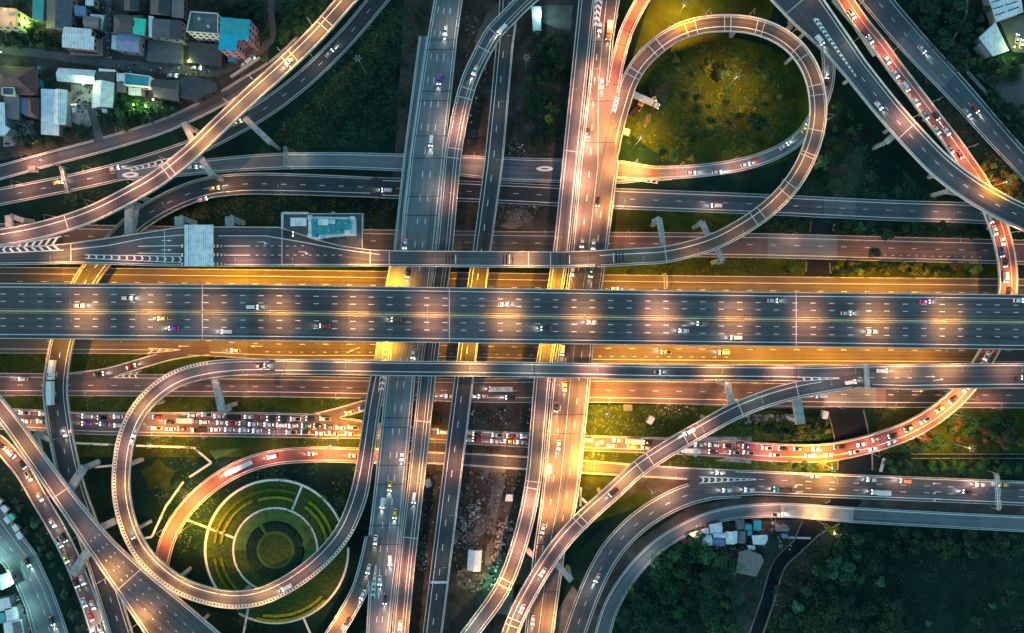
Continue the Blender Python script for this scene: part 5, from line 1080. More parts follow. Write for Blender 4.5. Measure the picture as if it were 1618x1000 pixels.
fleet([(209, 695, 'white', s), (213, 857, 'black', s), (452, 929, 'white', vn)], 'loop_sw', 0, 'on the garden loop ramp', (590, 620), 'the four-lane highway')
fleet([(374, 741, 'white', ar), (429, 722, 'white', vn), (494, 717, 'white', s), (558, 720, 'white', s)], 'y', 0, 'on the red road inside the garden loop', (600, 720), 'the four-lane highway')
fleet([(42, 888, 'black', s), (81, 981, 'black', s)], 'x', 0, 'on the teal-lit road', (0, 800), 'its top end')
def parked(px, py, c, k, ang, label):
    o = vehicle(px, py, c, k, None, 0, ang, beam=False); tag(o, label, CATG[k], 'parked vehicles'); return o
parked(119, 173, 'white', sv, 95, 'white estate car parked in the yard between the white sheds')
parked(1606, 62, 'silver', s, 80, 'silver saloon car parked beside the white shed wall'); parked(1613, 70, 'white', s, 80, 'white saloon car parked nearest the corner of the white shed')
parked(396, 96, 'white', vn, 40, 'white van parked beside the roadside wall by the pink apartment block'); parked(387, 102, 'white', s, 40, 'white saloon car parked behind the van at the roadside wall')
parked(273, 120, 'white', s, 0, 'white saloon car parked on the lane in front of the dark roofed workshop'); parked(311, 108, 'white', s, 0, 'white saloon car parked under the dark shed by the lane')
o = parked(456, 370, 'black', sv, 0, 'black estate car parked at the toll office carport'); q = W(456, 370, ZN); o.location = (q[0], q[1], ZN + .02)
parked(1019, 160, 'white', ar, -24, 'long pale articulated lorry parked on the grass circle'); parked(1004, 174, 'orange', tr, 52, 'rust-orange open lorry parked against the loop ramp')
parked(1029, 148, 'yellow', tr, -70, 'yellow lorry parked beside the long pale one on the grass'); parked(1012, 168, 'white', pk, 60, 'white pickup truck between the parked lorries on the grass')
# ---------------------------------------------------------------- buildings
def building(name, label, cat, pts, h, roof, wall=(.3, .3, .3), kind='flat', win=True, group='houses beside the interchange', parapet=False, storeys=None, wcol=None, extra=0):
    q = [W(x, y, h) for x, y in pts]
    A = sum(q[i][0] * q[(i + 1) % len(q)][1] - q[(i + 1) % len(q)][0] * q[i][1] for i in range(len(q)))
    if A < 0: q = q[::-1]
    c = (sum(p[0] for p in q) / len(q), sum(p[1] for p in q) / len(q), 0)
    root = thing(name, label, cat, c, group)
    ins = lambda f, z: [(c[0] + (p[0] - c[0]) * f, c[1] + (p[1] - c[1]) * f, z) for p in q]
    mb = MB(); f = .97 if not parapet else 1; w = ins(f, 0); mb.prism(w, 0, h - .02); wo = mb.obj('wall', M['wallpaint'], root); wo.color = (*wall, 1)
    mb = MB()
    if kind == 'gable' and len(q) == 4:
        d0, d1 = math.dist(q[0][:2], q[1][:2]), math.dist(q[1][:2], q[2][:2])
        a = q if d0 >= d1 else q[1:] + q[:1]; rh = h + min(d0, d1) * .2
        m1 = tuple((a[3][k] + a[0][k]) / 2 for k in (0, 1)) + (rh,); m2 = tuple((a[1][k] + a[2][k]) / 2 for k in (0, 1)) + (rh,)
        L_ = max(d0, d1); wdt = min(d0, d1) / 2; uv = [(0, 0), (L_, 0), (L_, wdt), (0, wdt)]
        mb.face([a[0], a[1], m2, m1], 0, uv); mb.face([a[2], a[3], m1, m2], 0, uv); mb.face([a[3], a[0], m1], 1); mb.face([a[1], a[2], m2], 1)
        mb.face(a[::-1], 1)
    elif kind == 'hip' and len(q) == 4:
        d0, d1 = math.dist(q[0][:2], q[1][:2]), math.dist(q[1][:2], q[2][:2]); a = q if d0 >= d1 else q[1:] + q[:1]; s_ = min(d0, d1) / max(d0, d1) / 2; rh = h + min(d0, d1) * .25
        l, r = [tuple((a[i][k] + a[j][k]) / 2 for k in (0, 1)) for i, j in ((3, 0), (1, 2))]
        m1 = tuple(l[k] + (r[k] - l[k]) * s_ for k in (0, 1)) + (rh,); m2 = tuple(r[k] + (l[k] - r[k]) * s_ for k in (0, 1)) + (rh,)
        mb.face([a[0], a[1], m2, m1]); mb.face([a[2], a[3], m1, m2]); mb.face([a[3], a[0], m1]); mb.face([a[1], a[2], m2]); mb.face(a[::-1], 1)
    else: mb.prism(q, h - .25 if not parapet else h - .02, h + .05)
    ro = mb.obj('roof', [M[roof], M['conc_dark']], root)
    if parapet:
        n = len(q)
        pb = MB()
        for i in range(n):
            p, p2 = q[i], q[(i + 1) % n]; L_ = math.dist(p[:2], p2[:2]); pb.box(((p[0] + p2[0]) / 2, (p[1] + p2[1]) / 2, h + .05), L_ + .28, .3, .8, math.atan2(p2[1] - p[1], p2[0] - p[0]))
        po = pb.obj('parapet', M['wallpaint'], root); po.color = (*(wcol or wall), 1)
    if win:
        ns = storeys or max(1, int(h / 3.2))
        n = len(w)
        for i in range(n):
            p, p2 = np.array(w[i][:2]), np.array(w[(i + 1) % n][:2]); e = p2 - p; L_ = np.linalg.norm(e); nr = np.array([e[1], -e[0]]) / L_
            if nr @ (-np.array(c[:2])) < 0 or L_ < 3: continue
            k = max(1, int(L_ / 3.0)) if ns > 1 else max(1, int(L_ / 4.5))
            for s_ in range(ns):
                for j in range(k):
                    m_ = p + e * (j + .5) / k + nr * .02; wb = MB(); zc = (s_ + .38) * h / ns
                    wb.box((m_[0], m_[1], zc), min(1.5, L_ / k * .6), .12, min(1.5, h / ns * .45), math.atan2(e[1], e[0])); wb.obj('window', M['window'], root)
    for _ in range(extra):
        rr = random.Random(len(label) + _); k = rr.uniform(.2, .7); a_ = q[rr.randrange(len(q))]; x, y = c[0] + (a_[0] - c[0]) * k, c[1] + (a_[1] - c[1]) * k
        b_ = MB(); b_.tube((x, y, h + .05), (x, y, h + 1.3), .6, n=10); b_.obj('water_tank', M['barrier'], root)
    return root
B = building
gw, pk_, cr, dkw, br = (.17, .18, .19), (.3, .15, .17), (.4, .36, .27), (.05, .05, .055), (.11, .075, .065)
B('house', 'cream flat-roofed house glowing yellow at the frame corner', 'house', [(-10, 12), (27, 15), (27, 43), (-10, 41)], 11, 'roof_cream', cr, parapet=True, extra=1)
B('shed', 'long teal sheet-roofed shed beside the cream house', 'shed', [(52, -10), (70, -10), (68, 32), (51, 31)], 6, 'roof_teal', gw, win=False)
B('warehouse', 'large dark grey roofed warehouse behind the white-roofed house', 'warehouse', [(74, -10), (112, -10), (110, 47), (73, 45)], 6, 'roof_grey', gw, 'gable')
B('house', 'small blue-grey tin house with pale trim between dark roofs', 'house', [(117, 8), (135, 10), (135, 26), (118, 24)], 5, 'roof_blue', gw, 'flat')
B('house', 'tiny white-roofed outhouse touching the frame edge', 'outhouse', [(135, -6), (148, -5), (147, 9), (135, 8)], 5, 'roof_white', gw)
B('house', 'dark brown roofed house wrapped by a white L-shaped terrace', 'house', [(132, 25), (157, 27), (156, 46), (133, 45)], 6, 'roof_rust', br, 'gable')
B('terrace_roof', 'white L-shaped terrace roof wrapping the dark brown house', 'roof', [(143, 22), (165, 24), (160, 48), (156, 48), (158, 27), (143, 25.5)], 4, 'roof_white', gw, win=False)
B('house', 'pale grey house with notched white sheet roof beside the lane', 'house', [(101, 42), (145, 46), (144, 57), (149, 58), (148, 79), (98, 74), (98, 57)], 7, 'roof_white', pk_)
B('terrace_roof', 'low pinkish tiled terrace in front of the notched white roof', 'terrace', [(110, 81), (155, 86), (156, 62), (162, 60), (162, 88), (112, 87)], 3, 'roof_rust', br, win=False)
B('house', 'dark grey house with hipped roof beyond the side alley', 'house', [(180, 23), (226, 24), (224, 54), (179, 54)], 6, 'roof_dark', dkw, 'hip')
B('house', 'dark low house at the frame edge above the hipped roof', 'house', [(196, -12), (220, -12), (219, 17), (196, 16)], 6, 'roof_dark', dkw, 'gable')
B('carport', 'small white lean-to roof beside the blue-grey roof', 'lean-to', [(177, 55), (186, 56), (185, 78), (176, 77)], 4, 'roof_white', gw, win=False)
B('house', 'house with plain blue-grey sheet roof near the lane', 'house', [(187, 53), (223, 55), (221, 83), (184, 79)], 6, 'roof_blue', gw, 'gable')
B('awning', 'bright green sheet awning over a dark house', 'awning', [(211, 28), (231, 30), (228, 56), (210, 53)], 7.5, 'roof_green', gw, 'flat', win=False)
B('townhouse', 'row house with dark roof and white party wall, nearest the green awning', 'house', [(241, 29), (270, 31), (268, 61), (240, 57)], 8, 'roof_grey', gw, 'flat')
B('townhouse', 'dark row house joined to the one with the white party wall', 'house', [(270.5, 31), (287, 32), (286, 63), (269, 61)], 8, 'roof_dark', gw, 'flat')
B('party_wall', 'pale strip roof beside the dark row houses', 'lean-to', [(235, 25), (243, 26), (240, 59), (235, 58)], 7, 'roof_white', gw, win=False)
B('house', 'broad dark roofed house touching the frame edge, behind the row houses', 'house', [(238, -12), (271, -12), (269, 25), (237, 22)], 7, 'roof_dark', dkw, 'gable')
B('house', 'narrow dark plum roofed house touching the frame edge', 'house', [(272, -12), (291, -12), (290, 29), (271, 27)], 7, 'roof_rust', dkw, 'flat')
B('apartment_block', 'grey apartment block with white gridded front and dark roof', 'apartment block', [(302, 19), (345, 22), (345, 54), (296, 50)], 13, 'roof_grey', (.55, .56, .56), parapet=True, storeys=4, extra=2)
B('workshop', 'dark flat workshop roof in front of the gridded apartment block', 'workshop', [(299, 66), (351, 71), (350, 105), (298, 98)], 5, 'roof_dark', dkw, 'flat')
B('apartment_block', 'pink apartment block with bright cyan L-shaped roof', 'apartment block', [(349, 27), (396, 31), (393, 63), (375, 63), (373, 80), (345, 78)], 14, 'roof_cyan', (.5, .24, .28), storeys=4, wcol=(.02, .4, .5))
rt = MB(); rt.prism([W(x, y, 14.25) for x, y in ((351, 29), (394, 33), (392, 54), (349, 52))], 14.06, 14.25); rt.obj('roof_deck', M['roof_teal'], [o for o in COL.objects if o.get('label', '').startswith('pink apartment')][0])
B('kiosk', 'small teal-roofed kiosk below the pink apartment block', 'kiosk', [(360, 90), (374, 91), (374, 99), (360, 97)], 3, 'roof_teal', gw)
B('shelter', 'small grey-green shelter beside the pink apartment block', 'shelter', [(387, 76), (401, 75), (401, 87), (389, 86)], 4, 'roof_grey', gw, win=False)
B('house', 'large maroon tiled house beside the lane at the frame edge', 'house', [(-8, 103), (57, 106), (56, 150), (-8, 148)], 6, 'roof_maroon', br, 'hip')
B('house', 'small sunken grey roof framed by white walls beside the maroon house', 'annexe', [(5, 139), (24, 139), (23, 151), (5, 150)], 7, 'roof_grey', (.6, .6, .58), parapet=True, win=False)
B('house', 'grey rusty roofed house between the white barn and frame edge', 'house', [(6, 150), (31, 152), (30, 190), (8, 186)], 5, 'roof_rust', br, 'flat')
B('house', 'small maroon hipped house squeezed against the white barn', 'house', [(43, 153), (61, 154), (60, 187), (43, 184)], 5.5, 'roof_maroon', br, 'hip')
B('lean_to', 'pale teal lean-to beside the small maroon hipped house', 'lean-to', [(32, 155), (42.5, 154), (42.5, 184), (33, 178)], 4, 'roof_blue', gw, win=False)
B('shed', 'white sheet roof cut by the frame edge', 'shed', [(-8, 161), (7, 162), (8, 198), (16, 203), (8, 214), (-8, 213)], 6, 'roof_white', gw, win=False)
B('barn', 'long white ribbed barn roof standing along the lane', 'barn', [(92, 107), (152, 111), (151, 133), (90, 128)], 4, 'roof_white', gw, 'gable', win=False)
B('house', 'small black flat roof at the end of the long barn', 'house', [(152.5, 112), (182, 113), (180, 128), (152, 126)], 5, 'roof_dark', dkw)
B('lean_to', 'narrow white strip roof edging the lane by the long barn', 'lean-to', [(156, 108), (182, 110), (182, 113), (156, 112)], 5.6, 'roof_white', gw, win=False)
B('barn', 'big white ridge-roofed barn with notched corner by the yard', 'barn', [(65, 140), (106, 142), (104, 197), (93, 197), (93, 214), (65, 212)], 5, 'roof_white', gw, win=False)
rb = MB(); a = [W(x, y, 5.06) for x, y in ((86, 141), (104, 142), (103, 196), (85, 195))]; z7 = 9.2
for p in (0,):
    u = [(q_[0], q_[1], 5.06) for q_ in a]; m1 = ((u[0][0] + u[1][0]) / 2, (u[0][1] + u[1][1]) / 2, 6.3); m2 = ((u[2][0] + u[3][0]) / 2, (u[2][1] + u[3][1]) / 2, 6.3)
    for f_ in ([u[0], m1, m2, u[3]], [m1, u[1], u[2], m2]): rb.face(f_[::-1])
    rb.face([u[0], u[1], m1]); rb.face([u[2], u[3], m2])
rb.obj('ridge_roof', M['roof_white'], [o for o in COL.objects if o.get('label', '').startswith('big white ridge')][0])
B('barn', 'upright white ridge-roofed barn across the yard from the big one', 'barn', [(148, 127), (181, 130), (178, 170), (145, 171)], 4, 'roof_white', gw, 'gable', win=False)
B('shed', 'tiny white shed at the foot of the upright barn', 'shed', [(161, 171.5), (169, 172), (168, 178), (161, 177)], 3, 'roof_white', gw, win=False)
B('house', 'teal-roofed house with white trim beside the lane', 'house', [(198, 116), (238, 121), (236, 137), (197, 134)], 6, 'roof_teal', (.6, .6, .6), 'flat', parapet=True, wcol=(.6, .62, .62))
B('house', 'little grey-white house between barn and teal roof', 'house', [(184, 115), (196, 116), (195, 128), (184, 128)], 5, 'roof_white', gw)
B('lean_to', 'pinkish rusty lean-to below the little grey-white house', 'lean-to', [(184, 129), (200, 132), (199, 146), (185, 145)], 4, 'roof_rust', br, win=False)
B('lean_to', 'grey ribbed lean-to with white end below the teal roof', 'lean-to', [(203, 138), (223, 139), (223, 151), (203, 149)], 4, 'roof_white', gw, win=False)
B('workshop', 'black-roofed workshop next to the teal-roofed house', 'workshop', [(240, 125), (284, 127), (283, 160), (243, 152)], 5.5, 'roof_dark', dkw, 'gable')
B('workshop', 'large near-black polygonal workshop roof where the lane meets the road', 'workshop', [(285, 123), (304, 120), (340, 129), (343, 141), (310, 158), (285, 155)], 6, 'roof_dark', dkw)
B('wall_shed', 'walled dark yard shed along the lane below the row houses', 'shed', [(234, 63), (288, 67), (287, 101), (231, 96)], 2.5, 'roof_grey', gw, win=False)
B('warehouse', 'white ribbed warehouse roof with dark skylight strips cut by the frame', 'warehouse', [(1560, -10), (1612, -10), (1617, 19), (1574, 34)], 5, 'roof_white', gw, 'flat', win=False, group='white sheds at the far corner')
wr = [o for o in COL.objects if o.get('label', '').startswith('white ribbed warehouse')][0]
for a, b in (((1566, 4), (1582, -1)), ((1585, -2), (1606, -8)), ((1569, 14), (1586, 9)), ((1589, 8), (1608, 2)), ((1572, 24), (1588, 19)), ((1592, 17), (1610, 11))):
    p, q = np.array(W(*a, 5.1)), np.array(W(*b, 5.1)); d = q - p; mb = MB(); mb.box(((p[0] + q[0]) / 2, (p[1] + q[1]) / 2, 5.05), np.linalg.norm(d), .5, .08, math.atan2(d[1], d[0])); mb.obj('skylight', M['window'], wr)
B('warehouse', 'plain white four-sided warehouse roof beside the ribbed one', 'warehouse', [(1547, 59), (1573, 35), (1594, 80), (1569, 89)], 4.5, 'roof_white', gw, 'flat', win=False, group='white sheds at the far corner')
B('lean_to', 'small grey lean-to against the plain white warehouse', 'lean-to', [(1545, 71), (1551, 67), (1566, 87), (1560, 92)], 4, 'roof_rust', gw, win=False, group='white sheds at the far corner')
B('shed', 'white-roofed shed standing in the scrap yard', 'shed', [(740, 868), (762, 869), (759, 903), (738, 901)], 5, 'roof_white', gw, 'gable', group='yard buildings')
B('shed', 'grey-roofed shed half hidden under the diagonal flyover', 'shed', [(792, 930), (812, 926), (808, 972), (786, 970)], 4, 'roof_grey', gw, 'flat', win=False, group='yard buildings')
B('yard_house', 'long pale grey flat building beside the paved yard at the top', 'house', [(840, 10), (855, 10), (855, 48), (842, 48)], 5, 'roof_white', gw, group='yard buildings')
B('shed', 'small white hut with teal side in the scrap yard', 'hut', [(800, 781), (810, 781), (810, 792), (798, 792)], 3, 'roof_white', gw, win=False, group='yard buildings')
B('shed', 'greenish-white house by the teal-lit road', 'house', [(-10, 912), (16, 904), (22, 922), (4, 932), (-10, 930)], 5, 'roof_white', gw, group='market by the teal-lit road')
for n, (pts, rf, lb) in enumerate((([(-8, 948), (14, 944), (18, 962), (-8, 968)], 'roof_white', 'white market roof nearest the greenish-white house'), ([(8, 962), (26, 958), (30, 978), (10, 982)], 'roof_white', 'white market roof jutting towards the teal-lit road'),
        ([(-8, 970), (7, 968), (9, 984), (-8, 986)], 'roof_teal', 'dark teal market roof at the frame edge'), ([(5, 984), (34, 978), (40, 1008), (8, 1010)], 'roof_white', 'broad white market roof at the frame corner'), ([(19, 984), (31, 982), (34, 1000), (22, 1002)], 'roof_grey', 'grey square roof panel on the broad market roof'))):
    B('market_hall', lb, 'market roof', pts, 4.6 if n == 4 else 4, rf, gw, win=False, group='market by the teal-lit road')
for n, (x, y, a) in enumerate(((3, 790, 40), (13, 802, 45), (17, 819, 50), (23, 815, 50), (30, 832, 55), (36, 844, 58)), 1):
    t_ = thing('market_stall', f'pale-roofed roadside stall on the teal-lit road verge, {nth(n)} from its top end', 'market stall', (*W(x, y)[:2], 0), 'roadside stalls', -R(a))
    mb = MB(); mb.box((0, 0, 2.4), 3.4, 2.6, .12); mb.obj('canopy', M['roof_white'] if n != 4 else M['roof_green'], t_, (0, 0, 0))
    mb = MB(); mb.box((0, 0, 0), 2.6, 1.4, .95); mb.obj('counter', M['junk'], t_, (0, 0, 0))
    for sx in (-1.5, 1.5):
        for sy in (-1.1, 1.1): mb = MB(); mb.tube((sx, sy, 0), (sx, sy, 2.42), .05); mb.obj('post', M['steel'], t_, (0, 0, 0))
for pts, h, rf, lb in (([(1088, 843), (1119, 833), (1121, 843), (1096, 850)], 4, 'roof_white', 'long tapering white shack at the end of the cluster'), ([(1120, 829), (1140, 825), (1141, 841), (1122, 843)], 4.5, 'roof_white', 'square white shack nearest the service road'),
        ([(1108, 847), (1124, 844), (1126, 862), (1106, 863)], 3.6, 'roof_white', 'pinkish-white shack below the tapering one'), ([(1126, 843), (1147, 841.5), (1146, 850), (1127, 849)], 4.2, 'roof_white', 'narrow white shack in the middle of the cluster'), ([(1126.5, 849.5), (1145, 850.5), (1145, 863), (1126.5, 862)], 3.4, 'roof_blue', 'blue-grey shack at the lower edge of the cluster'),
        ([(1146, 840), (1165, 838), (1165, 858), (1147, 860)], 4, 'roof_white', 'patched white shack beside the dark alley'), ([(1164, 822), (1176, 822), (1176, 836), (1165, 837)], 4, 'roof_grey', 'grey shack beside the service road'), ([(1177, 829), (1188, 829), (1188, 838), (1177, 838)], 3.5, 'roof_teal', 'small bright teal shack between grey and dark teal ones'),
        ([(1191, 823), (1203, 823), (1203, 838), (1191, 838)], 4, 'roof_teal', 'upright dark teal shack beside the service road'), ([(1188, 846), (1212, 845), (1214, 853), (1208, 861), (1190, 860)], 4, 'roof_white', 'rounded white hut on the alley corner'), ([(1181, 861.5), (1193, 862), (1193, 869), (1182, 869)], 3, 'roof_white', 'tiny white hut below the rounded one'),
        ([(1166, 839), (1178, 839), (1178, 858), (1166, 858)], 3, 'roof_rust', 'rusty shack in the dark alley'), ([(1181, 839), (1189, 839), (1188, 846), (1181, 846)], 3, 'roof_teal', 'little teal lean-to under the bright teal shack'), ([(1225, 829), (1246, 832), (1246, 840), (1226, 839)], 4, 'roof_rust', 'pink-roofed hut on stilts beside the canal'), ([(1235, 843), (1245, 844), (1244, 850), (1235, 850)], 3, 'roof_blue', 'tiny blue hut beside the canal footbridge'),
        ([(1168, 872), (1182, 869), (1203, 877), (1207, 886), (1195, 911), (1163, 905)], 5, 'roof_rust', 'big dark rusty barn among the trees by the canal')):
    B('shack', lb, 'shack', pts, h, rf, random.choice([gw, br, dkw]), 'gable' if len(pts) == 4 and rf != 'roof_teal' else 'flat', win=h > 3.8, group='shacks beside the canal')
# house lamps: small bulbs on posts, lighting the yards
for n, (x, y, e, c, lb) in enumerate(((141, 138, .45, (.75, 1, .45), 'lamp post lighting the yard between the white barns'), (106, 178, .5, (.4, 1, .6), 'green-tinged lamp post beside the big ridge-roofed barn'), (20, 22, .55, YE, 'yellow lamp post standing on the flat roof of the cream house'), (57, 42, .5, (.5, 1, .1), 'green lamp post in the trees below the teal shed'), (219, 170, .4, (.7, 1, .1), 'lime lamp post in the garden trees, farthest from the road'),
        (238, 173, .35, (.7, 1, .3), 'lime lamp post in the garden trees, second along the row'), (250, 162, .35, WH, 'white lamp post in the garden trees, third along the row'), (277, 158, .5, (.8, 1, .1), 'lime lamp post in the garden trees, beside the black workshop'), (385, 93, .6, YE, 'yellow lamp post by the palm at the apartment block'), (1592, 80, .9, (.8, 1, .2), 'lamp post at the corner of the plain white warehouse'),
        (24, 896, .2, (.35, 1, .55), 'green lamp post outside the greenish-white house'), (782, 918, .9, (.3, 1, .5), 'green lamp post in the scrap yard under the flyover'), (853, 30, .6, TE, 'pale lamp post in the paved yard at the top'), (305, 103, .4, (.8, 1, .3), 'lamp post under the workshop by the lane'), (12, 88, .3, (.5, 1, .1), 'green lamp post on the lane verge'), (1312, 838, .14, OR, 'orange lamp post at the canal bend'), (50, 683, 1.2, OR, 'orange lamp post in the scrub below the jammed street'), (8, 740, .6, OR, 'orange lamp post in the scrub inside the curved jammed street'))):
    zb = 11.05 if 'flat roof of the cream' in lb else 0; t_ = thing('yard_lamp', lb, 'yard lamp', W(x, y, zb), 'yard lamps')
    mb = MB(); mb.tube((0, 0, 0), (0, 0, 5), .07, .05); mb.obj('pole', M['steel'], t_, (0, 0, 0))
    mb = MB(); mb.box((0, 0, 5), .7, .4, .22, top=(.6, .6)); h_ = mb.obj('lamp_head', M['lampgreen'] if c[1] == 1 and c[0] < .9 else M['lampglow'], t_, (0, 0, 0))
    d = bpy.data.lights.new('lamp_light', 'POINT'); d.energy = e * 1500 * LAMP; d.color = c; d.shadow_soft_size = .25; o = bpy.data.objects.new('lamp_light', d); COL.objects.link(o); o.parent = t_; o.location = (0, 0, 5.6)

# sign gantries over the roads
def gantry(a, b, z, h, label, nsign):
    pa, pb = np.array(W(*a, z + h)), np.array(W(*b, z + h)); root = thing('sign_gantry', label, 'sign gantry', ((pa[0] + pb[0]) / 2, (pa[1] + pb[1]) / 2, z), 'sign gantries')
    d = pb - pa; L_ = np.linalg.norm(d); u = d / L_; n = np.array([-u[1], u[0], 0])
    for p in (pa, pb):
        mb = MB(); mb.tube((p[0], p[1], z), tuple(p), .28, .22, 8); mb.obj('post', M['steel'], root)
    mb = MB()
    for o_ in (-.55, .55): mb.tube(tuple(pa + n * o_), tuple(pb + n * o_), .14); mb.tube(tuple(pa + n * o_ - np.array([0, 0, 1.2])), tuple(pb + n * o_ - np.array([0, 0, 1.2])), .1)
    k = int(L_ / 1.4)
    for i in range(k):
        p, q = pa + u * L_ * i / k, pa + u * L_ * (i + 1) / k; sg = 1 if i % 2 else -1; mb.tube(tuple(p + n * .55 * sg), tuple(q - n * .55 * sg), .07, n=4)
    mb.obj('truss', M['steel'], root)
    for i in range(nsign):
        p = pa + u * L_ * (i + .5) / nsign + n * .95; mb = MB(); mb.box((p[0], p[1], z + h - 1.9), L_ / nsign * .7, .18, 2.4, math.atan2(u[1], u[0])); mb.obj('sign_panel', M['steel'], root)
gantry((95, 262), (107, 305), G, 7, 'grey truss sign gantry across the dark road near the frame edge', 2)
gantry((450, 231), (450, 262), G, 7, 'slim sign gantry across the pale road above the toll plaza', 1)
gantry((1575, 748), (1579, 806), G, 7, 'grey truss sign gantry across the wide ground highway', 3)
gantry((1369, 574), (1371, 615), ZN, 7, 'broad grey sign gantry across the straight elevated road', 2)
gantry((1051, 432), (1052, 456), G, 7, 'short sign gantry over the yellow-lit road above the expressway', 1)
gantry((1100, 690), (1099, 722), G, 6, 'small height-limit frame at the start of the curved ramp', 0)
# oval speed marks painted on the road
for (x, y, rx, ry, key) in ((206, 276, 13, 4.5, 'nw2'), (861, 266.5, 13.5, 4, 'nw3')):
    z = PATHS[key].Z[PATHS[key].near(x, y)] + .035
    for name, f_, m_, dz in (('road_marking', 1, 'white', 0), ('road_marking', .5, 'asphalt_red' if x < 300 else 'lane', .012)):
        mb = MB(); c = W(x, y, z); mb.face([(c[0] + rx * S * f_ * math.cos(t), c[1] + ry * S * (f_ if f_ == 1 else .3) * math.sin(t) + (x < 300) * rx * S * f_ * math.cos(t) * .05, z + dz) for t in [2 * math.pi * k / 28 for k in range(28)]]); struct(mb.obj(name, M[m_]))
# small things on the verges
for n, (x, y, a, lb) in enumerate(((1027, 663, 60, 'white equipment cabinet on the bright verge beside the warm-lit highway'), (992, 644, 0, 'dark utility box at the edge of the paved apron'), (677, 762, -70, 'white portable tank and cabin on the bare ground beside the highway'), (55, 268, 0, 'orange construction container at the roadside near the frame edge'), (1301, 655, 80, 'white water tanks beside the canal lock'), (988, 209, -15, 'small square kiosk beside the warm-lit highway'))):
    t_ = thing('utility_cabinet', lb, 'cabinet', (*W(x, y)[:2], 0), None, R(a))
    mb = MB(); mb.box((0, 0, .2), 3.6, 2.4, 2.1); mb.obj('body', M['barrier'] if n not in (1,) else M['dark'], t_, (0, 0, 0))
    mb = MB(); mb.box((0, 0, 2.3), 3.9, 2.7, .15); mb.obj('lid', M['roof_white'] if n not in (1, 3) else M['conc_dark'], t_, (0, 0, 0))
    mb = MB(); mb.box((0, 0, 0), 4.2, 3.0, .2); mb.obj('plinth', M['concrete'], t_, (0, 0, 0))
    mb = MB(); mb.box((1.82, 0, .4), .06, 1.2, 1.7); mb.obj('door', M['steel'], t_, (0, 0, 0))
w_ = MB()
p, q = np.array(W(353, 112)), np.array(W(412, 92)); 
def wall(a, b, h, w, m, label, name='boundary_wall'):
    p, q = np.array(W(*a)), np.array(W(*b)); d = q - p; mb = MB(); mb.box(((p[0] + q[0]) / 2, (p[1] + q[1]) / 2, 0), np.linalg.norm(d), w, h, math.atan2(d[1], d[0])); tag(mb.obj(name, M[m]), label, 'wall')
wall((366, 123), (412, 92), 2.2, .5, 'barrier', 'pale boundary wall beside the road at the apartment block')
for a_, b_, w_n in (((1316, 0), (1350, 40), 'upper'), ((1350, 40), (1382, 88), 'lower')): wall(a_, b_, 3.2, 2.2, 'barrier', f'broad pale concrete wall edging the red ramp at the top, {w_n} length')
wall((66, 107), (68, 139), 2.6, .8, 'roof_cyan', 'cyan painted wall between the maroon house and the barn yard')
wall((1522, 95), (1526, 112), 1.0, 1.4, 'conc_dark', 'short concrete channel wall above the ground road by the sheds'); wall((1526, 112), (1618, 214), 1.0, 1.2, 'conc_dark', 'long concrete channel wall along the ground road by the sheds')
wall((1440, 717), (1618, 717), .5, .35, 'conc_dark', 'low pale wall in the scrub below the curved jammed ramp, upper one'); wall((1440, 724), (1618, 724), .5, .35, 'conc_dark', 'low pale wall in the scrub below the curved jammed ramp, lower one')
wall((1246, 849), (1280, 850), .4, .9, 'barrier', 'thin concrete footbridge across the dark canal', 'footbridge'); wall((1397, 724), (1391, 745), .4, 1.5, 'barrier', 'white slatted gangway below the curved jammed ramp', 'gangway')
wall((1527, 0), (1526, 25), .8, .6, 'barrier', 'curved pond kerb at the top near the white sheds'); wall((1526, 25), (1500, 72), .8, .6, 'barrier', 'straight pond kerb running down beside the dark trees')

# ---------------------------------------------------------------- scrap heaps and rubble
def heap(name, label, pts, n, seed, smin=.4, smax=1.8):
    r = random.Random(seed); mb = MB(); xs = [p[0] for p in pts]; ys = [p[1] for p in pts]
    k = 0
    while k < n:
        x, y = r.uniform(min(xs), max(xs)), r.uniform(min(ys), max(ys))
        if not inpoly(x, y, pts): continue
        c = W(x, y); s1, s2, h = r.uniform(smin, smax), r.uniform(smin, smax) * .7, r.uniform(.2, 1.3)
        mb.box((c[0], c[1], 0), s1, s2, h, r.uniform(0, 3.1), m=r.choice([0, 0, 0, 1, 2, 3, 3, 4]), top=(r.uniform(.6, 1), r.uniform(.6, 1))); k += 1
    o = mb.obj(name, [M['junk'], M['conc_dark'], M['barrier'], M['soil'], M['roof_rust']]); o['kind'] = 'stuff'; o['label'] = label; return o
def inpoly(x, y, P):
    c = False; n = len(P)
    for i in range(n):
        (x0, y0), (x1, y1) = P[i], P[i - 1]
        if (y0 > y) != (y1 > y) and x < (x1 - x0) * (y - y0) / (y1 - y0) + x0: c = not c
    return c
heap('rubble', 'scattered scrap and tyres in the yard between the elevated roads', [(722, 810), (748, 830), (735, 860), (712, 865)], 130, 1)
heap('rubble', 'dark scrap piled along the bending elevated lane', [(790, 820), (812, 825), (800, 870), (782, 905), (776, 880)], 260, 2)
heap('rubble', 'broken material heaped beside the yard track', [(742, 790), (760, 790), (758, 825), (742, 825)], 90, 3)
heap('rubble', 'white bagged rubble beside the near-black road', [(662, 870), (675, 870), (672, 900), (660, 900)], 80, 4, .6, 1.3)
heap('rubble', 'pale rubble on bare ground beside the paved yard', [(800, 225), (830, 225), (830, 245), (800, 245)], 70, 5, .3, 1.1)
heap('rubble', 'stacked pallets and pipes on the verge by the flyover pier', [(1180, 656), (1255, 656), (1255, 668), (1180, 668)], 160, 6, .4, 2.2)
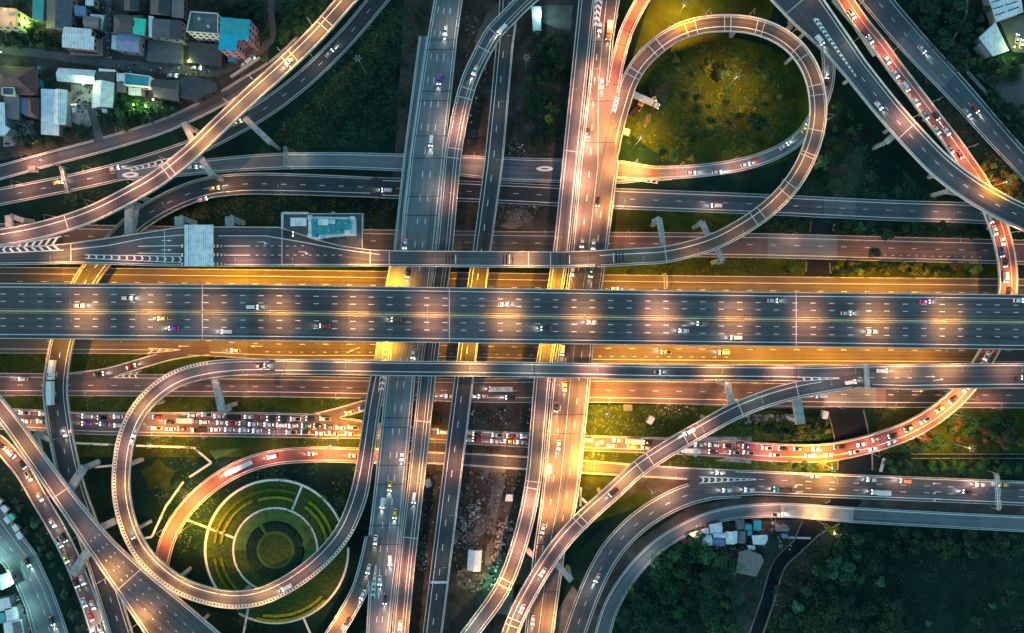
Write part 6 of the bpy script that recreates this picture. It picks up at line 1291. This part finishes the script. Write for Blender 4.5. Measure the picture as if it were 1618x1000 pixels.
heap('rubble', 'rubble strip along the dashed ground road', [(790, 322), (850, 326), (846, 345), (790, 345)], 90, 7, .3, 1.2)
heap('rubble', 'loose debris on the slope under the brown road', [(745, 645), (840, 645), (836, 672), (740, 668)], 70, 8, .3, 1.4)
heap('rubble', 'loose debris on the apron beside the diagonal flyover', [(1030, 636), (1110, 640), (1100, 658), (1030, 652)], 60, 9, .3, 1.2)

# ---------------------------------------------------------------- trees
def crown_mesh(name, seed, r=3.0, n=420, mat_='leaf_dark', spiky=False):
    rr = random.Random(seed); mb = MB(); cl = []
    for _ in range(rr.randint(9, 14)):
        a, e = rr.uniform(0, 6.28), rr.uniform(-.2, 1.2); d = r * rr.uniform(.3, .85); cl.append((d * math.cos(a) * math.cos(e), d * math.sin(a) * math.cos(e), d * math.sin(e) * .8 + r * .1, rr.uniform(.28, .5) * r))
    for k in range(n):
        cx, cy, cz, cr_ = cl[k % len(cl)]
        a, u = rr.uniform(0, 6.28), rr.uniform(-1, 1); q = cr_ * rr.uniform(.55, 1.05); s_ = math.sqrt(1 - u * u)
        p = Vector((cx + q * s_ * math.cos(a), cy + q * s_ * math.sin(a), cz + q * u * .85)); nrm = Vector((s_ * math.cos(a), s_ * math.sin(a), u + rr.uniform(.2, 1.0))).normalized()
        t1 = nrm.orthogonal().normalized(); t1.rotate(Matrix.Rotation(rr.uniform(0, 6.28), 3, nrm)); t2 = nrm.cross(t1); sz = r * rr.uniform(.09, .17)
        mb.face([p - t1 * sz, p - t2 * sz * .55, p + t1 * sz, p + t2 * sz * .55])
    return mb.mesh(name, [M[mat_]])
def trunk_mesh(seed, h=3.5):
    rr = random.Random(seed); mb = MB(); mb.tube((0, 0, 0), (0, 0, h * .7), .28, .2)
    for k in range(4):
        a = k * 1.57 + rr.uniform(-.4, .4); mb.tube((0, 0, h * .65), (math.cos(a) * 1.6, math.sin(a) * 1.6, h * 1.15), .15, .06, 5)
    return mb.mesh('trunk', [M['trunk']])
TM = [trunk_mesh(k) for k in range(3)]
CM = {m: [crown_mesh('crown', 10 * i + k, mat_=m, n=460) for k in range(4)] for i, m in enumerate(('leaf_dark', 'leaf_mid', 'leaf_yellow', 'leaf_dry', 'leaf_teal'))}
def tree(px, py, r, tone, label, group, name='tree'):
    rr = random.Random(int(px * 31 + py * 17)); k = r * S / 3.0; zc = 3.6 * k + .3
    c = W(px, py, zc + 1.5 * k); t_ = thing(name, label, 'tree' if name == 'tree' else 'bush', (c[0], c[1], 0), group, rr.uniform(0, 6.28))
    cr_ = bpy.data.objects.new('crown', rr.choice(CM[tone])); COL.objects.link(cr_); cr_.parent = t_; cr_.location = (0, 0, zc); cr_.scale = (k, k, k * rr.uniform(.85, 1.1))
    tr_ = bpy.data.objects.new('trunk', rr.choice(TM)); COL.objects.link(tr_); tr_.parent = t_; tr_.scale = (k, k, k)
    return t_
def onroad(px, py, m):
    x, y, _ = W(px, py)
    for Q in PATHS.values():
        if not (Q.bb[0] - m < x < Q.bb[2] + m and Q.bb[1] - m < y < Q.bb[3] + m): continue
        if Q.inside(x, y, m) is not None: return True
    return False
TREES = []
SZ = lambda r: 'small' if r < 7 else 'medium' if r < 10.5 else 'large'
TN = dict(leaf_dark='dark green', leaf_mid='mid green', leaf_yellow='yellow-green', leaf_dry='brownish', leaf_teal='bluish-green')
def grove(pts, n, rmin, rmax, tones, place, group, seed, origin=None, mark=None):
    r = random.Random(seed); xs = [p[0] for p in pts]; ys = [p[1] for p in pts]; got = []; tries = 0; n = int(n * .6 + .5)
    while len(got) < n and tries < n * 40:
        tries += 1; x, y, q = r.uniform(min(xs), max(xs)), r.uniform(min(ys), max(ys)), r.uniform(rmin, rmax)
        if not inpoly(x, y, pts) or any((x - a) ** 2 + (y - b) ** 2 < (.62 * (q + c)) ** 2 for a, b, c, _ in got) or onroad(x, y, q * S * .55): continue
        got.append((x, y, q, r.choice(tones)))
    ox, oy = origin or pts[0]; cnt = {}
    for x, y, q, t_ in sorted(got, key=lambda g_: (g_[0] - ox) ** 2 + (g_[1] - oy) ** 2):
        cnt.setdefault((SZ(q), TN[t_]), []).append((x, y, q, t_))
    for (sz, tn), L in cnt.items():
        for k, (x, y, q, t_) in enumerate(L, 1):
            lb = f'{sz} {tn} tree {place}' if len(L) == 1 else f'{sz} {tn} tree {place}, {nth(k)} from {mark}'
            tree(x, y, q, t_, lb, group)
D, Mi, Y_, Dr, T_ = 'leaf_dark', 'leaf_mid', 'leaf_yellow', 'leaf_dry', 'leaf_teal'
grove([(1000, 860), (1090, 870), (1170, 872), (1165, 930), (1180, 1005), (985, 1005), (990, 930)], 34, 7, 13, [D, D, D, Mi], 'in the wood inside the curving road', 'wood inside the curving road', 1, (990, 1000), 'the road')
grove([(1300, 840), (1400, 845), (1420, 900), (1370, 960), (1230, 1000), (1240, 920)], 26, 7, 13, [D, D, D, T_], 'in the wood beyond the canal', 'wood beyond the canal', 2, (1300, 840), 'the canal bend')
for x, y, q, t_, lb in ((1292, 902, 9, T_, 'pale bluish-green round tree in the wood beyond the canal, nearest it'), (1318, 908, 10, T_, 'pale bluish-green round tree beside the meadow, beyond its neighbour'), (1337, 912, 10, T_, 'pale bluish-green round tree at the meadow edge'), (1275, 935, 10, T_, 'bluish-green tree on the canal bank below the bend'), (1230, 935, 9, T_, 'bluish-green tree closest to the canal wall'), (1105, 850, 11, Mi, 'bright green tree just below the shacks'), (1116, 880, 13, Mi, 'broad bright green tree below the tapering shack'), (1135, 885, 10, Mi, 'bright green tree beside the broad one below the shacks'),
        (1066, 880, 12, Mi, 'bright green tree next to the inner curve of the service road'), (1315, 835, 9, Y_, 'yellow-green tree at the canal bend lit by the lamp'), (998, 935, 6, Y_, 'yellow-green shrub tree hugging the service road'), (1222, 858, 11, D, 'dark tree beside the tiny blue hut'), (1280, 875, 9, D, 'dark tree on the canal wall bend')): tree(x, y, q, t_, lb, 'single trees near the canal')
grove([(1395, 842), (1618, 842), (1618, 865), (1400, 862)], 16, 5, 9, [D, D, D], 'in the row below the service road', 'tree row below the service road', 3, (1395, 850), 'the canal')
grove([(1420, 820), (1618, 838), (1618, 850), (1420, 846)], 0, 5, 8, [D], '', '', 4)
grove([(1440, 965), (1600, 930), (1618, 1000), (1450, 1000)], 10, 5, 10, [D, T_], 'at the lower end of the meadow', 'meadow trees', 5, (1440, 965), 'the wood')
grove([(430, -8), (535, -8), (470, 55), (432, 100)], 22, 6, 11, [D, D, Mi], 'in the plot between alley and flyover', 'trees beside the flyover', 6, (430, 0), 'the alley')
grove([(335, 0), (425, 0), (425, 55), (402, 30), (345, 20)], 12, 6, 10, [D], 'behind the pink apartment block', 'trees behind the apartments', 7, (340, 0), 'the alley')
grove([(185, 150), (285, 165), (240, 190), (180, 212), (172, 175)], 30, 5, 9, [D, D, Mi], 'in the garden below the teal-roofed house', 'garden trees below the houses', 8, (180, 150), 'the upright barn')
grove([(0, 55), (50, 45), (90, 60), (95, 78), (0, 74)], 18, 5, 10, [D, D, Mi], 'in the plot below the cream house', 'trees below the cream house', 9, (0, 60), 'the cream house')
grove([(0, 0), (50, 0), (50, 12), (0, 12)], 6, 5, 8, [D, Mi], 'behind the cream house', 'trees behind the cream house', 10, (0, 0), 'the frame corner')
grove([(68, 108), (88, 112), (86, 138), (70, 136)], 6, 5, 7, [D], 'in the strip behind the cyan wall', 'trees behind the cyan wall', 11, (68, 110), 'the lane')
grove([(40, 205), (62, 195), (66, 222), (40, 228)], 5, 4, 7, [D, Mi], 'at the foot of the white barn', 'trees at the foot of the barn', 12, (40, 205), 'the yard')
grove([(105, 195), (140, 200), (135, 218), (90, 222)], 7, 5, 8, [D], 'between the white barns and the road', 'trees at the foot of the barn', 13, (105, 200), 'the big barn')
grove([(846, 55), (905, 50), (900, 120), (850, 122)], 12, 7, 11, [D, D], 'in the grove below the paved yard', 'grove between the elevated roads', 14, (850, 50), 'that yard')
for x, y, q, t_, lb in ((852, 78, 10, Mi, 'bright green tree nearest the unlit high mast'), (872, 86, 10, Mi, 'bright green tree in the middle of the grove row'), (885, 108, 8, Mi, 'bright green tree below the grove row'), (835, 124, 8, Mi, 'lone green tree on the track below the high mast'), (869, 169, 7, Y_, 'yellow-green tree, upper of the pair between the elevated roads'), (866, 187, 9, Y_, 'yellow-green tree, lower and larger of the pair between the elevated roads'), (828, 158, 6, Mi, 'small green tree beside the dirt track'), (860, 153, 5, Mi, 'tiny green tree above the yellow-green pair'), (840, 174, 6, T_, 'bluish-green bush left of the yellow-green pair'), (852, 183, 5, T_, 'small bluish-green bush beside the yellow-green pair'),
        (1043, 236, 8, D, 'dark round tree at the foot of the grass circle'), (1067, 243, 9, Mi, 'green tree beside the dark round one in the grass circle'), (1092, 248, 6, Y_, 'yellow-green bush near the exit road in the grass circle'), (1195, 195, 17, D, 'broad dark spreading tree in the grass circle'), (1070, 92, 7, Y_, 'yellow-green tree beside the shadow of the loop ramp'), (1145, 115, 14, D, 'broad dark tree in the middle of the grass circle'), (1303, 258, 13, Mi, 'green tree outside the loop ramp'), (1312, 245, 9, D, 'dark tree beside the green one outside the loop ramp'),
        (1385, 400, 12, D, 'dark tree between the brown road and the yellow verge, nearest the canal'), (1405, 372, 13, D, 'large dark tree overhanging the brown road'), (1490, 355, 10, D, 'dark tree nearest the curved red ramp on the verge'), (1455, 362, 12, D, 'dark tree between its two larger neighbours on the verge'), (1430, 420, 9, Y_, 'yellow-lit tree on the verge above the expressway'), (1545, 424, 10, Y_, 'yellow-lit tree beside the curved red ramp'), (1510, 420, 7, Dr, 'brownish tree on the yellow-lit verge'), (1535, 372, 9, D, 'dark tree tucked against the curved red ramp')): tree(x, y, q, t_, lb, 'single trees of the interchange')
grove([(1245, 405), (1275, 405), (1275, 430), (1240, 430)], 4, 5, 8, [D, Mi], 'on the verge left of the canal', 'verge trees', 15, (1275, 415), 'the canal')
grove([(1320, 345), (1480, 345), (1480, 362), (1330, 362)], 11, 5, 10, [D, D, Mi], 'on the verge below the dashed road', 'verge trees', 16, (1320, 350), 'the canal')
grove([(1320, 415), (1560, 418), (1560, 436), (1320, 434)], 20, 4, 8, [D, Mi, Y_, Dr], 'on the yellow-lit verge above the expressway', 'verge trees', 17, (1320, 425), 'the canal')
grove([(1195, 670), (1310, 660), (1315, 692), (1200, 694)], 24, 4, 8, [Mi, D, Y_, D], 'in the thicket between canal and diagonal flyover', 'thicket beside the canal', 18, (1310, 680), 'the canal')
grove([(1290, 725), (1330, 728), (1330, 742), (1265, 740)], 8, 4, 7, [Y_, Mi], 'in the lamp-lit bushes above the ground highway', 'lamp-lit bushes', 19, (1330, 735), 'the canal')
grove([(1400, 690), (1520, 655), (1618, 660), (1618, 710), (1410, 712)], 18, 5, 11, [D, Dr, Mi], 'in the scrub below the curved jammed ramp', 'scrub trees', 20, (1400, 700), 'the ramp')
grove([(1400, 728), (1618, 728), (1618, 750), (1400, 742)], 16, 4, 7, [D, Mi], 'in the hedge row above the ground highway', 'hedge row', 21, (1400, 735), 'the gangway')
grove([(1540, 240), (1618, 290), (1618, 330), (1580, 310), (1550, 275)], 22, 5, 10, [Dr, Dr, D, Y_], 'in the scrub beyond the chevron flyover', 'brown scrub trees', 22, (1545, 245), 'the red ramp')
grove([(1440, 0), (1520, 10), (1500, 80), (1530, 95), (1520, 110), (1460, 40)], 20, 7, 13, [D, D], 'in the wood beside the white sheds', 'wood beside the sheds', 23, (1520, 10), 'the pond kerb')
grove([(1535, 95), (1600, 90), (1618, 110), (1560, 130)], 12, 5, 10, [D, Mi], 'behind the plain white warehouse', 'trees behind the warehouse', 24, (1535, 95), 'the channel wall')
grove([(1545, 20), (1560, 10), (1570, 40), (1545, 55)], 5, 6, 10, [D], 'beside the ribbed warehouse', 'trees beside the warehouse', 25, (1560, 10), 'the warehouse')
grove([(1560, 140), (1600, 190), (1618, 215), (1618, 170), (1590, 150)], 10, 5, 9, [D, Mi], 'between channel wall and open plot', 'trees along the channel', 26, (1560, 140), 'the warehouse')
grove([(0, 740), (20, 760), (50, 800), (75, 850), (100, 920), (120, 1000), (80, 930), (40, 845), (0, 790)], 14, 4, 7, [D, D, T_], 'beside the curved jammed street', 'strip trees', 27, (0, 750), 'its top end')
grove([(0, 895), (25, 905), (40, 940), (10, 945)], 5, 4, 7, [D, Mi], 'around the greenish-white house', 'trees by the market', 28, (0, 900), 'the stalls')
grove([(640, 600), (695, 600), (690, 680), (660, 680)], 6, 4, 7, [D, Dr], 'on the slope beside the narrow elevated road', 'slope trees', 29, (660, 600), 'the straight elevated road')
grove([(1240, 350), (1275, 345), (1270, 362), (1235, 366)], 5, 5, 8, [D], 'on the verge inside the loop', 'verge trees', 30, (1240, 350), 'the loop ramp')
tree(384, 88, 5, Y_, 'small bushy palm lit yellow at the apartment block', 'single trees near the houses')

# closed canopies that read as one mass, one object each
def canopy(label, pts, n, rmin, rmax, mats, seed, q=150):
    r = random.Random(seed); mb = MB(); xs = [p[0] for p in pts]; ys = [p[1] for p in pts]; k = 0; tries = 0
    while k < n and tries < n * 30:
        tries += 1; x, y, rad = r.uniform(min(xs), max(xs)), r.uniform(min(ys), max(ys)), r.uniform(rmin, rmax) * S
        if not inpoly(x, y, pts) or onroad(x, y, rad * .7): continue
        k += 1; h = rad * r.uniform(.7, 1.5); c = W(x, y, h); m_ = r.randrange(len(mats))
        lob = [(r.uniform(-.5, .5) * rad, r.uniform(-.5, .5) * rad, r.uniform(.4, 1) * h, r.uniform(.4, .65) * rad) for _ in range(6)]
        for j in range(q):
            a, b, cz, lr = lob[j % 6]; t, u = r.uniform(0, 6.28), r.uniform(-.4, 1); s_ = math.sqrt(1 - u * u)
            nrm = Vector((s_ * math.cos(t), s_ * math.sin(t), u + r.uniform(.1, .9))).normalized(); p = Vector((c[0] + a + lr * s_ * math.cos(t), c[1] + b + lr * s_ * math.sin(t), cz + lr * u * .8))
            t1 = nrm.orthogonal().normalized(); t1.rotate(Matrix.Rotation(r.uniform(0, 6.28), 3, nrm)); t2 = nrm.cross(t1); sz = r.uniform(.22, .5)
            mb.face([p - t1 * sz, p - t2 * sz * .6, p + t1 * sz, p + t2 * sz * .6], m_)
    o = mb.obj('woodland', [M[z] for z in mats]); o['kind'] = 'stuff'; o['label'] = label
DK = ['leaf_dark', 'leaf_dark', 'leaf_dark', 'leaf_mid']
canopy('closed dark canopy of the wood inside the curving road', [(990, 865), (1090, 850), (1165, 865), (1165, 935), (1200, 1005), (975, 1005)], 130, 8, 17, DK, 1)
canopy('closed dark canopy of the wood beyond the canal', [(1300, 842), (1400, 845), (1415, 880), (1340, 930), (1300, 1005), (1215, 1005), (1245, 915)], 110, 8, 17, DK, 2)
canopy('strip of dark bushes below the service road', [(1400, 838), (1618, 850), (1618, 880), (1410, 875)], 60, 6, 12, DK, 3)
canopy('dark thicket at the lower frame edge beyond the meadow', [(1290, 950), (1420, 945), (1440, 1005), (1280, 1005)], 50, 8, 15, ['leaf_dark'], 4)
canopy('dark grove between the elevated roads below the paved yard', [(845, 50), (905, 48), (890, 210), (880, 245), (835, 240), (832, 150)], 70, 6, 14, DK, 5)
canopy('dense growth between alley and flyover at the top', [(432, 0), (535, 0), (470, 62), (400, 118), (405, 60)], 55, 7, 13, DK, 6)
canopy('dark tree mass behind the pink apartment block', [(300, -5), (425, -5), (425, 70), (402, 28), (345, 20)], 34, 6, 12, ['leaf_dark'], 7)
canopy('garden growth below the teal-roofed house', [(180, 150), (285, 163), (240, 195), (165, 215), (172, 175)], 60, 5, 10, DK, 8)
canopy('bushes along the lane below the cream house', [(0, 50), (45, 46), (95, 62), (95, 80), (0, 74)], 34, 5, 10, DK, 9)
canopy('bushes at the foot of the white barns', [(38, 212), (135, 198), (135, 220), (40, 236)], 22, 4, 9, DK, 10)
canopy('dark wood between pond kerb and ground road', [(1440, 0), (1535, 0), (1545, 60), (1530, 110), (1480, 60)], 60, 8, 15, ['leaf_dark'], 11)
canopy('dark growth around the white sheds', [(1535, 90), (1618, 92), (1618, 130), (1560, 132)], 26, 6, 11, DK, 12)
canopy('dark growth along the channel wall', [(1560, 140), (1590, 150), (1618, 185), (1618, 260), (1590, 200)], 30, 5, 11, ['leaf_dark'], 13)
canopy('brown scrub between chevron flyover and ground road', [(1535, 235), (1618, 290), (1618, 335), (1580, 312), (1548, 275)], 40, 5, 10, ['leaf_dry', 'leaf_dark', 'leaf_dry', 'leaf_yellow'], 14)
canopy('dark growth between chevron flyover and red ramp', [(1390, 95), (1480, 215), (1500, 250), (1420, 165)], 26, 4, 8, ['leaf_dark'], 15)
canopy('scrub below the curved jammed ramp', [(1400, 692), (1500, 655), (1618, 655), (1618, 710), (1410, 712)], 50, 5, 12, ['leaf_dark', 'leaf_mid', 'leaf_dry'], 16)
canopy('thicket between canal and diagonal flyover', [(1195, 668), (1312, 660), (1318, 694), (1200, 694)], 50, 4, 9, ['leaf_mid', 'leaf_dark', 'leaf_yellow', 'leaf_dark'], 17)
canopy('bushes on the verge above the expressway', [(1310, 414), (1565, 418), (1565, 437), (1310, 434)], 50, 4, 8, ['leaf_mid', 'leaf_dark', 'leaf_yellow'], 18)
canopy('bushes on the verge below the dashed road', [(1235, 345), (1540, 352), (1540, 368), (1240, 364)], 50, 4, 10, ['leaf_dark', 'leaf_dark', 'leaf_mid'], 19)
canopy('hedge mass above the wide ground highway', [(1400, 728), (1618, 730), (1618, 752), (1400, 744)], 40, 4, 8, ['leaf_dark', 'leaf_mid'], 20)
canopy('dark growth outside the loop ramp', [(1300, 230), (1330, 130), (1380, 190), (1310, 300)], 24, 5, 11, ['leaf_dark', 'leaf_mid'], 21)
canopy('lamp-lit bushes above the wide ground highway', [(1240, 724), (1335, 726), (1335, 742), (1240, 738)], 26, 4, 8, ['leaf_yellow', 'leaf_mid'], 22)
canopy('scattered bushes inside the loop ramp', [(1050, 100), (1150, 62), (1245, 90), (1262, 170), (1200, 235), (1090, 240)], 46, 4, 10, ['leaf_dark', 'leaf_mid', 'leaf_mid', 'leaf_yellow'], 23)
canopy('scattered bushes on the dark grass beside the four-lane highway', [(440, 210), (590, 30), (670, 10), (640, 232), (430, 232)], 30, 4, 9, ['leaf_dark'], 24)
canopy('green growth along the fanning flyover', [(0, 745), (25, 765), (55, 810), (80, 860), (110, 940), (130, 1005), (95, 960), (40, 850)], 26, 4, 8, ['leaf_dark', 'leaf_teal'], 25)
canopy('undergrowth trees inside the frame corner plot', [(640, 600), (695, 600), (690, 680), (655, 690)], 18, 4, 8, ['leaf_dark', 'leaf_dry'], 26)
heap('clutter', 'yard clutter and crates between the houses', [(112, 132), (146, 136), (144, 170), (112, 190)], 60, 21, .3, 1.2)
heap('clutter', 'clutter in the alley beside the row houses', [(163, 0), (180, 0), (178, 95), (163, 95)], 70, 22, .3, 1.1)
heap('clutter', 'clutter on the plot beside the maroon house', [(8, 190), (60, 190), (60, 228), (5, 232)], 60, 23, .3, 1.1)
heap('clutter', 'clutter and tin along the lane below the row houses', [(180, 100), (350, 108), (350, 122), (180, 114)], 60, 24, .3, 1.0)
heap('clutter', 'crates and tin around the shacks by the canal', [(1095, 828), (1250, 825), (1250, 868), (1110, 866)], 170, 25, .3, 1.3)
heap('clutter', 'clutter along the market roofs', [(22, 938), (30, 938), (50, 1000), (42, 1000)], 60, 26, .3, 1.2)
heap('rubble', 'wide spread of broken material over the yard between the highways', [(715, 745), (830, 745), (815, 860), (780, 930), (735, 935), (700, 900)], 420, 27, .3, 1.5)
heap('rubble', 'debris on the bare ground beside the narrow elevated road', [(655, 745), (700, 745), (670, 905), (645, 905)], 120, 28, .3, 1.2)
heap('rubble', 'scattered debris on the bare ground at the top centre', [(735, 10), (780, 60), (745, 240), (730, 240)], 120, 29, .3, 1.2)

# low growth nobody could count, one object per patch
def tufts(name, label, pts, n, mats, seed, smin=.25, smax=.7, h=.5, avoid=True):
    r = random.Random(seed); mb = MB(); xs = [p[0] for p in pts]; ys = [p[1] for p in pts]; k = 0; tries = 0
    cen = [(r.uniform(min(xs), max(xs)), r.uniform(min(ys), max(ys)), r.uniform(2, 14)) for _ in range(max(8, n // 22))]
    while k < n and tries < n * 6:
        tries += 1; cx, cy, cs = r.choice(cen); x, y = r.gauss(cx, cs), r.gauss(cy, cs)
        if not inpoly(x, y, pts) or (avoid and onroad(x, y, .4)): continue
        c = W(x, y); k += 1; m_ = r.randrange(len(mats)); sz = r.uniform(smin, smax)
        for _ in range(3):
            a = r.uniform(0, 6.28); t = r.uniform(.15, .9); d = Vector((math.cos(a), math.sin(a), t)) * sz; p = Vector((-math.sin(a), math.cos(a), 0)) * sz * .4
            b = Vector((c[0] + r.uniform(-.5, .5), c[1] + r.uniform(-.5, .5), .03)); mb.face([b - p * .3, b + d * .5 - p, b + d, b + d * .5 + p][::-1], m_)
    o = mb.obj(name, [M[q] for q in mats]); o['kind'] = 'stuff'; o['label'] = label
tufts('undergrowth', 'rough grass and weeds on the meadow beyond the canal', [(1230, 1000), (1310, 860), (1618, 865), (1618, 1000)], 2600, ['leaf_dark', 'leaf_dark', 'leaf_dark'], 1)
tufts('undergrowth', 'rough dark grass between flyover and four-lane highway', [(440, 200), (590, 20), (680, 0), (640, 235), (420, 232)], 4200, ['leaf_dark', 'leaf_dark', 'leaf_mid'], 2)
tufts('undergrowth', 'patchy grass inside the loop ramp', [(985, 255), (1000, 150), (1060, 75), (1140, 55), (1240, 80), (1275, 160), (1250, 210), (1150, 255)], 4200, ['leaf_mid', 'leaf_yellow', 'leaf_mid', 'leaf_dark'], 3)
tufts('undergrowth', 'rough dark grass between the loop ramp and chevron flyover', [(1310, 240), (1330, 120), (1480, 290), (1560, 320), (1240, 305)], 2600, ['leaf_dark', 'leaf_dark', 'leaf_mid'], 4)
tufts('undergrowth', 'weeds on the verges above the expressway', [(960, 326), (1600, 345), (1580, 440), (960, 432)], 3000, ['leaf_mid', 'leaf_dark', 'leaf_yellow'], 5)
tufts('undergrowth', 'weeds on the verge beside the queue', [(930, 640), (1240, 650), (1320, 700), (1330, 745), (920, 735)], 2600, ['leaf_mid', 'leaf_dark', 'leaf_yellow'], 6)
tufts('undergrowth', 'scrub grass below the curved jammed ramp', [(1380, 640), (1618, 640), (1618, 755), (1370, 745)], 2600, ['leaf_mid', 'leaf_dark', 'leaf_dry'], 7)
tufts('undergrowth', 'undergrowth of the wood inside the curving road', [(950, 1000), (1000, 900), (1090, 845), (1240, 850), (1190, 1000)], 3200, ['leaf_dark', 'leaf_dark', 'leaf_mid'], 8)
tufts('undergrowth', 'undergrowth between the houses and the road', [(0, 200), (160, 150), (330, 110), (330, 170), (150, 222), (0, 255)], 2200, ['leaf_dark', 'leaf_mid'], 9)
tufts('undergrowth', 'dark growth between the elevated roads', [(800, 50), (910, 50), (890, 250), (880, 360), (730, 350), (760, 60)], 2600, ['leaf_dark', 'leaf_dark', 'leaf_dry'], 10)
tufts('undergrowth', 'weeds on the bare ground between the highways', [(650, 640), (840, 640), (800, 1000), (620, 1000)], 2600, ['leaf_dark', 'leaf_dry', 'leaf_dry'], 11)
tufts('undergrowth', 'grass between the dark road and the toll plaza', [(110, 300), (640, 310), (600, 350), (280, 350), (100, 320)], 1800, ['leaf_dark', 'leaf_mid', 'leaf_dry'], 12)
tufts('undergrowth', 'grass verges beside the long queue', [(0, 552), (600, 560), (600, 716), (100, 716), (0, 650)], 2600, ['leaf_mid', 'leaf_dark', 'leaf_yellow'], 13)
tufts('undergrowth', 'grass inside the garden loop', [(215, 715), (560, 735), (560, 800), (500, 960), (380, 1000), (290, 900)], 3000, ['leaf_dark', 'leaf_mid', 'leaf_dark', 'leaf_yellow'], 14, .2, .5)
tufts('undergrowth', 'dark growth beside the chevron flyover and ground road', [(1380, 60), (1560, 260), (1618, 330), (1618, 240), (1440, 60)], 1800, ['leaf_dark', 'leaf_dark', 'leaf_dry'], 15)
# clipped hedges of the garden
def hedge(r0, r1, a0, a1, label, mat_='leaf_hedge'):
    r = random.Random(int(a0 * 7 + r0)); mb = MB(); n = int(abs(a1 - a0) * r0 * .16)
    for k in range(n * 4):
        a = R(r.uniform(a0, a1)); rd = r.uniform(r0, r1); c = W(GC[0] + rd * math.cos(a), GC[1] + rd * math.sin(a)); zz = r.uniform(.2, .95); sz = r.uniform(.22, .42); b = r.uniform(0, 6.28)
        t1 = Vector((math.cos(b), math.sin(b), r.uniform(-.5, .5))) * sz; t2 = Vector((-math.sin(b), math.cos(b), r.uniform(-.5, .5))) * sz * .7; p = Vector((c[0], c[1], zz)); mb.face([p - t1, p - t2, p + t1, p + t2])
    tag(mb.obj('hedge', M[mat_]), label, 'hedge', 'clipped garden hedges')
for r0, a0, a1, lb in ((84, 188, 245, 'outer yellow-green clipped hedge arc near the straight path spoke'), (94, 188, 290, 'long yellow-green hedge arc under the outer garden path'), (82, 252, 290, 'inner hedge arc above the round centre bed'), (92, 305, 352, 'outer hedge arc on the highway side of the garden'), (82, 305, 350, 'inner hedge arc on the highway side of the garden'), (84, 128, 172, 'inner hedge arc beside the loop ramp'), (94, 128, 172, 'outer hedge arc beside the loop ramp'), (102, 45, 100, 'inner hedge arc below the loop ramp'), (110, 45, 105, 'outer hedge arc below the loop ramp')):
    hedge(r0, r0 + 3, a0, a1, lb)
for a0, a1, lb in ((-5, 232, 'dark ring of bedding shrubs round the centre bed, longer arc'), (245, 350, 'dark ring of bedding shrubs round the centre bed, shorter arc')): hedge(31, 43, a0, a1, lb, 'leaf_dark')
# star shaped lawn bed
st_ = [(250 + (30 if k % 2 == 0 else 20) * math.cos(R(k * 36 - 90)), 752 + (28 if k % 2 == 0 else 19) * math.sin(R(k * 36 - 90))) for k in range(10)]
struct(poly('garden_bed', st_, M['grass_lit'], .03))
struct(poly('garden_bed', [(330, 712), (383, 708), (340, 726)], M['lawn'], .03))
